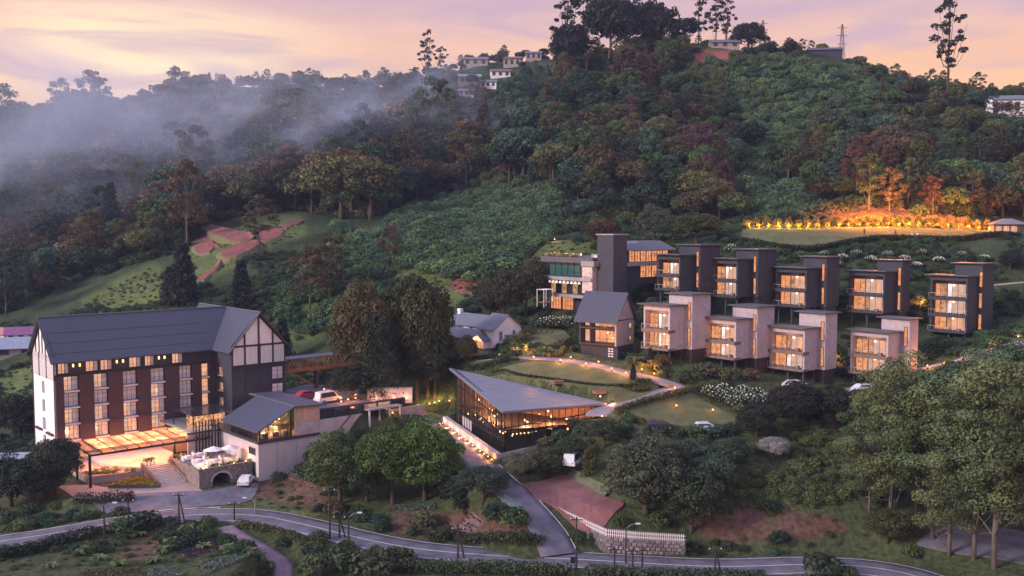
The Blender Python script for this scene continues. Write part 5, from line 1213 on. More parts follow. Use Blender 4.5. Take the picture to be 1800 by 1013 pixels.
hedge(bl([(165, 940), (210, 933), (260, 925), (310, 920)]), 'low green hedge along the road above the vegetable plots', .9, 1.2, (.06, .08, .03), .26)
hedge(bl([(420, 925), (470, 935), (520, 950), (560, 965)]), 'grassy verge hedge between the road and the pinkish lane', .7, 1.6, (.085, .10, .035), .26)
hedge(bl([(700, 1003), (780, 1006), (860, 1008), (940, 1012), (1000, 1014)]), 'leafy hedge along the near side of the road, bottom centre', 1.4, 2.0, (.06, .085, .035), .28, 60)
hedge(bl([(1040, 1012), (1150, 1016), (1260, 1018), (1340, 1020)]), 'low bushy hedge below the road, right of centre', 1.0, 1.8, (.055, .08, .04), .28, 60)
for px, lab in ((1030, 'left of two tall clipped yew columns beside the red car park'), (1042, 'right of two tall clipped yew columns beside the red car park')):
    p = ghit(px, 842 if px < 1035 else 838); t = thing('yew_column', lab, 'shrub', p); rng = np.random.default_rng(px)
    inst('foliage', leaf_mesh('foliage', [(rng.normal() * .15, rng.normal() * .15, .4 + i * .38, .62, .5) for i in range(10)], 90, .22, rng, M_LEAF), t, color=(.075, .08, .022)); TREES.append((p[0], p[1], 1.5))

# ------------------------------------------------------------------ red car park, picket fence on a stone wall, drive rail
def carp_z(x, y): c = PLANES[0][1]; return c[0] * x + c[1] * y + c[2]
drape('car_park', CARP, mat('red_gravel', (.20, .092, .088), .95, .22, .5, .3, 6), 'reddish car park surface above the stone wall', dz=.24)
KEEP.append((CARP, 1.0))
bl_ = pz([(995, 838, 23.6), (1062, 874, 22.4)]); bk = MB(); a, b = Vector(bl_[0]), Vector(bl_[1]); n = (b - a).cross(Zv).normalized() * -1.3
bk.quad(a + Zv * .1, b + Zv * .1, b + n + Zv * 1.0, a + n + Zv * 1.0); gb = bk.build('grass_bank', mat('bank_grass', (.12, .125, .07), .95, .3, 1.5)); tag(gb, 'sloping mown bank beside the red car park', None, kind='structure')
fw_pts = pz([(966, 905, 20.4), (1000, 930, 19.0), (1040, 952, 18.0), (1066, 972, 17.5), (1120, 975, 17.5), (1205, 976, 17.5)])
ft_pts = []
for (px, py), p in zip([(966, 897), (1000, 913), (1040, 931), (1066, 943), (1120, 948), (1205, 953)], fw_pts): ft_pts.append(at(px, py, p[1] + .2))
SWl = thing('stone_retaining_wall', 'rough stone retaining wall under the white picket fence at the junction', 'wall', tuple(fw_pts[3]))
rel = lambda p: Vector(p) - Vector(fw_pts[3])
mb = MB(); rgs = np.random.default_rng(9)
M_STV = []
for i, c in enumerate(((.16, .13, .13), (.21, .175, .165), (.25, .205, .20), (.13, .115, .12))): M_STV.append(mat('wall_stone_%d' % i, c, .9, .3, 3, .6, 6))
for (p0, t0), (p1, t1) in zip(list(zip(fw_pts, ft_pts)), list(zip(fw_pts, ft_pts))[1:]):
    p0, t0, p1, t1 = map(rel, (p0, t0, p1, t1)); nrm = (p1 - p0).cross(Zv).normalized(); back = -nrm * 1.1 if nrm.y < 0 else nrm * 1.1
    mb.quad(p0 - Zv, p1 - Zv, t1, t0); mb.quad(t0, t1, t1 + back, t0 + back); mb.quad(p1 + back - Zv, p0 + back - Zv, t0 + back, t1 + back)
    out_n = -back.normalized(); Ln = (p1 - p0).length; nc = max(2, int(Ln / .62))
    for c in range(nc):
        H_ = (t0.lerp(t1, (c + .5) / nc) - p0.lerp(p1, (c + .5) / nc)).length; nr = max(1, int(H_ / .42))
        for r in range(nr):
            if rgs.uniform() < .08: continue
            off = .5 * (r % 2) / nc; a0, a1 = (c + .04) / nc + off * .9, (c + .94) / nc + off * .9
            if a1 > 1: continue
            v0, v1 = (r + .06) / nr, (r + .92) / nr; q = [p0.lerp(p1, a).lerp(t0.lerp(t1, a), v) for a, v in ((a0, v0), (a1, v0), (a1, v1), (a0, v1))]
            cc = sum(q, Vector()) / 4; q = [cc + (k - cc) * rgs.uniform(.86, 1.0) for k in q]; e = out_n * rgs.uniform(.06, .16)
            s = MB(); k_ = [cc + (k - cc) * .72 + e for k in q]; s.poly(k_); [s.quad(q[i], q[(i + 1) % 4], k_[(i + 1) % 4], k_[i]) for i in range(4)]
            s.build('stone', M_STV[rgs.integers(4)], SWl)
mb.build('wall_core', mat('mortar', (.14, .12, .12), .95, .25, 2), SWl)
PFn = thing('picket_fence', 'white picket fence along the top of the stone wall', 'fence', tuple(ft_pts[3]))
rel2 = lambda p: Vector(p) - Vector(ft_pts[3]); M_PICK = mat('white_picket', (.66, .58, .60), .7, .1, 3)
pk = MB().box(-.06, .06, -.02, .02, 0, 1.0).mesh('picket', M_PICK); cnt = 0
for t0, t1 in zip(ft_pts, ft_pts[1:]):
    a, b = rel2(t0), rel2(t1); n = int((b - a).length / .26); az = math.atan2((b - a).y, (b - a).x)
    for z in (.28, .75): MB().bar(a + Zv * z, b + Zv * z, .05, .09).build('rail', M_PICK, PFn)
    for i in range(n): inst('picket', pk, PFn, a.lerp(b, i / n), az)
KEEP.append(([p[:2] + np.array([-.5, -1.5]) for p in fw_pts] + [p[:2] + np.array([.5, 1.8]) for p in ft_pts[::-1]], .4))
GR = thing('green_railing', 'green metal railing with mesh along the outer edge of the drive', 'railing', tuple(ROADS['drive_road'][0][4]))
dr = [Vector(p) - GR.location for p in ROADS['drive_road'][0][4:26]]; M_GRN = mat('green_paint', (.05, .20, .16), .6, .2, 2)
side = []
for i in range(len(dr)):
    d = (dr[min(i + 1, len(dr) - 1)] - dr[max(i - 1, 0)]).normalized(); side.append(dr[i] + Vector((-d.y, d.x, 0)) * 2.75)
for a, b in zip(side, side[1:]):
    for z in (.55, 1.05): MB().bar(a + Zv * z, b + Zv * z, .06).build('rail', M_GRN, GR)
for a in side[::2]: MB().bar(a - Zv * .3, a + Zv * 1.1, .07).build('post', M_GRN, GR)
DW = thing('drive_retaining_wall', 'mossy retaining wall below the green railing of the drive', 'wall', GR.location)
mb = MB()
for a, b in zip(side, side[1:]): 
    o1 = Vector((-.25, 0, 0)); mb.quad(a + o1 - Zv * 2.2, b + o1 - Zv * 2.2, b + o1 - Zv * .02, a + o1 - Zv * .02); mb.quad(a + o1 - Zv * .02, b + o1 - Zv * .02, b - o1 - Zv * .02, a - o1 - Zv * .02)
mb.build('wall', M_STONE, DW)

# ------------------------------------------------------------------ poles and lamps
M_POLE = mat('pole_dark', (.035, .03, .032), .8, .3, 3); M_POLEG = mat('pole_grey', (.20, .19, .19), .7, .2, 3)
def pole(px, yt, yb, label, kind='pole', lamp=0, mm=None, name='utility_pole'):
    p = ghit(px, yb) if yb < 990 else (lambda q: q)(ghit(px, yb)); h = (yb - yt) / F_PX * p[1] * 1.005
    t = thing(name, label, 'pole', p)
    MB().tube([(0, 0, -.6), (0, 0, h)], [.15, .09], 7).build('shaft', mm or M_POLE, t)
    if kind == 'A': MB().tube([(.9, .2, -.6), (.05, 0, h * .92)], [.13, .09], 6).build('brace', mm or M_POLE, t)
    if kind in ('pole', 'A') and not lamp:
        MB().bar((-.8, 0, h - .35), (.8, 0, h - .35), .09, .11).build('crossarm', mm or M_POLE, t)
        for x in (-.7, 0, .7): MB().lathe([(.04, 0), (.07, .08), (.03, .2)], 6, (x, 0, h - .3)).build('insulator', M_FRAMEW, t)
    if lamp:
        MB().tube([(0, 0, h - .3), (lamp * .6, 0, h + .25), (lamp * 1.3, 0, h + .4)], [.06, .05, .04], 6).build('arm', M_POLEG, t)
        MB().box(min(lamp * 1.2, lamp * 1.8), max(lamp * 1.2, lamp * 1.8), -.12, .12, h + .33, h + .46).build('lamp_head', M_FRAMEW, t)
    TREES.append((p[0], p[1], 1.2)); return t
pole(184, 888, 958, 'street lamp pole at the left of the vegetable plots', lamp=1, name='street_lamp')
pole(226, 876, 921, 'plain dark pole at the road edge left of the forecourt'); pole(315, 866, 926, 'dark A shaped pole in front of the hotel steps', 'A')
pole(412, 881, 917, 'short dark pole at the head of the pinkish lane'); pole(449, 880, 906, 'slim grey street lamp beyond the road bend', lamp=-1, mm=M_POLEG, name='street_lamp')
pole(580, 856, 949, 'tall dark pole in front of the bright green trees'); pole(597, 906, 947, 'short twin pole left of the curved street lamp', 'A'); pole(613, 905, 958, 'street lamp with curved arm at the roadside, left of centre', lamp=1, name='street_lamp')
pole(805, 925, 984, 'dark pole at the roadside below the ploughed field', 'A'); pole(1013, 907, 1003, 'tall brown pole standing in front of the drive junction'); pole(1100, 925, 992, 'dark pole in front of the stone wall', lamp=1, name='street_lamp')
pole(1080, 962, 1012, 'left short post of the pair below the stone wall', mm=M_POLE); pole(1112, 963, 1012, 'middle short post below the stone wall'); pole(1129, 962, 1008, 'right short post below the stone wall'); pole(1257, 960, 1012, 'dark double pole at the right of the stone wall', 'A')
SG = thing('road_sign', 'small dark rectangular sign board on a post at the road junction', 'sign', ghit(1009, 1000)); MB().box(-.04, .04, -.04, .04, -.3, 1.2).build('post', M_POLE, SG); MB().box(-.45, .45, -.08, -.04, .7, 1.5).build('board', M_BLACK, SG)
GN_ = thing('gate_plaque', 'pale green plaque fixed to the stone wall by the drive', 'plaque', tuple(fw_pts[2] + np.array([-.6, -.5, .5]))); MB().box(-.22, .22, -.06, 0, 0, 1.0).build('plate', mat('pale_green', (.28, .42, .38)), GN_); MB().box(-.28, .28, .0, .04, -.06, 1.06).build('backing', M_CHAR, GN_)
# ------------------------------------------------------------------ garden lamps that throw the orange pools on the paths
def garden_lamp(px, py, power=26, grp='garden path lamps', lab='small garden lamp throwing an orange pool on the path', col=(1, .33, .10)):
    p = ghit(px, py); t = thing('garden_lamp', lab, 'lamp', p, 0, grp)
    MB().tube([(0, 0, -.1), (0, 0, .45)], .04, 6).build('stem', M_BLACK, t); MB().lathe([(.05, .45), (.13, .47), (.13, .62), (.03, .7)], 7).build('glow_head', emis('path_lamp_glow', (1, .42, .12), 2.2, .05), t); lamp_light(t, (0, 0, 1.15), power * 7.0, col, .12); return t
for px, py in ((742, 641), (765, 634), (880, 636), (905, 624), (925, 622), (938, 634), (958, 622), (985, 640), (1003, 634), (1030, 646), (1052, 642), (1075, 654), (1100, 662), (1128, 656), (1150, 663), (1186, 688), (1075, 722), (1055, 722), (1058, 740), (1630, 650), (1660, 645), (1692, 634), (1750, 612), (1790, 598)): garden_lamp(px, py, 30)
for px, py in ((735, 718), (745, 717), (755, 716), (764, 716), (772, 715), (790, 715)): garden_lamp(px, py, 5, 'lane lamps', 'small flame like lamp in the row beside the lane left of the glass hall', (1, .6, .2))
for px, py, lab in ((1189, 720, 'low white lamp standing on the hedged lawn'), (1253, 727, 'small reddish lamp near the right end of the hedged lawn')): garden_lamp(px, py, 6, None, lab)
for px, py in ((600, 712), (612, 708), (625, 706), (570, 690), (582, 688), (690, 735), (650, 700), (530, 680)): garden_lamp(px, py, 9, 'car park lamps', 'small glowing lamp by the upper car park under the dark trees')
for px, py, lab in ((1690, 541, 'small lamp on the slope right of the three storey villa'), (1467, 637, 'lamp in the shrubs between the last two pale villas'), (1620, 538, 'lamp on the slope left of the three storey villa'), (1130, 358, 'orange lamp lighting a trunk on the hill above the restaurant'), (975, 425, 'orange lamp in the trees left of the restaurant roof')): garden_lamp(px, py, 60, None, lab)
for px, lab in ((980, 'left of two rusty planters on the lower crescent lawn'), (1053, 'right of two rusty planters on the lower crescent lawn')):
    p = ghit(px, 695 if px > 1000 else 684); t = thing('planter_box', lab, 'planter', p, .4); MB().box(-.9, .9, -.7, .7, 0, .5).build('box', M_BRICKR, t); MB().box(-.8, .8, -.6, .6, .5, .53).build('soil', mat('bed_soil', (.12, .09, .05)), t)

# ------------------------------------------------------------------ terrace lawn: lit shrubs, rock face, pavilion, people
M_ROCK = mat('rock_face', (.075, .05, .028), .9, .45, .5, .9, 1.6, stretch=(1, 1, 2.2))
rx = [(1425, 392), (1480, 398), (1540, 400), (1600, 402), (1660, 403), (1725, 402)]; rk = [np.array(base_hit(*p)) for p in rx]; rk = spline(rk, 1.2); mb = MB(); rgk = np.random.default_rng(4); rows_ = 13
for i, p in enumerate(rk):
    e = math.sin(math.pi * min(1, max(0.02, i / (len(rk) - 1)))) ** .5
    for j in range(rows_):
        x, y = p[0] + rgk.normal() * .4, p[1] + 1.5 + j * 1.15 * e + rgk.normal() * .4 + 1.0 * math.sin(i * .6 + j * .9)
        mb.v.append((x, y, gz(x, y) + (.2 + .9 * abs(math.sin(i * .45 + j * .8)) + abs(rgk.normal()) * .5) * min(1, j * .6) * (1 if j < rows_ - 1 else -1.5) - .3))
for i in range(len(rk) - 1):
    for j in range(rows_ - 1): k = i * rows_ + j; mb.f.append((k, k + rows_, k + rows_ + 1, k + 1))
rf_ = mb.build('rock_face', M_ROCK); tag(rf_, 'jagged reddish rock face glowing orange behind the terrace lawn', None, kind='structure'); KEEP.append(([rk[0][:2], rk[-1][:2], rk[-1][:2] + [0, 4], rk[0][:2] + [0, 4]], .5))
M_FLAME = mat('lamp_dish', (.3, .2, .1))
for i in range(25):
    px = 1314 + i * (1734 - 1314) / 24; py = 398 + 5 * min(1, i / 12) ; p = np.array(base_hit(px, py)); p[2] = gz(p[0], p[1])
    t = thing('lit_shrub', 'clipped shrub lit golden by a ground lamp along the back of the terrace lawn', 'shrub', p, i, 'lit shrubs behind the terrace lawn')
    inst('foliage', PS[i % 4], t, (0, .3, .1), i, (.62 + .12 * (i % 3 == 0), .6, 1.2 + .55 * ((i * 7) % 5) / 5), (.20, .15, .035)); TREES.append((p[0], p[1], 1.6))
    lf = thing('ground_lamp', 'small upward ground lamp in front of a lit shrub by the terrace lawn', 'lamp', (p[0], p[1] - 1.25, gz(p[0], p[1] - 1.25)), 0, 'ground lamps behind the terrace lawn')
    MB().lathe([(.09, 0), (.13, .25), (.12, .27)], 8).build('housing', M_BLACK, lf); MB().lathe([(.1, .271), (.1, .29)], 8).build('lens', E_LAMP, lf)
    lamp_light(lf, (0, .1, .75), 300, (1, .50, .06) if i < 8 or 13 < i < 18 else (1, .36, .06), .2)
for i, px in enumerate((1505, 1580, 1640, 1690, 1545)):
    p = np.array(base_hit(px, 399)); lf = thing('rock_floodlight', 'orange floodlight at the foot of the rock face', 'lamp', (p[0], p[1] + .2, gz(p[0], p[1] + .2)), 0, 'rock floodlights')
    MB().tube([(0, -2.2, -.3), (0, -2.2, 3.0)], .05, 6).build('added_mast', M_BLACK, lf); MB().box(-.22, .22, -2.35, -2.1, 3.0, 3.3).build('housing', M_BLACK, lf); MB().box(-.18, .18, -2.09, -2.07, 3.04, 3.26).build('lens', E_LAMP, lf); lamp_light(lf, (0, -1.8, 3.6), 8500, (1, .27, .03), .3)  # post added to lift the flood so its light reaches the foliage above
pp = np.array(base_hit(1775, 412)); pv = thing('garden_pavilion', 'small square pavilion with hipped roof and lit doors at the end of the terrace lawn', 'pavilion', (pp[0], pp[1], gz(pp[0], pp[1])), -.2)
MB().box(-3.6, 3.6, 0, 5, -.6, 2.7).build('wall', M_BRICKR, pv)
hr = [(-4.3, -.8, 2.6), (4.3, -.8, 2.6), (4.3, 5.8, 2.6), (-4.3, 5.8, 2.6)]; mb = MB()
for i in range(4): mb.poly([hr[i], hr[(i + 1) % 4], (0.8 if (i in (0, 1)) else -.8, 2.5, 4.1) if False else (1.0 if hr[(i + 1) % 4][0] > 0 else -1.0, 2.5, 4.0), (1.0 if hr[i][0] > 0 else -1.0, 2.5, 4.0)])
mb.poly(hr[::-1]); mb.build('roof', M_SLATE2, pv)
for x in (-3.1, -1.4, .3): window(pv, face((0, 0, 0), (1, 0, 0), (0, -1, 0)), x, x + 1.2, 0, 2.2, [(0, .5, E_CURT), (.5, 1, E_WARM)], w=.01, m=M_FRAMEW)
window(pv, face((0, 0, 0), (1, 0, 0), (0, -1, 0)), 1.9, 3.1, .4, 2.2, [(0, 1, M_GLASSD)], w=.01, m=M_CHAR)
def person(px, py, label, top, legs, lean=0.0, d=None):
    p = ghit(px, py); t = thing('person', label, 'person', p, random.uniform(-.6, .6))
    V = [(0, 0, .92), (0, 0, 1.15), (0, 0, 1.42), (0, lean, 1.52), (0, lean, 1.66), (.17, 0, 1.40), (.24, .04, 1.14), (.22, -.08, .92), (-.17, 0, 1.40), (-.24, -.02, 1.14), (-.2, -.12, .94), (.10, 0, .88), (.11, .06, .48), (.12, .0, .06), (.12, -.14, .03), (-.10, 0, .88), (-.11, -.10, .48), (-.12, -.02, .06), (-.12, -.16, .03)]
    Ed = [(0, 1), (1, 2), (2, 3), (3, 4), (2, 5), (5, 6), (6, 7), (2, 8), (8, 9), (9, 10), (0, 11), (11, 12), (12, 13), (13, 14), (0, 15), (15, 16), (16, 17), (17, 18)]
    R_ = [.15, .14, .16, .06, .11, .075, .055, .04, .075, .055, .04, .095, .065, .05, .04, .095, .065, .05, .04]
    me = bpy.data.meshes.new('body'); me.from_pydata(V, Ed, []); o = bpy.data.objects.new('body', me); COL.objects.link(o); o.parent = t
    sk = o.modifiers.new('skin', 'SKIN'); sd = o.modifiers.new('sub', 'SUBSURF'); sd.levels = 1; sd.render_levels = 1
    for i, r in enumerate(R_): me.skin_vertices[0].data[i].radius = (r, r * .8)
    me.skin_vertices[0].data[0].use_root = True
    m, n, oo = new_mat('clothing'); b = n.nodes.new('ShaderNodeBsdfPrincipled'); L(n, b.outputs[0], oo.inputs[0]); g = n.nodes.new('ShaderNodeTexCoord'); s = n.nodes.new('ShaderNodeSeparateXYZ'); L(n, g.outputs['Object'], s.inputs[0])
    r = n.nodes.new('ShaderNodeValToRGB'); r.color_ramp.interpolation = 'CONSTANT'; k = n.nodes.new('ShaderNodeMath'); k.operation = 'MULTIPLY'; k.inputs[1].default_value = .5; L(n, s.outputs['Z'], k.inputs[0]); L(n, k.outputs[0], r.inputs[0])
    r.color_ramp.elements[0].color = (*legs, 1); r.color_ramp.elements[1].position = .47; r.color_ramp.elements[1].color = (*top, 1); e = r.color_ramp.elements.new(.745); e.color = (.35, .2, .14, 1); L(n, r.outputs[0], b.inputs['Base Color']); me.materials.append(m)
    MB().lathe([(.02, .0), (.09, .02), (.115, .1), (.10, .2), (.03, .24)], 8, (0, lean + .02, 1.63)).build('hair', M_BLACK, t, True); return t
person(1564, 419, 'person in pale pink top standing on the terrace lawn', (.6, .35, .33), (.1, .1, .14)); person(1574, 419, 'person in dark clothes standing beside the one in pale pink', (.05, .05, .07), (.04, .04, .05)); person(1519, 415, 'person in dark green standing alone on the terrace lawn', (.05, .08, .05), (.05, .05, .05))
for px, lab in ((1607, 'left white lounge chair on the terrace lawn'), (1617, 'right white lounge chair on the terrace lawn')):
    p = ghit(px, 418); t = thing('lounge_chair', lab, 'chair', p, .3); MB().box(-.3, .3, -.9, .5, .3, .38).build('seat', M_FRAMEW, t); MB().slab([(-.3, .5, .36), (.3, .5, .36), (.3, .95, .95), (-.3, .95, .95)], .07).build('backrest', M_FRAMEW, t)
    for x in (-.26, .26):
        for y in (-.8, .4): MB().box(x - .03, x + .03, y - .03, y + .03, 0, .3).build('leg', M_FRAMEW, t)

# ------------------------------------------------------------------ vehicles
def car(p, rz, label, col, van=False, name='car'):
    t = thing(name, label, 'van' if van else 'car', tuple(p), rz); Lc, Wc, Hc = (4.8, 1.9, 2.0) if van else (4.2, 1.75, 1.45)
    m = mat('car_paint_%d_%d_%d' % tuple(int(c * 99) for c in col), col, .3, .03, 1, spec=.6)
    prof = [(-Lc / 2, .35), (-Lc / 2, .85), (-Lc * .47, 1.0), (-Lc * .43, Hc * .97), (Lc * .18, Hc), (Lc * .34, 1.05), (Lc * .47, .9), (Lc / 2, .6), (Lc / 2, .35)] if van else [(-Lc / 2, .35), (-Lc / 2, .8), (-Lc * .42, .95), (-Lc * .28, Hc * .97), (Lc * .1, Hc), (Lc * .27, .95), (Lc * .46, .82), (Lc / 2, .55), (Lc / 2, .35)]
    mb = MB(); n = len(prof); ins = [.0 if z < 1 else .16 for x, z in prof]
    for s in (-1, 1): mb.v += [(x, s * (Wc / 2 - k), z) for (x, z), k in zip(prof, ins)]
    mb.f.append(tuple(range(n))); mb.f.append(tuple(reversed(range(n, 2 * n)))); mb.f += [(i, i + n, (i + 1) % n + n, (i + 1) % n) for i in range(n)]; mb.build('body', m, t)
    g = MB(); 
    for s in (-1, 1):
        y0, y1 = s * (Wc / 2 - .045), s * (Wc / 2 - .14); k = [(prof[2][0] + .3, 1.06, y0), (prof[5][0] - .3, 1.06, y0), (prof[4][0] - .1, Hc * .93, y1), (prof[3][0] + .2, Hc * .93, y1)]; g.poly([(a, c + s * .03, b) for a, b, c in (k if s < 0 else k[::-1])])
    g.build('side_glass', M_GLASSD, t)
    a, b = prof[4], prof[5]; MB().quad((a[0] + .06, -Wc / 2 + .25, a[1] - .03), (b[0] + .02, -Wc / 2 + .18, b[1] + .06), (b[0] + .02, Wc / 2 - .18, b[1] + .06), (a[0] + .06, Wc / 2 - .25, a[1] - .03)).build('windscreen', M_GLASSD, t)
    for x in (-Lc * .3, Lc * .31):
        for s in (-1, 1): w = MB(); w.tube([(x, s * (Wc / 2 - .2), .32), (x, s * (Wc / 2 + .01), .32)], .32, 10); wo = w.build('wheel', M_BLACK, t); MB().tube([(x, s * (Wc / 2 + .011), .32), (x, s * (Wc / 2 + .03), .32)], .18, 8).build('rim', M_POLEG, wo)
    for s in (-1, 1): MB().box(Lc / 2 - .06, Lc / 2 + .02, s * .62 - .15, s * .62 + .15, .6, .75).build('headlight', M_FRAMEW, t); MB().box(-Lc / 2 - .02, -Lc / 2 + .03, s * .66 - .1, s * .66 + .1, .72, .88).build('tail_light', mat('red_lens', (.4, .02, .02)), t)
    return t
car(hot(19.6, -28.4, .08), RZH + .9, 'white car waiting at the arched gateway of the hotel terrace', (.6, .58, .6), False)
car(hot(39.5, -19.5, 9.4), RZH + .1, 'white van parked on the upper car park', (.66, .64, .66), True, 'van'); car(hot(38.6, -13.8, 9.4), RZH, 'red car parked behind the white van on the upper car park', (.35, .03, .06))
p = ghit(1240, 759); car(p, .1, 'silver car parked below the hedged lawn', (.5, .55, .62)); p = ghit(1160, 756); car(p, .1, 'dark car half hidden by shrubs below the hedged lawn', (.03, .03, .04))
p = ghit(1008, 822); car(p, 1.2, 'white van parked in the hedge lane beside the yew columns', (.6, .62, .68), True, 'van')
for px, lab, c in ((1398, 'white car parked under the third pale villa', (.6, .6, .62)), (1520, 'white car parked below the last pale villa', (.6, .6, .65))): p = ghit(px, 683 if px < 1450 else 690); car(p, .2, lab, c)

# ------------------------------------------------------------------ concrete portico, water tank, pylons, far houses
PO = thing('concrete_portico', 'small concrete portico with white posts at the lane above the bright trees', 'portico', ghit(650, 752), RZH)
MB().box(-.3, 6.5, -.3, 3.2, 2.6, 2.85).build('roof', M_CONC, PO)
for x in (0, 2.0, 4.0, 6.2): MB().box(x - .12, x + .12, -.1, .14, -.8, 2.6).build('post', M_FRAMEW, PO)
MB().box(6.5, 11.5, 0, .35, -.8, 2.3).build('low_wall', M_CONC, PO); MB().box(-.3, 6.5, 3.0, 3.2, -.8, 2.6).build('back_wall', M_CHAR, PO)
LWp = ghit(690, 705); LWl = thing('lit_garden_wall', 'pale garden wall glowing pink under the dark trees', 'wall', (LWp[0], LWp[1], LWp[2]), .1); MB().box(-4.5, 3.5, 0, .3, -.5, 2.2).build('wall', M_PALEST, LWl); MB().box(-4.6, 3.6, -.05, .35, 2.2, 2.35).build('coping', M_CONC, LWl); [lamp_light(LWl, (x, -.9, .5), 70, (1, .45, .25), .2) for x in (-3, 0, 2.4)]
tk = ghit(563, 582); T = thing('water_tank', 'pale blue water tank on the slope behind the hotel', 'tank', tk); MB().lathe([(.8, 0), (.85, .1), (.85, 1.6), (.3, 1.9), (.28, 2.0)], 14).build('drum', mat('pale_blue_plastic', (.38, .45, .55), .5), T); MB().lathe([(.3, 2.0), (.3, 2.1), (.1, 2.14)], 12).build('lid', M_CHAR, T)
def house(px, py, w, dp, h, rr, label, wall, roof, rz=0.0, d=None, n=3, win=None, name='house'):
    p = ghit(px, py)
    if p[1] > 620: p = at(px, py, 600); p[2] = gz(p[0], p[1])
    t = thing(name, label, 'house', tuple(p), rz); x0 = -w / 2
    MB().box(x0, -x0, 0, dp, -3, h).build('wall', wall, t); k = rr / (dp / 2) * .6
    for s in (0, 1):
        q = [(x0 - .6, -.6, h - k), (-x0 + .6, -.6, h - k), (-x0 + .6, dp / 2, h + rr), (x0 - .6, dp / 2, h + rr)] if s == 0 else [(x0 - .6, dp / 2, h + rr), (-x0 + .6, dp / 2, h + rr), (-x0 + .6, dp + .6, h - k), (x0 - .6, dp + .6, h - k)]
        MB().slab(q, .18).build('roof', roof, t)
    for x in (x0, -x0): MB().poly([(x, 0, h), (x, dp, h), (x, dp / 2, h + rr - .1)]).build('gable', wall, t)
    Fh = face((x0, 0, 0), (1, 0, 0), (0, -1, 0))
    for i in range(n): a = w * (i + .25) / n; window(t, Fh, a, a + w / n * .45, h * .35, h * .82, [(0, .5, win or M_GLASSD), (.5, 1, win or M_GLASSD)], w=.01, m=M_CHAR, fw=.1)
    kf = 9 if p[1] < 450 else 4; KEEP.append(([(p[0] - w * .6, p[1] - kf), (p[0] + w * .6, p[1] - kf), (p[0] + w * .6, p[1] + dp), (p[0] - w * .6, p[1] + dp)], .5)); return t
M_HB = mat('weathered_house_wall', (.30, .265, .265), .85, .2, .6); M_RUSTR = mat('rusty_sheet_roof', (.17, .12, .115), .7, .3, .8); M_PURP = mat('magenta_sheet_roof', (.22, .09, .19), .6, .2, .7); M_BLR = mat('blue_grey_sheet_roof', (.24, .28, .35), .5, .15, .8)
house(1275, 86, 12, 6, 3.0, 1.3, 'low white bungalow on the hilltop beside the tall trees', M_HB, M_SLATE2)
house(1385, 86, 10, 6, 3.6, 1.5, 'grey house on the hilltop under the first pylon', M_HB, M_SLATE2, .1); house(1452, 98, 13, 7, 2.6, 1.2, 'open sided house with wide dark roof near the hilltop', M_CHAR, M_SLATE, -.15)
house(1780, 206, 13, 8, 6.4, 1.6, 'two storey white house at the right edge below the lone tree', M_WHITE, M_SLATE2, -.15, n=4); _q = ghit(1780, 206); KEEP.append(([(_q[0] - 9, _q[1] - 26), (_q[0] + 12, _q[1] - 26), (_q[0] + 12, _q[1]), (_q[0] - 9, _q[1])], .5))
house(826, 150, 12, 8, 5, 1.5, 'pale blue roofed house in the misty saddle', M_HB, M_BLR, .1); house(858, 158, 9, 7, 4, 1.4, 'small white house right of the pale blue roofed one', M_WHITE, M_SLATE2, -.1); house(768, 160, 8, 7, 4, 1.4, 'pinkish house at the left of the misty saddle', M_PALEST, M_RUSTR, .2); house(836, 118, 14, 8, 4.5, 1.6, 'long brown roofed house on the saddle ridge', M_HB, M_RUSTR); house(900, 120, 10, 8, 5.5, 1.4, 'upper house on the saddle ridge among trees', M_HB, M_RUSTR, -.1); house(880, 138, 11, 7, 4, 1.4, 'middle house on the saddle slope with cream wall', M_WHITE, M_RUSTR, .1); house(820, 172, 8, 6, 3.5, 1.2, 'lowest house on the saddle slope, half in mist', M_HB, M_SLATE2); house(938, 108, 9, 7, 5, 1.2, 'house at the right end of the saddle ridge', M_HB, M_SLATE2)
house(38, 606, 7.5, 6, 3.0, 1.5, 'house with magenta roof left of the hotel', M_WHITE, M_PURP, .4); house(8, 632, 16, 9, 3.0, 2.2, 'house with blue grey sheet roof behind the hotel gable', M_HB, M_BLR, .3); house(12, 870, 12, 9, 4.2, 1.6, 'blue grey roofed house at the left edge below the hotel', M_HB, M_BLR, .15); house(12, 606, 8, 6, 3, 1.3, 'pinkish roofed house at the far left edge', M_WHITE, mat('salmon_roof', (.4, .2, .17)), -.2)
house(108, 462, 4, 4, 6.5, 1.0, 'narrow pink house among the trees on the left slope', mat('pink_wall', (.5, .27, .30)), M_RUSTR, 0, n=1)
M_LATT = mat('pylon_steel', (.12, .11, .13), .6)
for px, yt, yb, lab in ((1341, 37, 66, 'left lattice pylon behind the hilltop'), (1480, 44, 80, 'right lattice pylon behind the hilltop')):
    p = at(px, yb, 500); h = (yb - yt) / F_PX * 500; gzz = gz(p[0], 500); t = thing('pylon', lab, 'pylon', (p[0], 500, gzz)); h = p[2] + h - gzz; w = 2.2
    for sx in (-1, 1):
        for sy in (-1, 1): MB().bar((sx * w, sy * w, -1), (sx * .25, sy * .25, h), .22).build('leg', M_LATT, t)
    for i in range(9):
        a, b = i / 9, (i + 1) / 9; wa, wb = w * (1 - a) + .25 * a, w * (1 - b) + .25 * b
        for s in (-1, 1): MB().bar((-wa * s, -wa, h * a), (wb * s, -wb, h * b), .12).build('brace', M_LATT, t)
    for k in (.72, .84, .95): MB().bar((-2.6, 0, h * k), (2.6, 0, h * k), .22).build('crossarm', M_LATT, t)

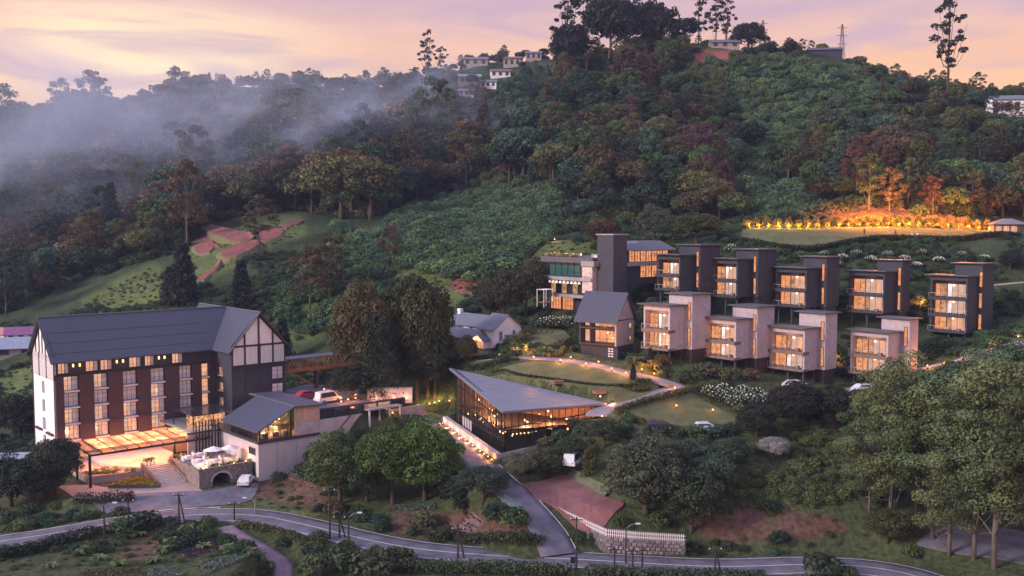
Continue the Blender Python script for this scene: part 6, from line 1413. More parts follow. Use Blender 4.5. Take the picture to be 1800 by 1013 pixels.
# ------------------------------------------------------------------ vegetable plots, field rows, tarpaulin
def plot(pts, label, rows, color, soil, h=.3, rz=0.0, n=7, name='vegetable_plot'):
    P = [np.array(ghit(*p)) for p in pts]; o = P[0]; t = drape(name, P, mat(soil[0], soil[1], .95, .3, 1.2, .4, 5), label, dz=.07, jitter=-1); KEEP.append((P, .4)); 
    rng = np.random.default_rng(int(o[0] * 31) % 999 + 1); lob = []
    a, b, c, d = [q[:2] for q in P]
    for i in range(rows):
        v = (i + .5) / rows
        for j in range(n):
            u = (j + .5) / n; q = (a * (1 - u) + b * u) * (1 - v) + (d * (1 - u) + c * u) * v + rng.normal(size=2) * .08; lob.append((q[0], q[1], gz(*q) + .12, .34, h))
    if color is not None:
        k = inst('crop_rows', leaf_mesh('crop_rows', lob, 22, .22, rng, M_LEAF), t, color=color); k['kind'] = 'stuff'
    return t
SO1 = ('plot_soil', (.13, .075, .06)); SO2 = ('plot_soil_purple', (.15, .095, .10))
plot([(310, 968), (385, 950), (395, 962), (330, 985)], 'ploughed purple brown vegetable plot', 5, (.06, .05, .045), SO2, .14, n=16)
plot([(348, 990), (430, 972), (455, 992), (360, 1012)], 'pale green cabbage plot near the pinkish lane', 7, (.13, .19, .13), SO1, .25, n=14)
plot([(150, 1004), (240, 1000), (250, 1018), (140, 1020)], 'striped olive vegetable plot at the bottom left', 5, (.10, .11, .04), SO1, .2, n=16)
plot([(262, 1002), (310, 1000), (320, 1016), (260, 1016)], 'small pale green plot at the bottom edge', 4, (.13, .18, .13), SO1, .2, n=10)
plot([(478, 826), (520, 836), (548, 850), (490, 842)], 'small bluish green plot on the red bank beside the pavilion', 4, (.10, .17, .12), ('red_plot_soil', (.22, .075, .06)), .2, n=12)
plot([(690, 890), (762, 888), (770, 896), (690, 900)], 'thin bluish crop strip on the slope above the road', 3, (.10, .16, .12), SO1, .2, n=18)
plot([(720, 905), (830, 903), (850, 918), (720, 922)], 'brown ploughed strip on the slope above the road', 4, (.07, .05, .04), SO2, .12, n=18)
tp_ = ghit(1150, 1008); T = thing('tarpaulin', 'turquoise tarpaulin on the ground at the bottom edge', 'tarpaulin', tp_); mb = MB(); rgt = np.random.default_rng(2)
for i in range(7):
    for j in range(5): mb.v.append((i * .5 - 1.5, j * .4 - 1, .15 + .5 * math.exp(-((i - 3) ** 2 + (j - 2) ** 2) / 4) + rgt.normal() * .05))
for i in range(6):
    for j in range(4): k = i * 5 + j; mb.f.append((k, k + 5, k + 6, k + 1))
mb.build('sheet', mat('turquoise_sheet', (.12, .40, .38), .5), T, True); mb2 = MB(); [mb2.tube([(x, y, 0), (x, y, .2)], .03, 5) for x, y in ((-1.4, -.9), (1.4, -.9))]; mb2.build('peg', M_POLE, T)
# red soil terraces on the left slope: level steps with grassy risers
def hillstep(pts, label, hgt):
    cx_, cy_ = np.mean(np.array(pts), 0); pts = [(cx_ + (a - cx_) * 1.15, cy_ + (b - cy_) * 1.5) for a, b in pts]
    P0 = [np.array(base_hit(*p)) for p in pts]; P = spline(P0 + [P0[0]], 1.6)[:-1]; zt = np.mean([q[2] for q in P0]) + hgt; c = np.mean(P, 0); rng = np.random.default_rng(len(pts) + int(abs(c[0])))
    top = MB().poly([(q[0], q[1], q[2] + hgt) for q in P]); t = top.build('field_terrace', mat('red_terrace_soil', (.20, .07, .062), .95, .4, .5, .5, 2)); tag(t, label, None, kind='structure')
    mb = MB(); n = len(P); low = []
    for q in P:
        d = (q - c)[:2]; d = d / (np.linalg.norm(d) + 1e-6) * (1.5 + rng.uniform(-.3, .5)); low.append((q[0] + d[0], q[1] + d[1], gz(q[0] + d[0], q[1] + d[1]) - .5))
    for i in range(n): a, b = P[i], P[(i + 1) % n]; mb.quad((a[0], a[1], a[2] + hgt), (b[0], b[1], b[2] + hgt), low[(i + 1) % n], low[i])
    mb.build('grass_riser', mat('riser_grass', (.15, .145, .065), .95, .35, .6, .8, 2.5, stretch=(1, 1, .3)), t, True); KEEP.append((P0, 1.0))
hillstep([(338, 432), (365, 425), (372, 440), (350, 446)], 'small red soil terrace at the left of the terraced field', .9); hillstep([(357, 412), (372, 407), (400, 414), (437, 418), (436, 426), (412, 429), (395, 424)], 'upper red soil terrace of the terraced field', 1.5)
hillstep([(390, 449), (415, 440), (446, 434), (448, 441), (425, 450), (400, 456)], 'middle red soil terrace of the terraced field', 1.2); hillstep([(348, 452), (378, 443), (385, 463), (370, 478), (350, 488)], 'lower red soil terrace of the terraced field', .7)
hillstep([(456, 424), (462, 413), (492, 409), (490, 418), (468, 424)], 'red soil terrace right of the tall tree on the terraced field', .6); hillstep([(495, 396), (530, 388), (530, 393), (505, 401)], 'highest red soil terrace of the terraced field', .6)
yd = [ghit(*p) for p in ((1610, 960), (1640, 935), (1700, 925), (1790, 935), (1850, 960), (1850, 1000), (1760, 985), (1690, 975))]
drape('yard', yd, M_ASPH, 'grey paved yard behind the gum trunks at the lower right', dz=.1); KEEP.append((yd, .2))
# ------------------------------------------------------------------ trees and shrubs put down one by one
def put(name, proto, H0, px, py, ytop, label, color, wide=1.0, group=None, hmin=2.0, dd=0.0):
    p = np.array(ghit(px, py)) 
    if dd: p[1] += dd; p[2] = gz(p[0], p[1])
    h = max(hmin, (py - ytop) / F_PX * p[1] * 1.02); return tree(name, proto, label, tuple(p), h, H0, None, vary(color, random, .06), group, wide)
BN = lambda i: PBN[i % 3]
for i, (px, py, yt, c, w, lab) in enumerate([
    (598, 888, 757, (.085, .125, .045), .95, 'bright green leafy tree left of the pair below the car park wall'), (690, 888, 747, (.075, .125, .03), 1.0, 'bright green leafy tree in the middle of the three below the lane'),
    (747, 880, 734, (.085, .145, .03), 1.0, 'brightest green leafy tree beside the lane to the glass hall'), (645, 884, 790, (.06, .095, .03), 1.1, 'lower green tree between the bright leafy trees'),
    (850, 882, 818, (.055, .08, .055), 1.5, 'broad dark bushy tree in front of the glass hall lane'), (800, 885, 838, (.05, .075, .045), 1.4, 'low dark bushy tree left of the broad one by the lane'),
    (642, 694, 495, (.105, .09, .038), .62, 'tall rust brown tree left in the big group by the footbridge'), (733, 702, 482, (.066, .076, .03), .58, 'tallest dark olive tree in the big group left of the white house'), (688, 690, 515, (.060, .066, .030), .68, 'dark tree filling the middle of the big group by the white house'),
    (765, 702, 610, (.035, .046, .024), .9, 'low dark tree at the right foot of the big group'), (752, 704, 572, (.050, .060, .028), .8, 'dark olive tree at the right shoulder of the big group'), (618, 705, 640, (.034, .045, .026), 1.2, 'small dark round tree at the end of the footbridge'), (820, 642, 592, (.065, .065, .03), .85, 'small olive tree in front of the white house'),
    (912, 846, 796, (.14, .145, .085), 1.2, 'pale blossoming tree at the near corner of the glass hall'), (958, 838, 788, (.07, .085, .04), 1.3, 'green tree in front of the glass hall right wall'), (1005, 815, 768, (.055, .075, .04), 1.2, 'dark green tree at the right end of the glass hall'),
    (1062, 790, 738, (.065, .085, .045), 1.3, 'bushy green tree below the hedged lawn, near the glass hall'), (1135, 905, 768, (.085, .10, .06), 1.15, 'large grey green tree right of the red car park'), (1215, 935, 822, (.045, .06, .03), 1.1, 'dark green tree above the end of the picket fence'),
    (1250, 880, 800, (.055, .085, .055), 1.2, 'blue green rounded tree right of the large grey green one'), (1180, 850, 778, (.075, .085, .045), 1.2, 'olive tree below the hedged lawn'), (1290, 830, 768, (.05, .075, .045), 1.2, 'rounded green tree below the right end of the hedged lawn'),
    (1360, 812, 768, (.30, .32, .30), 1.25, 'silvery grey shrubby tree on the slope'), (1330, 770, 710, (.03, .04, .028), 1.3, 'dark tree at the right end of the hedged lawn'), (1400, 752, 672, (.032, .034, .024), 1.35, 'dark brown green tree below the third pale villa'), (1465, 755, 682, (.03, .038, .026), 1.2, 'dark tree right of the brown green one below the villas'),
    (20, 892, 800, (.03, .042, .032), 1.25, 'dark shrubby tree at the left edge by the blue roof'), (62, 890, 800, (.032, .045, .034), 1.2, 'dark shrubby tree left of the hotel canopy'), (100, 872, 770, (.04, .055, .035), 1.0, 'dark leafy tree touching the left end of the canopy'), (35, 770, 690, (.03, .04, .028), 1.2, 'dark tree behind the white end wall of the hotel'),
    (885, 565, 478, (.055, .06, .03), .9, 'dark tree behind the white house, left of two'), (925, 560, 470, (.05, .052, .026), .9, 'dark tree between the white house and the restaurant'), (860, 552, 500, (.05, .07, .045), 1.0, 'leafy tree right behind the white house roof'), (945, 520, 455, (.08, .07, .028), 1.0, 'olive tree left of the restaurant roof terrace'),
    (1224, 432, 374, (.06, .08, .03), 1.6, 'spreading flat topped tree above the dark villas'), (1150, 425, 362, (.085, .11, .075), 1.1, 'grey green tree above the restaurant wing'), (1183, 428, 380, (.05, .07, .035), 1.1, 'small green tree left of the flat topped one'), (1060, 445, 385, (.085, .055, .035), 1.0, 'brownish tree above the restaurant chimney'),
    (1776, 474, 438, (.028, .042, .03), 1.2, 'round dark shrubby tree right of the hedge slope'), (1560, 955, 895, (.075, .085, .032), 1.4, 'low leafy tree at the roadside left of the gum trees')]):
    put('broadleaf_tree', BN(i), 10.5, px, py, yt, lab, c, w)
put('cedar_tree', PCN[0], 20, 663, 702, 556, 'dark blue green cedar in front of the big group by the footbridge', (.036, .052, .038), 1.25)
gums = [(1528, 905, 700), (1565, 925, 642), (1610, 905, 680), (1640, 948, 660), (1668, 980, 700), (1690, 925, 640), (1712, 985, 690), (1748, 1000, 640), (1775, 920, 618), (1805, 970, 660), (1840, 940, 640)]
ordn = ['first', 'second', 'third', 'fourth', 'fifth', 'sixth', 'seventh', 'eighth', 'ninth', 'tenth', 'eleventh', 'twelfth']
order = sorted(range(len(gums)), key=lambda k: gums[k][0])
for i, (px, py, yt) in enumerate(gums): put('gum_tree', PGN[i % 4], 22, px, py, yt, 'tall olive gum tree in the lower right grove, %s from the left' % ordn[order.index(i)], [(.098, .138, .064), (.115, .142, .060), (.080, .125, .064)][i % 3], 1.08, 'gum trees of the lower right grove')
for px, py, yt, lab in ((322, 537, 428, 'dark cypress rising behind the hotel roof, left one'), (425, 548, 458, 'broad dark cypress behind the hotel wing gable'), (300, 540, 470, 'smaller dark cypress at the left of the taller one behind the hotel'), (497, 640, 560, 'narrow dark cypress behind the right edge of the hotel'), (1143, 640, 612, 'small dark cypress beside the garden road bend'), (1113, 668, 640, 'little conifer on the verge of the garden road')):
    put('cypress_tree', PC[px % 2], 13, px, py, yt, lab, (.030, .038, .028), 1.35)
for i, (px, py, yt, lab, c) in enumerate([(455, 442, 350, 'tall grey limbed tree on the red soil terraces', (.085, .075, .045)), (545, 545, 440, 'thin brownish tree on the slope behind the hotel', (.10, .07, .04)), (580, 530, 420, 'thin dark trunked tree on the slope above the footbridge', (.09, .08, .04)), (690, 470, 400, 'pale trunked tree on the vine slope', (.10, .075, .055)), (285, 420, 325, 'rust crowned tree on the left slope', (.14, .09, .05)), (160, 470, 375, 'olive and rust tree on the left slope', (.12, .095, .045)), (75, 450, 365, 'dim olive tree at the far left slope', (.10, .08, .05))]):
    put('gum_tree', PG[i % 3], 19, px, py, yt, lab, c, 1.2)
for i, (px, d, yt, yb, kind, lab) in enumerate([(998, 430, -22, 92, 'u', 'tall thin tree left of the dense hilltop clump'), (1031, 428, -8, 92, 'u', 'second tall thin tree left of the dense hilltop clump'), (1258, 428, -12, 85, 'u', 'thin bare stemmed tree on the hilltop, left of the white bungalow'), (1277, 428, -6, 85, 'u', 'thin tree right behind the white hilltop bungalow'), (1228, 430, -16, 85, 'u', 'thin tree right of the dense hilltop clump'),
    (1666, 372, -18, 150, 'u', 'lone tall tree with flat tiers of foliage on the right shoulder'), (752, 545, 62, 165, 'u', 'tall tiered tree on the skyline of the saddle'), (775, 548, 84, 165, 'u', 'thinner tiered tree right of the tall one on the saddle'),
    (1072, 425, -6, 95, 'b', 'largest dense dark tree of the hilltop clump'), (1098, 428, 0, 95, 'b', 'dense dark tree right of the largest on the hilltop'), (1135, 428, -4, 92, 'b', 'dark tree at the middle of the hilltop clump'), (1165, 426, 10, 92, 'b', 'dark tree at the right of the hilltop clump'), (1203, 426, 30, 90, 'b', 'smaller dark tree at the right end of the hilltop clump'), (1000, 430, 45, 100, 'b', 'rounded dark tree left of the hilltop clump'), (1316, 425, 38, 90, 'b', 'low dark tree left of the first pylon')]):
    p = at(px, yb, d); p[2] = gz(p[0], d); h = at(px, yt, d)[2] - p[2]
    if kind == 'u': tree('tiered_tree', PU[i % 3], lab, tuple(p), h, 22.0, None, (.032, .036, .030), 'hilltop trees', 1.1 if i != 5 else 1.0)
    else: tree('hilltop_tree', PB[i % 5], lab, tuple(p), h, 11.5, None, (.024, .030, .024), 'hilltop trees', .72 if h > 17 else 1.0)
def shrub(px, py, r, label, color, name='shrub', flowers=None, k=0, cat='shrub', group=None, sq=1.0):
    p = ghit(px, py); t = thing(name, label, cat, p, random.uniform(0, 6), group); inst('foliage', PS[k % 4], t, sc=(r / 1.6, r / 1.6, r / 1.6 * sq), color=vary(color, random, .1))
    if flowers is not None:
        rng = np.random.default_rng(px); P = fib(26, rng, .1); l = [(q[0] * r * .95, q[1] * r * .95, .3 * r + q[2] * r * .85 * sq, .10, .10) for q in P]
        inst('blossom', leaf_mesh('blossom', l, 9, .17, rng, M_LEAF), t, color=flowers)
    TREES.append((p[0], p[1], r)); return t
WHT = (.80, .80, .76)
for i, px in enumerate((958, 970, 982, 994, 1006)): shrub(px, 578 - (i % 2) * 3, 1.9, 'white flowering shrub in the bank below the restaurant', (.06, .085, .035), 'flowering_shrub', WHT, i, group='white flowering shrubs below the restaurant')
for i, (px, py) in enumerate([(1248, 700), (1265, 706), (1282, 700), (1300, 706), (1318, 712), (1290, 716), (1272, 694), (1305, 696), (1330, 702), (1345, 712)]): shrub(px, py, 1.5, 'white flowering shrub on the bank beside the hedged lawn', (.055, .085, .03), 'flowering_shrub', WHT, i, group='white flowering shrubs beside the hedged lawn')
for px, py, r, lab, c, f in ((1285, 446, 1.6, 'white flowering shrub behind the second dark villa tower', GREEN, WHT), (1165, 640, 1.5, 'yellow tinged shrub below the first pale villa', (.17, .13, .035), None), (1150, 648, 1.4, 'golden shrub beside the garden road bend', (.18, .14, .03), None), (1275, 668, 1.8, 'olive shrub below the second pale villa', OLIVE, None), (1320, 668, 1.8, 'brownish shrub right of the second pale villa', RUST, None), (1240, 660, 2.0, 'grey brown shrub left of the second pale villa', (.10, .09, .06), None),
    (1098, 630, 1.7, 'round dark shrub at the foot of the lodge gable', DARK, None), (920, 600, 1.7, 'leafy golden shrub at the corner of the white house', (.12, .11, .035), None), (905, 606, 1.4, 'green shrub beside the white house gable', GREEN, None), (255, 930, 2.2, 'dark round bush by the road above the vegetable plots', DARK, None), (215, 938, 1.8, 'leafy bush between the street lamp and the road', GREEN, None),
    (600, 1003, 2.6, 'large bush at the bottom edge, left of centre', (.06, .085, .04), None), (652, 1008, 2.8, 'pale green bush at the bottom edge near the road', (.085, .10, .055), None), (700, 996, 2.2, 'bush hiding the road edge left of centre', (.075, .095, .045), None), (555, 1010, 2.2, 'bush right of the pinkish lane at the bottom edge', (.07, .09, .04), None), (1445, 1010, 2.4, 'dark bush in front of the road, bottom right', (.045, .065, .035), None), (1490, 1016, 1.2, 'small bush in front of the road bend', GREEN, None),
    (745, 925, 1.8, 'pale grassy bush above the road', (.14, .15, .07), None), (905, 925, 2.0, 'green bush below the green railing', GREEN, None), (872, 915, 1.8, 'dark bush left of the green railing', DARK, None), (590, 905, 1.8, 'dry brown bush at the roadside, left of the tall pole', (.10, .08, .05), None), (1160, 925, 1.6, 'bright green shrub in the garden behind the picket fence', LIME, None), (1090, 930, 1.2, 'small shrub behind the picket fence corner', GREEN, None), (1222, 766, 1.5, 'shrub in front of the silver car', GREEN, None), (1258, 768, 1.6, 'shrub right of the silver car below the hedged lawn', BLUEG, None)):
    shrub(px, py, r, lab, c, 'shrub' if f is None else 'flowering_shrub', f, px)
for i, (px, py) in enumerate([(245, 945), (300, 958), (270, 990), (285, 975), (360, 965), (150, 975), (175, 985), (330, 935), (400, 968), (440, 978), (210, 995), (455, 985), (90, 1000), (470, 1002)]):
    p = ghit(px, py); t = thing('frond_plant', 'arching broad leaved plant among the vegetable plots', 'plant', p, i, 'frond plants among the vegetable plots'); t.scale = (1.2 if i % 2 else .8,) * 3; inst('fronds', PF[i % 2], t, color=vary((.12, .16, .06), random, .2))
t = thing('tree_fern', 'pale tree fern beside the lodge', 'plant', ghit(1118, 640), 0); inst('fronds', PF[0], t, color=(.10, .14, .08)); t.scale = (1.3,) * 3

for i, (px, py) in enumerate([(1450, 452), (1480, 458), (1505, 450), (1530, 462), (1560, 452), (1590, 460), (1620, 450), (1650, 462), (1690, 452), (1730, 460), (1470, 470), (1610, 472)]): shrub(px, py, 1.3, 'low shrub with tiny white flowers on the bank below the terrace lawn hedge', (.05, .075, .032), 'flowering_shrub', WHT if i % 2 else (.5, .52, .45), i, group='flowering shrubs below the terrace lawn hedge', sq=.7)
# ------------------------------------------------------------------ the woods: candidates on a jittered grid, sorted by what grows where in the photo
Z_VINE = [[(690, 470), (640, 430), (720, 365), (850, 330), (1000, 330), (1010, 385), (960, 425), (900, 480), (830, 500)], [(1230, 112), (1330, 100), (1480, 110), (1560, 150), (1540, 190), (1440, 230), (1330, 250), (1290, 200)], [(1330, 240), (1420, 235), (1400, 300), (1310, 310)], [(480, 520), (600, 430), (690, 460), (650, 560), (520, 600)], [(1300, 320), (1430, 330), (1420, 390), (1310, 390)], [(590, 400), (700, 430), (640, 480), (560, 470)], [(870, 190), (960, 190), (930, 230), (860, 230)]]
Z_OPEN = Z_FIELD + Z_RED
BND_X = [-300, 0, 130, 330, 345, 530, 640, 720, 980, 1080, 1300, 1800, 2200]; BND_Y = [600, 560, 500, 440, 390, 372, 395, 360, 415, 400, 392, 388, 400]
def jgrid(x0, x1, y0, y1, s, seed):
    r = np.random.default_rng(seed); gx, gy = np.meshgrid(np.arange(x0, x1, s), np.arange(y0, y1, s)); gx = gx + r.uniform(-.42, .42, gx.shape) * s; gy = gy + r.uniform(-.42, .42, gy.shape) * s
    k = np.abs(gx) < gy * .66 + 8; return gx[k], gy[k]
def free(x, y, roadm=1.0, tm=1.0):
    ok = np.ones(x.shape, bool)
    for poly, m in KEEP:
        P = np.array([p[:2] for p in poly]); lo = P.min(0) - m; hi = P.max(0) + m; k = (x > lo[0]) & (x < hi[0]) & (y > lo[1]) & (y < hi[1])
        if k.any(): ok[k] &= poly_dist(x[k], y[k], poly) > m
    for line, hw, _ in ROADS.values():
        P = np.array([p[:2] for p in line]); lo = P.min(0) - hw - 2; hi = P.max(0) + hw + 2; k = (x > lo[0]) & (x < hi[0]) & (y > lo[1]) & (y < hi[1])
        if k.any(): ok[k] &= seg_dist(x[k], y[k], line)[0] > hw + roadm
    for nm, poly, _ in LAWNS:
        P = np.array([p[:2] for p in poly]); lo = P.min(0) - 1.5; hi = P.max(0) + 1.5; k = (x > lo[0]) & (x < hi[0]) & (y > lo[1]) & (y < hi[1])
        if k.any(): ok[k] &= poly_dist(x[k], y[k], poly) > 1.1
    T_ = np.array(TREES)
    for i in range(0, len(x), 4000):
        s = slice(i, i + 4000); d = np.hypot(x[s, None] - T_[None, :, 0], y[s, None] - T_[None, :, 1]); ok[s] &= (d > T_[None, :, 2] * tm).all(1)
    return ok
xa, ya = jgrid(-480, 480, 215, 420, 7.6, 1); xb, yb_ = jgrid(-560, 560, 420, 700, 10.5, 2)
X_, Y_ = np.r_[xa, xb], np.r_[ya, yb_]; G_ = ground(X_, Y_); PX, PY = proj(X_, Y_, G_)
k = (PY < np.interp(PX, BND_X, BND_Y)) & free(X_, Y_, 3.0)
for z in Z_OPEN + Z_VINE: k &= ~in_poly(PX, PY, z)
# the top of the bare shoulder and the houses stay open
X_, Y_, G_, PX, PY = [v[k] for v in (X_, Y_, G_, PX, PY)]
rw_ = np.random.default_rng(21); N_ = len(X_)
def palette(px, py, r):
    """colour of a tree by where it stands: rust and olive in the middle and left, dark green and plum on the right hill"""
    if px < 850: c = [OLIVE, RUST, GREEN, DARK, (.12, .095, .045), BLUEG][r.choice(6, p=[.26, .18, .14, .16, .16, .10])]
    else: c = [GREEN, DARK, OLIVE, PLUM, BLUEG, (.09, .075, .038)][r.choice(6, p=[.22, .27, .16, .08, .14, .13])]
    s = 1 + r.uniform(-.32, .38); return tuple(v * s for v in c)
kind = rw_.choice(4, N_, p=[.58, .22, .12, .08]); hs = rw_.uniform(6.5, 12.5, N_) * np.where(kind == 1, 1.35, 1.0) * np.where(Y_ > 420, 1.15, 1.0)
big = (PX < 1050) & (PY > np.where(PX > 640, 250, 215)) & (PY < 440) & (rw_.uniform(size=N_) < .7); hs *= np.where(big, rw_.uniform(1.25, 2.1, N_), 1.0)
hs *= np.where((PX > 1200) & (PY < 260), .66, 1.0) * np.where(PY < 140, .8, 1.0) * np.where((PX < 700) & (PY < 215), .72, 1.0) * np.where((PX > 700) & (PX < 980) & (PY < 235), .68, 1.0)
cols = [palette(a, b, rw_) for a, b in zip(PX, PY)]; rots = rw_.uniform(0, 6.28, N_)
vis = (PX > -20) & (PX < 1820); size = np.where(vis, hs / Y_, 0); order_ = np.argsort(-size); single = set(order_[:270].tolist())
cname = {0: ('broadleaf_tree', 'rounded'), 1: ('gum_tree', 'tall limbed'), 2: ('cypress_tree', 'dense pointed'), 3: ('broadleaf_tree', 'low spreading')}
for i in single:
    x, y = X_[i], Y_[i]; kd = kind[i]; c = cols[i]; hue = 'rust brown' if c[0] > c[1] * 1.15 else ('olive' if c[0] > c[1] * .92 else 'dark green')
    zone = 'left of the terraced field' if PX[i] < 340 else ('on the slope between the terraced field and the vine slope' if PX[i] < 720 else ('on the hill above the restaurant' if PX[i] < 1250 else 'on the hill above the terrace lawn'))
    proto, H0 = ((PB[i % 5], 11.5), (PG[i % 3], 19.0), (PC[i % 2], 13.0), (PB[(i + 2) % 5], 11.5))[kd]
    if kd == 2: c = tuple(.6 * v for v in c)
    tree(cname[kd][0], proto, '%s %s tree %s' % (cname[kd][1], hue, zone), (x, y, G_[i]), hs[i] * (.75 if kd == 3 else 1), H0, rots[i], c, 'forest trees ' + zone, 1.05 if kd != 3 else 1.45)

# everything too many to count: points carrying instances
LIB = bpy.data.collections.new('plant_library')
def lib(name, me, m=None):
    me2 = me.copy(); me2.materials.clear(); me2.materials.append(m or M_LEAF_I); o = bpy.data.objects.new(name, me2); LIB.objects.link(o); return o
def scatter(name, label, protos, x, y, z, rz, sc, idx, col):
    """one object: points, each showing one of the plant meshes"""
    coll = bpy.data.collections.new(name + '_set')
    for j, pm in enumerate(protos): 
        o = bpy.data.objects.new('%02d_%s' % (j, name), pm); coll.objects.link(o)
    me = bpy.data.meshes.new(name); me.vertices.add(len(x)); me.vertices.foreach_set('co', np.c_[x, y, z].astype(np.float32).ravel())
    for nm, ty, key, dat in (('rot', 'FLOAT', 'value', rz), ('siz', 'FLOAT', 'value', sc), ('pick', 'INT', 'value', idx)):
        a = me.attributes.new(nm, ty, 'POINT'); a.data.foreach_set(key, np.asarray(dat, np.int32 if ty == 'INT' else np.float32))
    a = me.attributes.new('tint', 'FLOAT_COLOR', 'POINT'); a.data.foreach_set('color', np.c_[np.array(col), np.ones(len(x))].astype(np.float32).ravel())
    ob = bpy.data.objects.new(name, me); COL.objects.link(ob); tag(ob, label, None, kind='stuff')
    g = bpy.data.node_groups.new(name + '_nodes', 'GeometryNodeTree'); g.interface.new_socket('Geometry', in_out='INPUT', socket_type='NodeSocketGeometry'); g.interface.new_socket('Geometry', in_out='OUTPUT', socket_type='NodeSocketGeometry')
    N = g.nodes.new; gi = N('NodeGroupInput'); go = N('NodeGroupOutput'); ci = N('GeometryNodeCollectionInfo'); ci.inputs['Collection'].default_value = coll; ci.inputs['Separate Children'].default_value = True; ci.inputs['Reset Children'].default_value = True
    ip = N('GeometryNodeInstanceOnPoints'); ip.inputs['Pick Instance'].default_value = True
    def attr(nm, ty): n = N('GeometryNodeInputNamedAttribute'); n.data_type = ty; n.inputs['Name'].default_value = nm; return n.outputs['Attribute']
    cx = N('ShaderNodeCombineXYZ'); lk = g.links.new
    lk(attr('rot', 'FLOAT'), cx.inputs[2]); lk(gi.outputs[0], ip.inputs['Points']); lk(ci.outputs[0], ip.inputs['Instance']); lk(attr('pick', 'INT'), ip.inputs['Instance Index']); lk(cx.outputs[0], ip.inputs['Rotation']); lk(attr('siz', 'FLOAT'), ip.inputs['Scale']); lk(ip.outputs[0], go.inputs[0])
    md = ob.modifiers.new('scatter', 'NODES'); md.node_group = g; return ob
def imesh(me): m2 = me.copy(); m2.materials.clear(); m2.materials.append(M_LEAF_I); return m2
rest = np.array([i for i in range(N_) if i not in single])
protoW = [imesh(p[0]) for p in PB] + [imesh(p[0]) for p in PG] + [imesh(p[0]) for p in PC]; H0s = np.array([11.5] * 5 + [19.] * 3 + [13.] * 2)
pick = np.array([{0: i % 5, 1: 5 + i % 3, 2: 8 + i % 2, 3: (i + 1) % 5}[kind[i]] for i in rest])
scatter('woodland', 'dense mixed woodland covering the far hillsides', protoW, X_[rest], Y_[rest], G_[rest] - .3, rots[rest], hs[rest] / H0s[pick], pick, [cols[i] for i in rest])
# scrub and creepers
protoS = [imesh(p) for p in PS]
def scrub(name, label, s, seed, y0, y1, cond, colf, smin, smax, x0=-420, x1=420, roadm=.8, tm=.75):
    x, y = jgrid(x0, x1, y0, y1, s, seed); z = ground(x, y); px, py = proj(x, y, z); k = (px > -120) & (px < 1920) & cond(px, py, x, y); x, y, z, px, py = [v[k] for v in (x, y, z, px, py)]; k = free(x, y, roadm, tm); x, y, z, px, py = [v[k] for v in (x, y, z, px, py)]
    r = np.random.default_rng(seed); n = len(x); scatter(name, label, protoS, x, y, z - .15, r.uniform(0, 6.28, n), r.uniform(smin, smax, n), r.integers(0, 4, n), [colf(a, b, r) for a, b in zip(px, py)]); print(name, n)
def anyp(px, py, zs): 
    m = np.zeros(px.shape, bool)
    for z in zs: m |= in_poly(px, py, z)
    return m
def cj(c, r, k=.22): s = 1 + r.uniform(-k, k); return tuple(v * s * (1 + r.uniform(-.08, .08)) for v in c)
scrub('vine_thicket', 'thick green creepers and shrubs covering the open slopes', 2.5, 31, 205, 440, lambda px, py, x, y: anyp(px, py, Z_VINE), lambda a, b, r: cj([(.095, .165, .075), (.075, .135, .06), (.06, .11, .06), (.11, .165, .065)][r.integers(4)], r, .35), .6, 1.9)
scrub('forest_undergrowth', 'dark undergrowth between the forest trees', 4.6, 32, 205, 480, lambda px, py, x, y: (py < np.interp(px, BND_X, BND_Y)) & ~anyp(px, py, Z_OPEN + Z_VINE), lambda a, b, r: cj([DARK, GREEN, OLIVE][r.integers(3)], r), 1.0, 2.0)
Z_TEA = [[(1290, 790), (1370, 745), (1500, 740), (1510, 900), (1420, 890), (1250, 900)]]
LOWSH = lambda px, py, x, y: (py >= np.interp(px, BND_X, BND_Y)) & ~anyp(px, py, Z_OPEN + Z_TEA) & (y > 122)
scrub('garden_shrubbery', 'mixed low shrubs and ground cover around the gardens and slopes', 2.0, 33, 122, 290, lambda px, py, x, y: LOWSH(px, py, x, y) & (np.sin(x * .21 + 2) + np.sin(y * .17 + x * .05) > -1.1), lambda a, b, r: cj([(.05, .09, .036), (.06, .10, .045), (.075, .095, .038), DARK, (.045, .085, .055)][r.integers(5)], r, .3), .35, .95)
scrub('tea_bushes', 'rows of low rounded tea bushes on the slope left of the gum trees', 1.55, 34, 120, 160, lambda px, py, x, y: anyp(px, py, Z_TEA), lambda a, b, r: cj((.10, .125, .045), r, .3), .5, .72)
scrub('bank_plants', 'sparse weeds and tufts on the open banks and fields', 2.4, 35, 105, 330, lambda px, py, x, y: anyp(px, py, Z_FIELD) | (y < 135) | anyp(px, py, Z_RED), lambda a, b, r: cj([(.10, .12, .04), OLIVE, (.085, .095, .04)][r.integers(3)], r), .10, .42)

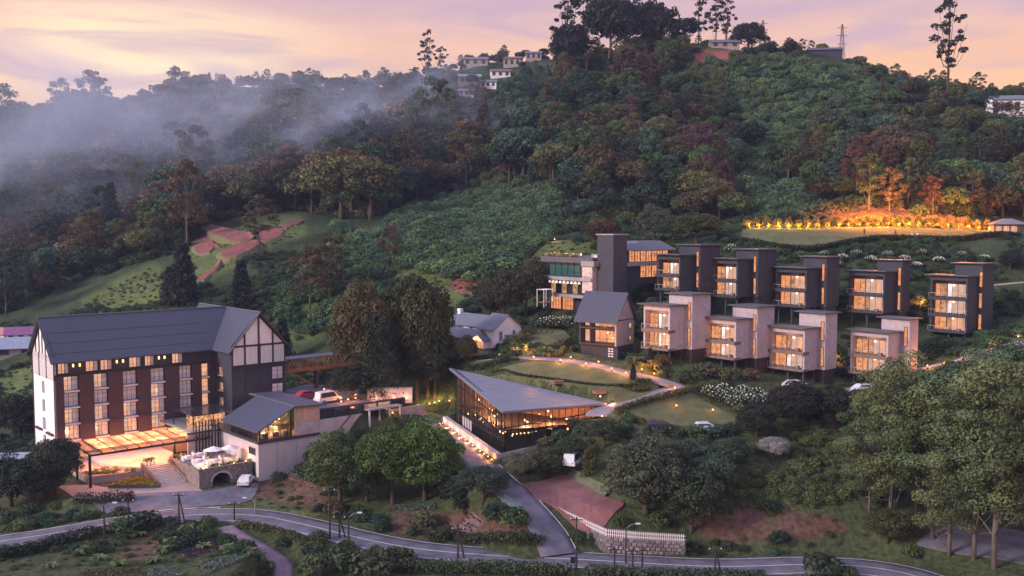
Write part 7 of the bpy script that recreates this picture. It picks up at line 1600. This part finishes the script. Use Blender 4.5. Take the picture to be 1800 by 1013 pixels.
# ------------------------------------------------------------------ evening air and the mist bank on the left ridge
def haze_box(name, lo, hi, label, dens, col, het=None):
    o = MB().box(lo[0], hi[0], lo[1], hi[1], lo[2], hi[2]).build(name, None); m, n, ou = new_mat(name); v = n.nodes.new('ShaderNodeVolumePrincipled'); v.inputs['Color'].default_value = (*col, 1); v.inputs['Density'].default_value = dens; v.inputs['Anisotropy'].default_value = 0.0; L(n, v.outputs[0], ou.inputs['Volume'])
    o.data.materials.append(m); tag(o, label, None, kind='stuff'); return o, m, n, v
haze_box('haze', (-720, -30, 2), (720, 960, 196), 'thin lilac evening haze filling the valley', .00011, (.50, .62, 1.0))
def mist(c, r, label, dens, seed, rot=0.0):
    """a drifting bank of mist: an ellipsoid whose density fades to nothing at its skin and is broken up by noise"""
    bm = bmesh.new(); bmesh.ops.create_icosphere(bm, subdivisions=3, radius=1.0); me = bpy.data.meshes.new('mist'); bm.to_mesh(me); bm.free(); o = bpy.data.objects.new('mist', me); COL.objects.link(o); o.location = c; o.scale = r; o.rotation_euler = (0, rot, 0); tag(o, label, None, kind='stuff')
    m, n, ou = new_mat('mist'); v = n.nodes.new('ShaderNodeVolumePrincipled'); v.inputs['Color'].default_value = (.70, .80, 1.0, 1); L(n, v.outputs[0], ou.inputs['Volume'])
    t = n.nodes.new('ShaderNodeTexCoord'); ln = n.nodes.new('ShaderNodeVectorMath'); ln.operation = 'LENGTH'; L(n, t.outputs['Object'], ln.inputs[0])
    f = n.nodes.new('ShaderNodeMapRange'); f.interpolation_type = 'SMOOTHSTEP'; f.inputs['From Min'].default_value = .98; f.inputs['From Max'].default_value = .15; L(n, ln.outputs['Value'], f.inputs['Value'])
    g = n.nodes.new('ShaderNodeTexNoise'); g.inputs['Scale'].default_value = 2.1; g.inputs['Detail'].default_value = 4; g.inputs['Distortion'].default_value = 1.0; mp_ = n.nodes.new('ShaderNodeMapping'); mp_.inputs['Location'].default_value = (seed, 0, 0); mp_.inputs['Scale'].default_value = (1.3, 1.0, 1.0); mp_.inputs['Rotation'].default_value = (0, .6, 0); L(n, t.outputs['Object'], mp_.inputs[0]); L(n, mp_.outputs[0], g.inputs['Vector'])
    k = n.nodes.new('ShaderNodeMapRange'); k.interpolation_type = 'SMOOTHSTEP'; k.inputs['From Min'].default_value = .38; k.inputs['From Max'].default_value = .70; L(n, g.outputs['Fac'], k.inputs['Value'])
    a = n.nodes.new('ShaderNodeMath'); a.operation = 'MULTIPLY'; L(n, f.outputs[0], a.inputs[0]); L(n, k.outputs[0], a.inputs[1]); b = n.nodes.new('ShaderNodeMath'); b.operation = 'MULTIPLY'; L(n, a.outputs[0], b.inputs[0]); b.inputs[1].default_value = dens; L(n, b.outputs[0], v.inputs['Density'])
    me.materials.append(m); return o
def mc(px, py, d): q = at(px, py, d); return tuple(q)
mist(mc(95, 272, 412), (170, 95, 64), 'broad bank of pale mist drifting over the left ridge', .0120, 1.3, -.12)
mist(mc(520, 235, 400), (70, 60, 26), 'slanting veil of mist across the middle of the left hillside', .011, 2.6, -.45)
mist(mc(400, 170, 500), (85, 60, 30), 'veil of mist along the crest of the left ridge', .010, 4.7, -.1)
mist(mc(800, 235, 430), (40, 36, 22), 'small wisp of mist in the hollow below the saddle houses', .022, 7.9)
mist(mc(680, 190, 440), (70, 50, 24), 'thin drifting mist between the left ridge and the saddle', .012, 11.3, -.5)
